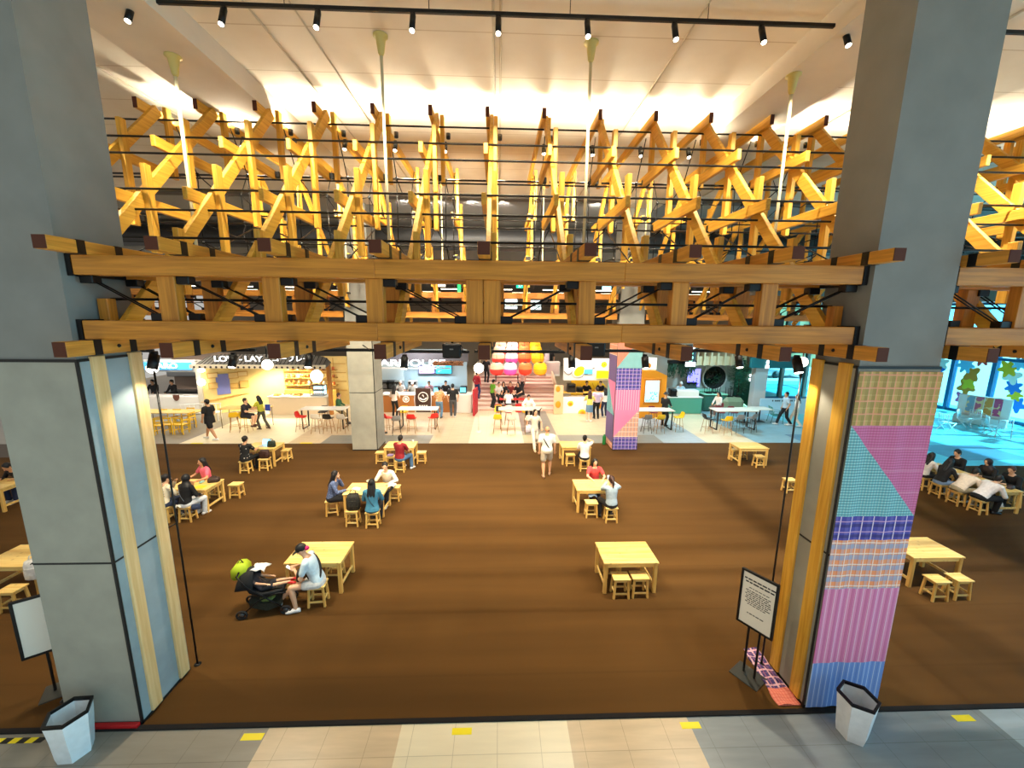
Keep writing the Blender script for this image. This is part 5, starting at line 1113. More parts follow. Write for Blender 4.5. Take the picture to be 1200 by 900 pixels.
for i in range(10): r.cbox((-.9+i*.2,.2,.65), (.04,.03,.4), .005)
r.build('backrest', WHITE, t); MB().cbox((0,0,.43), (1.9,.4,.04), .01).build('seat', WHITE, t)
for sx in (-.9,.9):
    for sy in (-.17,.17): MB().cbox((sx,sy,.21), (.05,.05,.42), .005).build('leg', WHITE, t)

# --- waffle shop
YF = 21.7; xl, xr = aty(241,480,YF).x, aty(388,480,YF).x
YW = mat('warm yellow wall', '#f3d58a', .6, 0, .05, 3); t = thing('waffle_shop', 'bright yellow shop under a striped dome awning', 'food stall', ((xl+xr)/2,YF,0), world=True)
MB().bx(xl, xr, 24.4, 24.5, 0, 3.0).build('back_wall', YW, t)
w_ = MB(); w_.prism([(xl,YF,0),(xl+.08,YF,0),(-13.2,24.4,0),(-13.3,24.4,0)], (0,0,2.75)); w_.build('side_wall', YW, t)
MB().bx(xr-.1, xr+.06, YF, YF+.2, 0, 2.9).build('end_post', mat('orange timber','#b5742e',.6), t); MB().bx(xr+.06, -5.9, 24.4, 24.5, 0, 3.0).build('pale_partition', mat('pale blue wall','#c8dbe2',.5), t)
zb = aty(320,429,YF-.3).z; aw = MB(); strp = MB(); rings = []; N_ = 34; xm, hw = (xl+xr)/2, (xr-xl)/2+.15
for i in range(N_+1):                        # half barrel awning with rounded ends
    u = -1 + 2*i/N_; x = xm + hw*u; q = (1-abs(u)**6)**.5; ring = []
    for j in range(9):
        a = PI/2*j/8; ring.append((x + (-.12*u*math.sin(a)), YF-.55 + .9*math.sin(a) , zb + (.15+.42*q)*math.sin(a)))
    rings.append(ring)
aw.loft([r + [(p_[0], p_[1]+.02, p_[2]-.03) for p_ in r[::-1]] for r in rings], True, True); aw.build('awning', mat('awning cloth','#7d766b',.85), t)
for i in range(1, N_, 1): strp.tube([(p_[0], p_[1]-.012, p_[2]+.006) for p_ in rings[i]], .016, 6)
strp.build('awning_ribs', mat('awning black','#1d1a18',.7), t)
MB().bx(xl-.1, xr+.1, YF-.62, YF-.5, zb-.1, zb+.1).build('valance', mat('valance cream','#efe2c4',.6), t)
for i in range(24): MB().ball((xl+.15+i*(xr-xl-.3)/23, YF-.63, zb-.03), (.06,.015,.06), 8, 6).build('scallop', mat('scallop dark','#3a2c24',.6), t)
xx = aty(262,420,YF-.7).x; LW = mat('sign letter cream','#ffffff',.4,emit=1.1); LK = mat('letter shadow','#16120f',.6)
for body, pxc, sz, sxx in (('LOV',262,.42,1.25),('-',282,.42,1.2),('LAY',297,.42,1.25),('コーフレー',341,.36,1.12)):
    c = aty(pxc, 421.5, YF-.68); text_mesh(body, sz, .02, LW, t, Vector((c.x, YF-.68, c.z+.03)), sx=sxx); text_mesh(body, sz, .02, LK, t, Vector((c.x+.04, YF-.64, c.z-.01)), 'letter_shadow', sx=sxx)
x0, x1, z0, z1 = rect(314,384,468,487.3,YF); MB().cbox(((x0+x1)/2,YF+.4,.5), (x1-x0,.8,1.0), .02).build('counter', BEI, t)
MB().cbox(((x0+x1)/2,YF+.4,1.02), (x1-x0+.05,.85,.04), .008).build('countertop', WLAM, t)
SH = mat('shelf timber','#d8a850',.6); sx0, sx1 = -13.0, -9.9
for z in (1.25,1.7,2.15): MB().cbox(((sx0+sx1)/2,24.2,z), (sx1-sx0,.36,.04), .005).build('shelf', SH, t)
MB().cbox(((sx0+sx1)/2,24.2,.5), (sx1-sx0,.5,1.0), .02).build('back_counter', SH, t)
wp = MB()
for i in range(8): x = -13.1+i*.42; wp.bx(x-.015, x+.015, 24.36, 24.4, 0, 2.9)
for z in (.9,1.45,2.0,2.55): wp.bx(-13.2, xr-.1, 24.35, 24.4, z-.015, z+.015)
wp.build('wall_grid', mat('honey timber','#d9a54a',.6), t)
WDIR = Vector((-13.25-xl, 24.4-YF, 0)).normalized(); WN = Vector((WDIR.y, -WDIR.x, 0)); WANG = math.atan2(WDIR.y, WDIR.x)
def on_wall(px, py):                         # point of the slanting side wall seen at a pixel
    r = ray(px, py); d = Vector((r.x, r.y, 0)); p0_ = Vector((xl+.09, YF, 0)); k_ = WN.dot(p0_)/WN.dot(d); q_ = Vector((0,0,CH)) + r*k_; return q_ + WN*.03
RW = Matrix.Rotation(WANG, 3, 'Z')
tag(MB().cbox(on_wall(261.5,450), (.62,.04,1.15), .005, RW).build('poster', mat('poster violet','#7d84cf',.5)), 'violet poster on the yellow side wall of the waffle shop', 'poster')
for i, (px, py, w_, h_, c_) in enumerate(((249,440,.5,.3,'#f3d79a'),(250,452,.45,.35,'#ecc478'),(273,440,.5,.34,'#f0cf8c'),(274,452,.4,.3,'#e8bc6c'),(284,438,.5,.3,'#f3d79a'),(286,450,.45,.4,'#e2b264'))):
    p_ = on_wall(px, py); q = thing('wall_frame', '%s small honey coloured picture from the left on the waffle shop side wall' % ORD[i], 'picture', p_, WANG, 'pictures on the waffle shop side wall'); MB().cbox((0,0,0), (w_,.04,h_), .008).build('frame', mat('honey timber','#d9a54a',.6), q); MB().box((0,-.024,0), (w_-.08,.006,h_-.08)).build('picture', mat('picture '+c_, c_, .6), q)
for i in range(5):
    p_ = on_wall(246+i*9, 470-i*2); tag(MB().cbox(p_, (.8,.03,.03), .004, RW).build('wall_rail', mat('honey timber','#d9a54a',.6)), '%s honey coloured rail from the left, low on the waffle shop side wall' % ORD[i], 'rail', 'low rails on the waffle shop side wall')
rnd = random.Random(5); JC = ('#c98a3a','#e9d9b0','#a85a24','#f1e8cf','#d06a30','#8a5a2c')
for z, nm in ((1.27,'lower'),(1.72,'middle'),(2.17,'upper')):
    for i in range(10):
        x = sx0 + .2 + i*.3; c = JC[rnd.randrange(6)]; q = thing('jar', '%s jar from the left on the %s shelf of the waffle shop' % (ORD[i], nm), 'jar', (x,24.2,z), group='jars on the %s shelf of the waffle shop' % nm)
        hh = rnd.uniform(.18,.28); MB().lathe([(.07,0),(.085,.02),(.085,hh*.7),(.05,hh*.9)], n=10).build('body', mat('jar '+c, c, .4), q); MB().lathe([(.055,hh*.88),(.055,hh),(.01,hh)], n=10).build('lid', SH, q)
q = thing('pastry_case', 'glass pastry case with blue light on the waffle counter', 'display case', (aty(373,462,YF+.3).x,YF+.35,1.04)); MB().cbox((0,0,.03), (.75,.5,.06), .01).build('base', INOX, q)
f = MB()
for sx in (-.36,.36):
    for sy in (-.23,.23): f.cbox((sx,sy,.3), (.025,.025,.56), .003)
f.cbox((0,0,.58), (.76,.5,.025), .005); f.cbox((0,0,.3), (.7,.44,.012), .003); f.build('frame', BLACK, q)
MB().cbox((0,.2,.3), (.7,.012,.5), .002).build('lit_back', mat('case light','#bfeaf0',.3,emit=1.6), q)
gp = MB()
for i in range(6): gp.ball((-.28+i*.11,-.02,.1), (.045,.06,.035), 8, 6); gp.ball((-.28+i*.11,-.02,.345), (.045,.06,.035), 8, 6)
gp.build('pastries', mat('pastry','#c58a44',.6), q)
for px, w, lab in ((337,.5,'white tray of pastries on the waffle counter'),(349,.4,'long wooden tray of pastries on the waffle counter'),(325,.35,'small tray of pastries at the left of the waffle counter')):
    p = aty(px, 466, YF+.25); q = thing('pastry_tray', lab, 'tray', (p.x,YF+.3,1.04)); MB().cbox((0,0,.03), (w,.4,.06), .01).build('tray', WLAM if px == 337 else SH, q)
    g = MB()
    for i in range(4): g.ball((-w*.36+i*w*.24,0,.085), (w*.1,.12,.045), 8, 6)
    g.build('pastries', mat('pastry','#c58a44',.6), q)
p = aty(371,441,YF+.2); q = thing('globe_lamp', 'big white paper lantern glowing over the pastry case', 'lamp', p); MB().ball((0,0,0), (.3,.3,.36), 18, 12).build('shade', GLOW, q); MB().cyl((0,0,.36),(0,0,.75), .01, None, 6).build('cord', BLACK, q)
p = at(316,502); t2 = thing('tablet', 'blue backed tablet standing on the couple\'s table', 'tablet', aty(314,481,18.6)); MB().cbox((0,0,0), (.24,.03,.32), .01).build('case', mat('tablet blue','#3a4fb0',.4), t2); MB().cbox((0,.018,0), (.2,.004,.28), .002).build('screen', BLACK, t2); t2.location.z = 1.16

# --- drinks counter
YC_ = 22.3; xa, xb = aty(443,480,YC_).x, aty(553,480,YC_).x
t = thing('drinks_stall', 'white and wood drinks counter with big white sign letters', 'food stall', ((xa+xb)/2,YC_,0), world=True)
MB().bx(xa, xb-.5, 25.2, 25.3, 0, 3.4).build('back_wall', mat('steel blue wall','#a9c3cf',.5), t)
x0, x1, z0, z1 = rect(444,548,419,432,YC_-.3)
MB().bx(x0, x1, YC_-.1, YC_+.2, z0+.35, z1+.25).build('fascia', mat('grey fascia','#5c5a60',.6), t)
c = aty(484,425.5,YC_-.3); text_mesh('ARHOUSE', .5, .04, mat('sign letter','#ffffff',.4,emit=1.2), t, Vector((c.x, YC_-.35, c.z)), sx=1.62)
MB().bx(c.x-2.1, c.x+2.1, YC_-.33, YC_-.28, c.z-.32, c.z-.25).build('letter_rail', WHITE, t)
lt = MB()
for i in range(15): lt.bx(aty(509+i*2.3,424,YC_-.5).x-.02, aty(509+i*2.3,424,YC_-.5).x+.03, YC_-.9, YC_+.4, c.z-.02, c.z+.12)
lt.build('slat_canopy', mat('brown slat','#8a5a38',.6), t); MB().bx(aty(508,424,YC_-.5).x, aty(543,424,YC_-.5).x, YC_-.6, YC_-.5, c.z-.1, c.z-.02).build('canopy_rail', mat('brown slat','#8a5a38',.6), t)
x0, x1, _, _ = rect(447,486,462,487,YC_); MB().cbox(((x0+x1)/2,YC_+.35,.5), (x1-x0,.7,1.0), .02).build('counter', mat('brown panel','#a8682e',.5), t); MB().cbox(((x0+x1)/2,YC_+.35,1.04), (x1-x0+.1,.8,.08), .02).build('countertop', WLAM, t)
x0, x1, _, _ = rect(505,534,462,487,YC_); MB().cbox(((x0+x1)/2,YC_+.35,.5), (x1-x0,.7,1.0), .02).build('counter', mat('brown panel','#a8682e',.5), t); MB().cbox(((x0+x1)/2,YC_+.35,1.04), (x1-x0+.1,.8,.08), .02).build('countertop', WLAM, t)
x0, x1, _, _ = rect(534,553,459,488,YC_); MB().cbox(((x0+x1)/2,YC_+.3,.55), (x1-x0,.9,1.1), .03).build('till_counter', WLAM, t)
q = thing('banner_stand', 'dark brown upright panel with a white swirled coffee bean emblem', 'sign panel', (aty(496,470,YC_-.2).x,YC_-.15,0)); MB().cbox((0,0,.76), (.86,.08,1.4), .02).build('panel', mat('coffee brown','#3a2218',.5), q)
e_ = MB(); e_.tube([(.27*math.cos(a*PI/12), -.05, .95+.27*math.sin(a*PI/12)) for a in range(24)], .022, 6, True, True)
for k_ in (0,1): e_.tube([((.2-.02*k_*3)*math.cos(a), -.05, .95-.03*k_+(.16-.05*k_)*math.sin(a)) for a in [PI*1.05+i*PI*.9/8 for i in range(9)]], .03-.008*k_, 6)
e_.tube([(-.05+.1*u, -.05, 1.02+.06*math.sin(u*5)) for u in [i/6 for i in range(7)]], .02, 6)
e_.build('emblem', mat('emblem white','#f4efe8',.5), q); tm = MB()
for i in range(4): tm.box((-.2+i*.13,-.045,.45), (.08,.01,.06))
tm.build('lettering', mat('emblem white','#f4efe8',.5), q)
fr = MB(); fr.tube([(.42,-.05,.1),(.46,-.05,.8),(.44,-.05,1.44)], .02, 6); fr.tube([(-.44,-.05,.1),(-.5,-.05,.8),(-.44,-.05,1.44)], .02, 6); fr.build('white_edge', WHITE, q)
p = aty(475.5,464,YC_-.03); e2 = MB(); e2.tube([(p.x+.17*math.cos(a*PI/8), YC_-.02, .78+.17*math.sin(a*PI/8)) for a in range(16)], .03, 6, True, True); e2.ball((p.x,YC_-.02,.78), (.1,.02,.1), 12, 8); e2.build('round_logo', mat('emblem white','#f4efe8',.5), t)
screen('violet menu screen of the drinks counter', 491, 509, 429, 437.5, 24.9, '#b79be6', 1.5, ('#6b3fb5', 7)); screen('cyan menu screen of the drinks counter', 511, 529, 427.5, 437.5, 24.9, '#2fb8ee', 1.6, ('#8fe2ff', 5))
def machine(lab, x, y, z, colr, w=.5, h=.45, scr=None):
    q = thing('coffee_machine' if not scr else 'order_screen', lab, 'machine', (x,y,z)); MB().cbox((0,0,h*.5), (w,.42,h), .04).build('body', mat('machine '+colr, colr, .3, .5 if not scr else 0), q)
    if scr: MB().cbox((0,-.22,h*.55), (w*.8,.012,h*.7), .004).build('screen', mat('screen '+scr, scr, .3, emit=1.6), q)
    else:
        d = MB(); d.cbox((0,-.24,h*.75), (w*.8,.1,.08), .01); d.cyl((-w*.2,-.24,h*.7),(-w*.2,-.24,h*.5), .025); d.cyl((w*.2,-.24,h*.7),(w*.2,-.24,h*.5), .025); d.build('spouts', BLACK, q); MB().cbox((0,-.05,.02), (w*1.05,.5,.04), .01).build('drip_tray', BLACK, q)
    return q
for i, (px, c_) in enumerate(((452,'#8f9294'),(459,'#5a5c5e'),(468,'#b5b7b8'),(484,'#c9c6c0'))): machine('%s coffee machine from the left at the back of the drinks counter' % ORD[i], aty(px,450,24).x, 24, 1.1, c_, .55, .5)
MB_b = MB().cbox((-4.6,24.2,.55), (5.2,.8,1.1), .02); tag(MB_b.build('back_bench', INOX), 'steel work bench behind the drinks counter', 'bench')
machine('till screen glowing cyan on the white end of the drinks counter', aty(543,459,YC_+.3).x, YC_+.3, 1.1, '#1a1a1c', .4, .4, '#5fd0ee'); machine('till screen glowing cyan behind the tan patterned shirt', aty(512,450,YC_+.5).x, YC_+.5, 1.08, '#1a1a1c', .38, .36, '#6fd8f0')
for i, (px, Y, cap, lab) in enumerate(((470,23.4,'bun','barista bending behind the left of the drinks counter, white cap'),(484,23.3,'cap','barista in a white cap and dark apron in the middle of the drinks counter'),(503,23.4,'short','barista with short dark hair in mauve behind the drinks counter'),(522,23.5,'short','barista in dark clothes behind the tan patterned shirt'))):
    person(lab, (aty(px,450,Y).x,Y,0), Dg(170+i*8), 'stand', 1.66, .44, ('#e8e4de','#ece9e4','#c79aa8','#1a1a1d')[i], 'short', '#1c1b1e', 'long', '#222222', cap, ('#e8e6e2','#f0eeea','#1a1210','#120d0c')[i], 'a', .15, (0,.3), (-.2,.34,1.08), (.2,.34,1.08), None, None, 1, V2)
tag(MB().cbox((aty(557,470,21.9).x,21.95,.75), (.1,1.0,1.5), .02, Matrix.Rotation(-.15,3,'Z')).build('banner', mat('banner red','#b3202c',.6)), 'red banner leaning at the left edge of the stairs', 'banner')
p = at(561,506); q = thing('barrier_post', 'thin post on a round white base left of the stairs', 'barrier post', (p.x,p.y,0)); MB().lathe([(.17,0),(.17,.02),(.05,.04),(.02,.05)], n=16).build('base', WHITE, q); MB().cyl((0,0,.04),(0,0,1.3), .014, None, 8).build('pole', mat('pole pale','#d9cfc4',.4), q)
# --- stairs with lanterns
SY0, SRUN, SRISE, SN = 22.65, .56, .155, 9
def stz(y): return 0 if y < SY0 else min(SN, int((y-SY0)/SRUN)+1)*SRISE
sx0, sx1 = at(553,482).x, at(657,482).x
st = thing('stairs', 'wide pinkish wooden stairs rising between the stalls', 'stairs', ((sx0+sx1)/2,SY0,0), world=True, kind='structure')
PK = wood('pinkish step boards', '#f0dccb', '#e3c4b2', 0, .5, 6); PR = mat('step riser', '#cda595', .7)
for i in range(SN):
    MB().bx(sx0, sx1, SY0+i*SRUN, SY0+(i+1)*SRUN if i < SN-1 else 43, SRISE*(i+1)-.04, SRISE*(i+1)).build('tread', PK, st)
    MB().bx(sx0+.01, sx1-.01, SY0+i*SRUN+.03, SY0+i*SRUN+.09, SRISE*i, SRISE*(i+1)-.04).build('riser', PR, st)
for x, lab in ((sx0-.06,'left'),(sx1+.06,'right')):
    m = MB(); m.prism([(x-.05,SY0,0),(x-.05,SY0,.5),(x-.05,SY0+SN*SRUN,SN*SRISE+.5),(x-.05,43,SN*SRISE+.5),(x-.05,43,0)], (.1,0,0)); m.build('side_board', BEI, st)
# lanterns
def make_lantern(c1, c2, nm):
    t = thing('paper_lantern', '-', 'lantern'); R = .41
    prof = lambda a, b: [(R*math.sqrt(max(1-(abs(z/.42))**3.2,.12)), z) for z in [a+(b-a)*i/8 for i in range(9)]]
    MB().lathe(prof(-.36,-.02), n=20).build('lower_shade', mat('lantern '+c1, c1, .6, emit=.9), t); MB().lathe(prof(-.02,.36), n=20).build('upper_shade', mat('lantern '+c2, c2, .6, emit=.7), t)
    rb = MB()
    for i in range(7): z = -.3+i*.1; r = R*math.sqrt(max(1-(abs(z/.42))**3.2,.12))+.004; rb.tube([(r*math.cos(a*PI/10), r*math.sin(a*PI/10), z) for a in range(20)], .006, 5, True, True)
    rb.build('ribs', mat('lantern rib','#8a3a24',.7), t); MB().lathe([(.14,.35),(.14,.4),(.02,.41)], n=14).build('top_ring', BLACK, t); MB().lathe([(.02,-.44),(.1,-.42),(.14,-.36)], n=14).build('bottom_ring', mat('lantern foot','#a8201c',.6), t)
    MB().cyl((0,0,.4),(0,0,1.2), .008, None, 6).build('cord', BLACK, t); return t
LN = [Maker(make_lantern(*a)) for a in (('#e2372c','#f0c9a0','r'),('#e0509a','#f6e6dc','p'),('#e8381e','#f07a3c','o'),('#f59a12','#f8c21c','y'))]
CN = ('red and cream','pink and white','orange red','yellow')
for r_, (Y, py) in enumerate(((24.0,432),(25.6,419.5),(27.2,411.5),(28.8,406))):
    for i, px in enumerate(((582,598,615.5,633),(584,599.5,614.5,630),(585.5,600,614,628),(587,600.5,614,627))[r_]):
        LN[i](aty(px, py, Y), 0, '%s lantern over the stairs, %s row' % (CN[i], ('front','second','third','rear')[r_]), 'paper lanterns over the stairs')
# people, tables and stools on the stairs
def box_table(lab, x, y, w, d, h, colr):
    z = stz(y); t = thing('low_table', lab, 'table', (x,y,z)); m = mat('table '+colr, colr, .4); MB().cbox((0,0,h-.025), (w,d,.05), .01).build('tabletop', m, t)
    for sx in (-1,1):
        for sy in (-1,1): MB().cbox((sx*(w/2-.05),sy*(d/2-.05),(h-.05)/2), (.05,.05,h-.05), .005).build('leg', BLACK, t)
box_table('red table on the stairs in front of the group', aty(600,462,22.9).x, 22.9, 1.5, .5, .55, '#c22a24'); box_table('red table further up the stairs, left of the woman standing', aty(594,440,26.5).x, 26.5, 1.6, .5, .55, '#b8342a')
RS = []
def cube_stool(lab, px, py, Y, colr):
    x = aty(px,py,Y).x; t = thing('drum_stool', lab, 'stool', (x,Y,stz(Y))); m = mat('drum '+colr, colr, .5); MB().lathe([(.19,0),(.2,.03),(.2,.38),(.19,.4)], n=16).build('body', m, t); MB().lathe([(.2,.395),(.21,.41),(.2,.45),(.05,.46)], n=16).build('cushion', m, t)
for a in (('red drum stool in the middle of the stairs below the group',608,460,22.5,'#cf1f1c'),('red drum stool left of the first on the stairs',596,463,22.35,'#c01a1a'),('yellow drum stool at the right of the group on the stairs',616,464,22.4,'#efb618'),('red drum stool at the left of the group on the stairs',584,461,22.4,'#c92420')): cube_stool(*a)
def sit_on(lab, px, Y, rz, top, legs, hair, hc, look=(0,.1), sl='short', seat=.46):
    person(lab, (aty(px,455,Y).x,Y,stz(Y)), rz, 'sit', 1.66, seat, top, sl, legs, 'long', '#e0dcd6', hair, hc, 'a', .2, look, None, None, None, None, 1, V2)
sit_on('woman in black on the stairs, second from the green shirt', 590, 23.55, PI, '#1a181b', '#1a181b', 'long', '#0d0a0a'); sit_on('person in a white top with dark hair in the group on the stairs', 584, 23.4, Dg(200), '#eee9e2', '#17171a', 'bun', '#0d0a0a')
sit_on('person in dark red in the middle of the group on the stairs', 598, 23.6, PI, '#7a2420', '#17171a', 'short', '#0d0a0a'); sit_on('person in black at the right of the group on the stairs', 608, 23.45, Dg(150), '#151417', '#17171a', 'long', '#0d0a0a'); sit_on('person in white reaching across the table on the stairs', 596, 22.35, 0, '#f0ece6', '#2a2a2e', 'short', '#0d0a0a', (0,.3))
person('person in a bright green shirt standing at the left of the stairs group', (aty(577,468,22.9).x,22.9,stz(22.9)), Dg(-60), 'stand', 1.66, .44, '#6fb52a', 'short', '#16161a', 'long', '#222222', 'short', '#0d0a0a', 'b', .1, (0,.2), None, None, None, None, 1, V2)
person('woman in a pale pink top standing on the stairs at the right of the group', (aty(613,450,24.4).x,24.4,stz(24.4)), Dg(120), 'stand', 1.62, .44, '#f0d8d0', 'short', '#1a1a1e', 'long', '#222222', 'bun', '#0d0a0a', 'a', .1, (0,.2), None, None, None, None, 1, V2)
person('person in black standing higher up at the left of the stairs', (aty(570,440,26.3).x,26.3,stz(26.3)), Dg(-20), 'stand', 1.7, .44, '#17161a', 'short', '#17161a', 'long', '#222222', 'short', '#3a1c12', 'b', 0, (0,0), None, None, None, None, 1, V2)
person('person in red and blue at the left edge of the stairs', (aty(560,450,24.0).x-.05,24.0,stz(24)), Dg(-40), 'stand', 1.68, .44, '#b52430', 'long', '#2a3a6a', 'long', '#222222', 'short', '#0d0a0a', 'b', 0, (0,0), None, None, None, None, 1, V2)
person('staff in black with a cyan light in front, at the top right of the stairs', (aty(645,430,29).x,29,stz(29)), PI, 'stand', 1.7, .44, '#141416', 'short', '#141416', 'long', '#222222', 'short', '#0d0a0a', 'b', 0, (0,0), None, None, None, None, 1, V2)
p = at(619,497); person('person in white seated behind the table at the foot of the stairs', (p.x,p.y+.1,0), PI, 'sit', 1.66, .73, '#f2ece4', 'long', '#23232a', 'long', '#e0dcd6', 'short', '#0d0a0a', 'a', .25, (0,.35), (-.2,.4,1.02), (.2,.4,1.02), BARF['fl'], BARF['fr'], 1.05, V2)
bchair('white', p.x, p.y+.1, 0, 'white bar chair under the person in white at the stairs table')
tag(MB().cbox((aty(584,485,19.5).x,19.55,.9), (.26,.16,.3), .04).build('backpack', mat('dark bag','#1d2120',.7)), 'dark backpack hanging on the yellow chair behind the stairs table', 'bag')
q = thing('serving_cart', 'white service cabinet at the top right of the stairs', 'cabinet', (aty(647,440,27.5).x,27.5,stz(27.5))); MB().cbox((0,0,.5), (1.0,.6,1.0), .02).build('body', WLAM, q); MB().cbox((0,-.3,.55), (.9,.02,.8), .005).build('door', mat('cabinet pink','#d9c4bc',.5), q)
for i, (px, py, c_) in enumerate(((637,425,'#f0e4da'),(641,418,'#e6d8e0'))):
    p = aty(px,py,28.5); tag(MB().loft([[(p.x+r*math.cos(k*PI/4), 28.5+r*.3*math.sin(k*PI/4), p.z+z) for k in range(8)] for r, z in ((.16,-.5),(.2,-.2),(.18,.2),(.1,.45))], True, True).build('hanging_banner', mat('banner '+c_,c_,.7)), ('white hanging cloth banner at the right of the lanterns','pale lilac hanging cloth banner behind the white one')[i], 'banner')

# --- yellow egg stall
YE = 22.1; x0, x1, z0, z1 = rect(661,715,420,446,YE)
t = thing('egg_stall', 'white stall with yellow egg shaped sign and orange fruit discs', 'food stall', ((x0+x1)/2,YE,0), world=True)
MB().cbox(((x0+x1)/2,YE+.1,(z0+z1)/2), (x1-x0,.2,z1-z0), .02).build('fascia', WLAM, t)
c = aty(679,435,YE-.06); eg = MB(); eg.ball(c, (.34,.04,.24), 20, 10, Matrix.Rotation(-.75,3,'Y')); eg.build('egg_sign', mat('egg yellow','#f5de14',.4,emit=.8), t)
eo = MB(); eo.ball(c+Vector((0,.03,0)), (.46,.04,.34), 20, 10, Matrix.Rotation(-.75,3,'Y')); eo.build('egg_white', mat('egg white','#f7f5ee',.4), t)
pl = aty(689.5,435.5,YE-.06); MB().cbox(pl, (.5,.06,.26), .03).build('cyan_sign', mat('cyan sign','#4cc8ee',.4,emit=1), t)
wv = MB(); wv.tube([(aty(661+i*1.8, 435 + 4*math.sin(i*.55) + (5 if 6 < i < 13 else 0), YE-.03).x, YE-.02, aty(661+i*1.8, 435 + 4*math.sin(i*.55) + (5 if 6 < i < 13 else 0), YE-.03).z) for i in range(21)], .025, 6); wv.build('wavy_line', mat('line brown','#8d7a68',.6), t)
p = aty(708,427,YE-.03); dd = MB(); dd.ball(p, (.16,.03,.16), 14, 8); dd.build('flower_disc', mat('egg yellow','#f5de14',.4,emit=.8), t); MB().ball(p+Vector((0,-.02,0)), (.06,.025,.06), 10, 6).build('flower_heart', mat('heart green','#7a7a1e',.5), t)
a0, a1, b0, b1 = rect(699.5,715,434.5,443,YE-.1); MB().cbox(((a0+a1)/2,YE-.08,(b0+b1)/2), (a1-a0,.14,b1-b0), .01).build('yellow_lightbox', mat('box yellow','#f7e60c',.4,emit=1), t)
x2, x3, _, _ = rect(659,684,468,487,YE); MB().cbox(((x2+x3)/2,YE+.3,.48), (x3-x2,.7,.96), .02).build('counter', WLAM, t)
x4 = aty(716,480,YE).x; MB().cbox(((x3+x4)/2,YE+.3,.48), (x4-x3-.02,.7,.96), .02).build('counter', WLAM, t)
MB().cbox(((x2+x4)/2,YE+.3,1.2), (x4-x2,.5,.04), .01).build('serving_shelf', mat('shelf honey','#d9a23c',.5), t)
for px, py, r in ((668.5,473,.17),(682,484,.22),(703,475,.2)):
    q = aty(px,py,YE-.05); dd = MB(); dd.ball(q, (r,.03,r), 16, 8); dd.build('fruit_disc', mat('fruit yellow','#f2c118',.4), t); MB().ball(q+Vector((0,-.015,0)), (r*.6,.03,r*.6), 14, 8).build('fruit_heart', mat('fruit orange','#f08c1a',.4), t)
MB().bx(x2+.9, x4, 24.3, 24.4, 0, 2.7).build('back_wall', mat('back yellow','#f0b71e',.5), t)
ct = aty(697,457,24.25); fr = MB(); fr.lathe([(.02,0),(.5,.0),(.62,-.02)], n=20); 
fd = MB(); fd.ball(ct, (.75,.05,.6), 20, 10); fd.build('citrus_disc', mat('fruit yellow','#f2c118',.4), t); sp_ = MB()
for k_ in range(10): sp_.beam(ct+Vector((0,-.06,0)), ct+Vector((.65*math.cos(k_*PI/5),-.06,.5*math.sin(k_*PI/5))), .02, .03)
sp_.build('citrus_segments', mat('citrus line','#c98a10',.5), t)
a0, a1 = aty(649,470,21.9).x, aty(660,470,21.9).x; pn = thing('side_screen', 'peach screen with orange fruit at the left of the egg stall', 'screen panel', ((a0+a1)/2,21.95,0), world=True)
MB().cbox(((a0+a1)/2,21.95,.85), (a1-a0,.08,1.7), .02).build('panel', mat('peach panel','#e8b48a',.5), pn)
for py, r in ((474,.16),(456,.13)):
    q = aty(654,py,21.9); MB().ball((q.x,21.9,q.z), (r,.03,r*1.3), 14, 8).build('fruit_disc', mat('fruit orange','#f08c1a',.4), pn)
machine('dark juice machine at the left of the egg stall', aty(669,455,YE+.35).x, YE+.35, 1.22, '#3a342e', .5, .5); machine('dark blender box in the middle of the egg stall', aty(679,458,YE+.35).x, YE+.35, 1.22, '#1d1b1a', .34, .3)
person('girl with long hair in a yellow top and denim skirt at the egg stall', atp(690,494), Dg(-12), 'stand', 1.66, .44, '#f0d870', 'short', '#5d7fa0', 'short', '#f0ece6', 'long', '#3a1d12', 'a', 0, (0,0), (-.18,.3,1.1), (.2,.3,1.1), None, None, .95, V2, True)
person('man in a lilac shirt and black trousers at the egg stall', atp(698.5,490.5), Dg(5), 'stand', 1.72, .44, '#c3aecb', 'short', '#141417', 'long', '#1a1a1c', 'short', '#2a1a14', 'a', .02, (0,0), None, None, None, None, 1.08, V2)
person('woman with long hair in white and navy trousers at the egg stall', atp(708,489), Dg(10), 'stand', 1.66, .44, '#efe9e4', 'long', '#232c48', 'long', '#e8e6e2', 'long', '#0d0a0a', 'a', .02, (-.3,.1), None, None, None, None, 1, V2)
for px, lab, rz in ((687,'staff in a black apron behind the egg stall counter',PI),(704,'staff in black bending at the right of the egg stall',Dg(150))): person(lab, (aty(px,455,23.2).x,23.2,0), rz, 'stand', 1.72, .44, '#161518', 'short', '#161518', 'long', '#222222', 'short', '#0d0a0a', 'a', .1, (0,.3), (-.2,.34,1.1), (.2,.34,1.1), None, None, 1, V2)

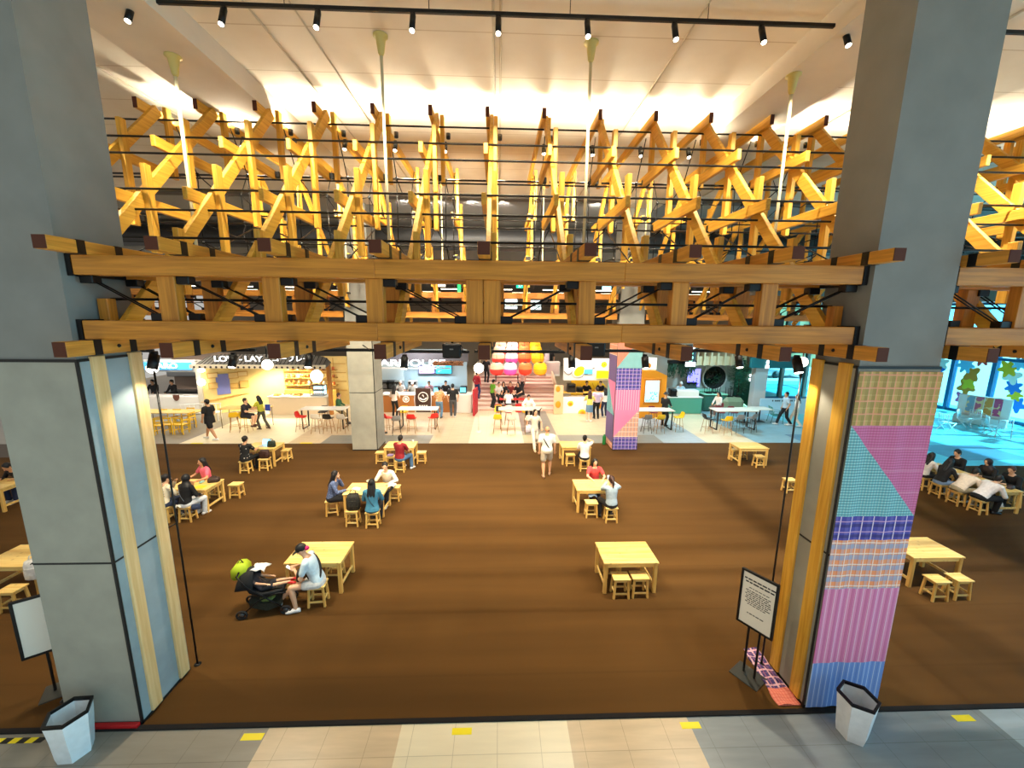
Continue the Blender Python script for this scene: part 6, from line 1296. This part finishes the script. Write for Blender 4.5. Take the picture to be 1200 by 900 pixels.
# --- orange kiosk
YK = 21.0; x0, x1, z0, z1 = rect(752.5,778.5,437,486,YK); xm = (x0+x1)/2
t = thing('order_kiosk', 'orange house shaped kiosk with a tall light blue screen', 'kiosk', (xm,YK,0), world=True); OR = mat('kiosk orange','#e69412',.5)
m = MB(); m.prism([(x0,YK,0),(x1,YK,0),(x1,YK,z1-.15),(xm+.1,YK,z1+.12),(x0,YK,z1+.12)], (0,.6,0)); m.build('body', OR, t)
a0, a1, b0, b1 = rect(757,771,446,471,YK-.03); MB().cbox(((a0+a1)/2+.02,YK-.02,(b0+b1)/2), (a1-a0+.22,.05,b1-b0+.25), .02).build('screen_frame', mat('kiosk dark orange','#c87a0c',.5), t); MB().cbox(((a0+a1)/2,YK-.05,(b0+b1)/2), (a1-a0,.03,b1-b0), .005).build('screen', mat('kiosk screen','#9fe0ee',.3,emit=1.3), t)
d = MB(); rnd = random.Random(2)
for i in range(22): d.ball((a0+.08+rnd.random()*(a1-a0-.16),YK-.068,b0+.06+rnd.random()*(b1-b0)*.4), (.035,.004,.03), 8, 5)
d.build('artwork', mat('kiosk art','#3f8fd8',.3,emit=1), t)
a0, a1, b0, b1 = rect(756,768,419,433,YK+.4); q = thing('sign_box', 'cream sign box with an orange disc on top of the kiosk', 'sign', ((a0+a1)/2,YK+.4,b0), world=True); MB().cbox(((a0+a1)/2,YK+.4,(b0+b1)/2), (a1-a0,.3,b1-b0), .02).build('box', mat('sign cream','#eef0da',.4,emit=.6), q); MB().ball((a0+.16,YK+.24,(b0+b1)/2-.1), (.15,.03,.15), 14, 8).build('disc', mat('fruit orange','#f08c1a',.4), q)
person('person in black with a wide brimmed black hat beside the kiosk', atp(777.5,499), Dg(-60), 'stand', 1.72, .44, '#151518', 'long', '#1b1b20', 'long', '#17171a', 'hat', '#121214', 'a', 0, (0,.2), (-.15,.3,1.1), (.15,.3,1.05), None, None, 1.05, V2)

# --- green cafe
YG = 21.9; GT = mat('green terrazzo','#4f9c86',.5,0,.25,40); DG_ = mat('dark green tile','#2c5f50',.45,0,.15,12); CW = mat('cafe wall','#c9cfca',.6); LT = mat('light oak','#d9c09a',.5)
x0, x1, z0, z1 = rect(783,822,466,486.5,YG)
t = thing('green_counter', 'green terrazzo counter with a white display on top', 'counter', ((x0+x1)/2,YG,0), world=True); MB().cbox(((x0+x1)/2,YG+.45,.5), (x1-x0,.9,.96), .05).build('counter', GT, t); MB().cbox(((x0+x1)/2,YG+.45,.015), (x1-x0+.1,1.0,.03), .01).build('plinth', LT, t); MB().cbox(((x0+x1)/2+.2,YG+.45,1.18), (1.3,.6,.4), .03).build('white_display', WLAM, t); MB().cbox(((x0+x1)/2,YG+.45,1.0), (x1-x0+.04,.94,.04), .01).build('countertop', WLAM, t)
t = thing('green_cafe', 'pale cafe with a round mirror window and dark green benches', 'food stall', (13.4,24.5,0), world=True)
MB().bx(9.3, 16.0, 24.9, 25.0, 0, 4.2).build('back_wall', CW, t)
a0, a1, b0, b1 = rect(827,849,430,457,24.8); MB().cbox(((a0+a1)/2,24.8,(b0+b1)/2), (a1-a0,.1,b1-b0+.2), .02).build('mirror_panel', mat('pale mint','#d7e6dc',.5), t)
p = aty(837.5,442.5,24.7); rr = .78; g = MB(); g.cyl((p.x,24.74,p.z),(p.x,24.70,p.z), rr, None, 32); g.build('round_window', mat('window dark green','#14261f',.15), t); g = MB(); g.tube([(p.x+rr*math.cos(a*PI/16),24.7,p.z+rr*math.sin(a*PI/16)) for a in range(32)], .05, 8, True, True); g.build('window_rim', WHITE, t)
lf = MB(); rnd = random.Random(8)
for i in range(40):
    a, r = rnd.uniform(0,2*PI), rnd.uniform(0,.6); q = Vector((p.x+r*math.cos(a), 24.62, p.z-.1+r*math.sin(a)*.8)); d_ = Vector((rnd.uniform(-1,1),-.3,rnd.uniform(-.4,1))).normalized()*.16; lf.prism([q, q+d_*.5+Vector((.05,0,0)), q+d_, q+d_*.5-Vector((.05,0,.02))], (0,.012,0))
lf.build('window_plant', mat('leaf dark','#1f4a2c',.6), t)
fs = MB(); a0, a1, b0, b1 = rect(786,872,415,428,23.6); fs.bx(a0, a1, 23.5, 23.65, b0, b0+.55); fs.build('slat_frieze', LT, t); sl = MB()
for i in range(8): x = aty(816+i*8,420,23.5).x; sl.bx(x-.05, x+.05, 23.3, 23.9, b0, b1+.35)
sl.bx(a0, a1, 23.45, 23.7, b1+.25, b1+.35); sl.build('pergola', LT, t)
c0 = MB(); c0.cbox((aty(825,470,23.4).x,23.6,.55), (1.6,.7,1.1), .1); c0.cbox((aty(836,470,22.9).x,23.0,.5), (1.5,.8,1.0), .1); c0.build('bench_block', DG_, t); c1 = MB(); c1.cbox((aty(836,470,22.9).x,23.0,1.02), (1.55,.85,.05), .02); c1.cbox((aty(825,470,23.4).x,23.6,1.12), (1.65,.75,.05), .02); c1.build('bench_top', mat('mint top','#8fd6b4',.4), t)
c0 = MB(); c0.cbox((aty(858,475,22.6).x,22.7,.45), (1.3,.8,.9), .25); c0.build('round_counter', mat('olive terrazzo','#7f8f72',.5,0,.2,40), t)
a0, a1, b0, b1 = rect(862,892,432,488,24.2); MB().bx(a0, a1, 24.1, 24.2, 0, b1).build('green_wall', mat('green wall','#1f5f4c',.5), t)
nl = MB()
for i, (u, v) in enumerate(((862,468),(864,472),(879,461),(881,464))): q = aty(u, v, 24.05); nl.tube([(q.x+k_*.12*3, 24.05, q.z-.09*k_*2.2+.03*math.sin(k_*2)) for k_ in range(5 if i < 2 else 4)], .025, 6)
nl.build('neon_squiggle', mat('neon mint','#9ff2cf',.4,emit=2.5), t)
a0, a1, b0, b1 = rect(878.5,889.5,437.5,447.5,24.0); sgn = MB(); sgn.cbox(((a0+a1)/2,24.0,(b0+b1)/2+.14), (a1-a0,.06,.2), .03); sgn.cbox(((a0+a1)/2,24.0,(b0+b1)/2-.14), (a1-a0,.06,.2), .03); sgn.build('white_sign', mat('sign glow','#f4fbff',.4,emit=2.5), t)
screen('violet and blue screen beside the hanging vines', 806.5, 819.5, 432, 453, 24.0, '#8f86ea', 1.5, ('#3f35c8', 9))
a0, a1, b0, b1 = rect(804.5,814,404,430,22.6); t = thing('hanging_sign', 'tall dark hanging sign with white and mint lettering over the vines', 'sign', ((a0+a1)/2,22.6,b0), world=True); MB().cbox(((a0+a1)/2,22.6,(b0+b1)/2), (a1-a0,.1,b1-b0), .01).build('board', mat('sign dark','#24323a',.5), t)
w_ = a1-a0; SGW = mat('sign letters','#f0fffb',.4,emit=2.4); text_mesh('RIF', .3, .01, SGW, t, Vector(((a0+a1)/2,22.54,b1-.2)), sx=1.1); lg = MB(); zc = (b0+b1)/2+.02
lg.ball(((a0+a1)/2,22.545,zc+.12), (.11,.015,.11), 12, 8); lg.ball(((a0+a1)/2,22.545,zc-.12), (.14,.015,.13), 12, 8); lg.ball(((a0+a1)/2,22.545,zc-.3), (.1,.015,.06), 12, 8); lg.build('mint_figure', mat('mint logo','#8ff0d0',.4,emit=2), t)
wb = MB(); wb.cbox(((a0+a1)/2,22.53,b0+.16), (w_,.02,.26), .01); wb.build('white_strip', SGW, t); bs = MB()
for i in range(5): bs.box((a0+.08+i*.09,22.515,b0+.16), (.05,.008,.06))
bs.build('small_letters', mat('print navy','#3b4a86',.6), t)
# hanging vines
p0 = aty(783,425,23.1)
t = thing('hanging_planter', 'row of dark green vines hanging from a trough over the green counter', 'plant', (10.6,23.1,p0.z), world=True); xv0, xv1 = aty(783,425,23.1).x, aty(815,425,23.1).x
MB().cbox(((xv0+xv1)/2,23.1,p0.z+.05), (xv1-xv0,.3,.2), .02).build('trough', BLACK, t); vn = MB(); rnd = random.Random(4)
for i in range(70):
    x = rnd.uniform(xv0+.05, xv1-.05); y = 23.1+rnd.uniform(-.15,.15); L_ = rnd.uniform(.35,.95); vn.tube([(x,y,p0.z),(x+rnd.uniform(-.04,.04),y-.03,p0.z-L_*.5),(x+rnd.uniform(-.05,.05),y-.02,p0.z-L_)], [.02,.028,.008], 5)
    for k_ in range(3): z = p0.z-L_*rnd.uniform(.2,.95); d_ = rnd.choice((-1,1))*.06; vn.prism([(x,y-.02,z),(x+d_,y-.03,z-.02),(x+d_*.9,y-.03,z-.09),(x+d_*.2,y-.02,z-.06)], (0,.01,0))
v_ = vn.build('foliage', mat('vine green','#1f4f3a',.6,0,.3,20), t); v_['kind'] = 'stuff'
# tall plant
p = at(871,484); t = thing('potted_tree', 'tall dark green potted tree in front of the green wall', 'plant', (p.x,23.0,0)); MB().lathe([(.22,0),(.28,.4),(.3,.45),(.26,.45)], n=16).build('pot', mat('pot grey','#6a6f6c',.6), t); MB().tube([(0,0,.4),(.03,0,1.2),(0,.02,2.0)], [.05,.04,.02], 8).build('trunk', mat('bark','#4a3626',.8), t); lf = MB(); rnd = random.Random(6)
for i in range(420):
    th_, z = rnd.uniform(0,2*PI), rnd.uniform(1.0,3.1); r = .5*math.sin((z-.9)/2.3*PI)**.6*rnd.uniform(.3,1); q = Vector((r*math.cos(th_), r*math.sin(th_), z)); d_ = Vector((math.cos(th_+rnd.uniform(-1,1)), math.sin(th_), rnd.uniform(-.5,.6))).normalized()*.2; s_ = Vector((-d_.y, d_.x, .05)).normalized()*.055; lf.prism([q, q+d_*.5+s_, q+d_, q+d_*.5-s_], (0,0,.008))
o_ = lf.build('foliage', mat('tree leaf','#1d5a38',.55,0,.35,10), t); o_['kind'] = 'stuff'
for i, (px, Y, zz, n_st) in enumerate(((834,23.0,1.05,4),(859,22.7,.9,5))):
    p = aty(px,470,Y)
    for j in range(2):
        q = thing('bottle_rack', ('%s rack of upturned stools on the %s' % (('left','right')[j], ('mint topped bench','olive counter')[i])), 'rack', (p.x-.28+j*.5,Y,zz)); m = MB()
        for sx in (-1,1):
            for sy in (-1,1): m.tube([(sx*.13,sy*.13,0),(sx*.16,sy*.16,.55)], .014, 6)
        m.build('legs', BLACK, q); MB().cbox((0,0,.02), (.34,.34,.04), .01).build('seat', BLACK, q)
person('staff in a white cap and pale blue behind the green counter', (aty(797,455,23.3).x,23.3,0), PI, 'stand', 1.68, .44, '#bcd3e0', 'short', '#1c2430', 'long', '#222222', 'cap', '#e8eef0', 'a', .1, (0,.2), (-.2,.34,1.08), (.2,.34,1.08), None, None, 1, V2)
machine('black till on the green counter', aty(788,458,YG+.4).x, YG+.4, 1.02, '#22262a', .4, .42); machine('grey coffee machine behind the green counter', aty(808,452,24.2).x, 24.2, 1.1, '#5c6468', .8, .5)
tag(MB().cbox((11.0,24.3,.55), (3.2,.6,1.1), .03).build('back_bench', CW), 'pale bench along the wall behind the green counter', 'bench')
p = at(840,492); person('woman with long dark hair in white seated at the green cafe table', (p.x,p.y,0), Dg(110), 'sit', 1.64, .73, '#eee8e2', 'long', '#7a5a50', 'long', '#d8c8bc', 'long', '#0d0a0a', 'a', .1, (0,.1), None, None, BARF['fl'], BARF['fr'], .95, V2); bchair('maroon', p.x, p.y, Dg(110)+PI, 'maroon bar chair under the woman in white at the green cafe')
def pedestal(lab, px, py, w):
    p = at(px, py); t = thing('pedestal_table', lab, 'table', (p.x,p.y,0)); MB().cbox((0,0,.74), (w,w*.8,.03), .01).build('tabletop', TOPW, t); MB().cyl((0,0,.02),(0,0,.73), .035, None, 10).build('column', BLACK, t); MB().cbox((0,0,.01), (.5,.4,.02), .005).build('base', BLACK, t)
pedestal('pale pedestal table left of the green wire chair', 889, 494, 1.0); pedestal('pale pedestal table behind the white bar table', 872, 495, 1.0)
p = at(908,495); t = thing('wire_chair', 'green wire armchair beside the pale pedestal table', 'chair', (p.x,p.y,0), Dg(75)); f = MB(); GC = mat('green wire','#3f8f7c',.4,.2)
for sx in (-1,1): f.tube([(sx*.28,-.26,0),(sx*.28,-.26,.62),(sx*.28,.2,.66),(sx*.28,.3,0)], .014, 6)
f.build('frame', GC, t); s = MB()
for i in range(9): u = -.26+i*.065; s.tube([(u,-.24,.42),(u,.18,.40),(u*1.05,.3,.86)], .008, 5)
s.tube([(-.27,.3,.86),(.27,.3,.86)], .012, 6); s.tube([(-.27,-.24,.42),(.27,-.24,.42)], .012, 6); s.build('wire_seat', GC, t)
# pillar, low wall, teal fascia, street side
a0, a1, _, b1 = rect(886,894,434,486,22.4); struct('trim_2', MB().bx(a0, a1, 22.4, 22.8, 0, b1+.3), mat('pillar pale','#cfc9c4',.6))
a0, a1, b0, b1 = rect(880,934,420,429,22.3); t = thing('fascia_sign', 'dark teal fascia board above the low pale wall', 'sign', ((a0+a1)/2,22.3,b0), world=True); MB().cbox(((a0+a1)/2,22.3,(b0+b1)/2), (a1-a0,.2,b1-b0+.25), .02).build('board', mat('teal board','#1f6f73',.5), t); q = aty(899.5,427,22.15); lg = MB(); lg.ball(q+Vector((0,0,.12)), (.09,.02,.13), 10, 6); lg.cbox(q+Vector((0,0,-.14)), (.22,.03,.2), .03); lg.build('white_logo', mat('sign glow','#f4fbff',.4,emit=2.5), t)
a0, a1, b0, b1 = rect(892,950,467,489.5,22.0); t = thing('low_wall', 'low pale blue wall with a line of dark lettering behind the walkers', 'partition', ((a0+a1)/2,22,0), world=True); MB().cbox(((a0+a1)/2,22.05,b1/2), (a1-a0,.1,b1), .01).build('panel', mat('pale blue panel','#bcdcec',.5), t); rnd = random.Random(9); lt = MB(); x = aty(905,469,22).x
while x < aty(933,469,22).x: s = rnd.choice((.05,.06,.07)); lt.box((x+s/2,21.995,b1-.13), (s,.012,.085)); x += s + rnd.choice((.025,.025,.1))
lt.build('lettering', mat('print dark','#2b3a46',.6), t)
p = at(918,498.5); person('man in a grey blue tee and black trousers striding left by the low wall', (p.x,p.y,0), Dg(80), 'stand', 1.76, .44, '#a9c0d0', 'short', '#15151a', 'long', '#f0eeea', 'short', '#120d0c', 'b', .03, (0,0), None, None, (-.1,-.3,.12), (.1,.3,.08), 1.05, V2)
p = at(931,500); person('woman with long black hair in a cream top and trousers walking by the right column', (p.x,p.y,0), Dg(60), 'stand', 1.68, .44, '#f2ece4', 'long', '#e4d8c8', 'long', '#eceae6', 'long', '#0d0a0a', 'a', .03, (0,0), None, None, (-.1,-.25,.12), (.1,.25,.08), 1, V2)
# glazed street side on the right: columns, panes, street
STO = mat('street paving','#c3cfd2',.7); 
struct('ground', MB().bx(15.6, 90, 34, 90, -.3, -.02), STO); struct('ground', MB().bx(30, 90, -10, 34, -.3, -.02), STO)
MUL = mat('blue mullion','#2f6f9a',.4,.3); 
def thin_glass():
    m, nt, b = newmat('thin clear glass'); N = nt.nodes; L = nt.links; out = N['Material Output']
    tr = N.new('ShaderNodeBsdfTransparent'); tr.inputs[0].default_value = (.55,.93,1,1); gl = N.new('ShaderNodeBsdfGlossy'); gl.inputs['Roughness'].default_value = .03
    fr = N.new('ShaderNodeFresnel'); fr.inputs[0].default_value = 1.3; mx = N.new('ShaderNodeMixShader'); L.new(fr.outputs[0], mx.inputs[0]); L.new(tr.outputs[0], mx.inputs[1]); L.new(gl.outputs[0], mx.inputs[2]); L.new(mx.outputs[0], out.inputs['Surface']); return m
GLS = thin_glass()
win = thing('window_1', 'tall glazed wall at the right, looking out on the street', 'window', (28.2,18,0), world=True, kind='structure')
for y in [-3.3+i*2.05 for i in range(18)]: MB().bx(28.1, 28.35, y-.1, y+.1, 0, 6.6).build('mullion', MUL, win)
m = MB()
for z in (.08, 3.4, 6.5): m.bx(28.12, 28.3, -4, 32, z-.08, z+.08)
m.build('transom', MUL, win)
g = MB()
for i in range(17): y = -3.3+i*2.05; g.bx(28.2, 28.22, y+.1, y+1.95, .1, 6.5)
g.build('pane', GLS, win)
rnd = random.Random(11); PC = ('#f2c51c','#e0473f','#f28a1e','#2f7fd8','#f06aa0','#3fc6d8','#f5efe2','#7fd0f0')
for i in range(10):
    y = 9.0+i*2.05+1.025; t = thing('window_mural', '%s painted flower mural on the glazed wall, counting from the camera side' % ORD[i], 'mural', (28.15,y,2.3), world=True, group='flower murals on the glazed wall')
    for k_ in range(8):
        yy, zz, r = y+rnd.uniform(-.45,.45), .9+k_*.5+rnd.uniform(-.15,.2), rnd.uniform(.32,.6); n_ = rnd.randrange(4,8); ph = rnd.uniform(0,6); x_ = 28.19-.006*k_
        m = MB(); m.prism([(x_, yy+.9*r*(.78+.22*math.cos(n_*a+ph))*math.cos(a), zz+r*(.78+.22*math.cos(n_*a+ph))*math.sin(a)) for a in [j_*PI/20 for j_ in range(40)]], (-.003,0,0)); c_ = PC[rnd.randrange(8)]; b_ = m.build('blossom', mat('mural '+c_, c_, .6), t)
        m = MB(); m.prism([(x_-.004, yy+.3*r*math.cos(a), zz+.3*r*math.sin(a)) for a in [j_*PI/8 for j_ in range(16)]], (-.002,0,0)); c_ = PC[rnd.randrange(8)]; m.build('blossom_heart', mat('mural '+c_, c_, .6), b_)
win2 = thing('window_2', 'glazed street side behind the green cafe', 'window', (22,26.5,0), world=True, kind='structure')
for x in [16.3+i*1.7 for i in range(8)]: MB().bx(x-.1, x+.1, 26.4, 26.65, 0, 6.6).build('mullion', mat('stone mullion','#a39c8e',.6), win2)
m = MB(); m.bx(16.2, 28.2, 26.4, 26.6, 4.2, 4.4); m.bx(16.2, 28.2, 26.4, 26.6, 0, .12); m.build('transom', MUL, win2)
g = MB()
for i in range(7): x = 16.3+i*1.7; g.bx(x+.1, x+1.6, 26.5, 26.52, .12, 6.5)
g.build('pane', GLS, win2)
struct('wall_right', MB().bx(28.1, 28.4, -4, 34, 6.6, 10.2), STW); struct('wall_street', MB().bx(16.2, 28.2, 26.4, 26.6, 6.6, 10.2), STW); struct('wall_side', MB().bx(16.05, 16.2, 23.5, 43.8, 0, 7.4), STW)
bld = thing('street_building', 'sandy building across the street, seen past the green cafe', 'building', (26,44,0), world=True); MB().bx(18, 40, 44, 46, 0, 9).build('facade', mat('sandy facade','#d8b98a',.8,0,.15,1), bld); wn_ = MB()
for i in range(9):
    for z in (1.6,4.2,6.8): wn_.bx(19+i*2.3, 20.2+i*2.3, 43.95, 44.05, z, z+1.3)
wn_.build('windows', mat('facade windows','#6d7f86',.2), bld)
cr_ = thing('parked_car', 'white car parked in the street beyond the low pale wall', 'car', (27.2,36.5,0)); b_ = MB()
b_.loft([[(x, y*w, z) for y, z in ((-.85,.3),(-.88,.7),(-.82,.92),(.82,.92),(.88,.7),(.85,.3))] for x, w in ((-2.1,.8),(-1.9,.97),(-.8,1),(.9,1),(1.9,.96),(2.1,.78))]); b_.build('body', mat('car white','#e9edee',.25), cr_); c_ = MB(); c_.loft([[(x*q, y*w, z) for x, y in ((-1,-.8),(1,-.8),(1,.8),(-1,.8))] for q, w, z in ((1.35,1,.9),(.95,.86,1.42))], True, False); c_.build('cabin', mat('car glass','#2f3c44',.15), cr_)
for sx in (-1.3,1.3):
    for sy in (-.85,.85): MB().cyl((sx,sy-.1,.32),(sx,sy+.1,.32), .32, None, 16).build('wheel', mat('tyre','#151515',.7), cr_)
# long settee with floral panels and wire chairs
SY_ = 20.6; p, q = at(1118,492), at(1180,502); a0, a1 = p.x-.6, q.x+.4
st_ = thing('mural_settee', 'long white settee whose back is a row of painted floral tiles', 'settee', ((p.x+q.x)/2,(p.y+q.y)/2,0), math.atan2(q.y-p.y, q.x-p.x)); Lh = (q-p).length
MB().cbox((0,.1,.9), (Lh,.16,1.2), .02).build('back_panel', mat('settee white','#eef3f0',.5), st_); MB().cbox((0,-.15,.22), (Lh,.5,.44), .03).build('seat', mat('settee pale','#d9e8e4',.5), st_)
n_t = 4
for i, c_ in enumerate(('#8fb3c9','#d0708a','#e0a050','#c75a86')):
    x = -Lh/2+.3+(i+.5)*(Lh-.6)/n_t; MB().cbox((x,.012,1.0), ((Lh-.6)/n_t-.04,.02,.92), .004).build('tile_panel', floral('settee tile '+c_, '#f3d9a0', c_, 5, .62), st_)
WC = mat('pale wire','#dfe9ea',.4,.3)
for i, (px, py, rz, lab) in enumerate(((1128,487,.4,'pale wire chair left of the floral settee table'),(1143,488,-.5,'pale wire chair in front of the floral settee'),(1162,496,.9,'pale folding chair nearest the glazed wall'),(1175,500,-.9,'pale folding chair at the right edge beside the settee'),(1108,492,1.6,'pale wire chair half hidden by the patchwork column'))):
    p = at(px,py+13); t = thing('wire_chair', lab, 'chair', (p.x,p.y,0), rz); f = MB()
    for sx in (-1,1): f.tube([(sx*.24,-.24,0),(sx*.22,.2,.45),(sx*.22,.26,.9)], .02, 6); f.tube([(sx*.24,.26,0),(sx*.22,-.22,.45)], .02, 6)
    f.build('frame', WC, t); s = MB()
    for k_ in range(7): u = -.2+k_*.067; s.tube([(u,-.22,.45),(u,.2,.45)], .012, 5); s.tube([(u,.21,.52),(u,.26,.88)], .012, 5)
    s.tube([(-.22,.26,.9),(.22,.26,.9)], .012, 6); s.build('wire_seat', WC, t)

sun = bpy.data.lights.new('daylight_sun', 'SUN'); sun.energy = 14; sun.color = (.75,.93,1); sun.angle = .03
so = bpy.data.objects.new('daylight_sun', sun); col.objects.link(so); so.rotation_euler = Vector((-1,.12,-.8)).to_track_quat('-Z','Y').to_euler()
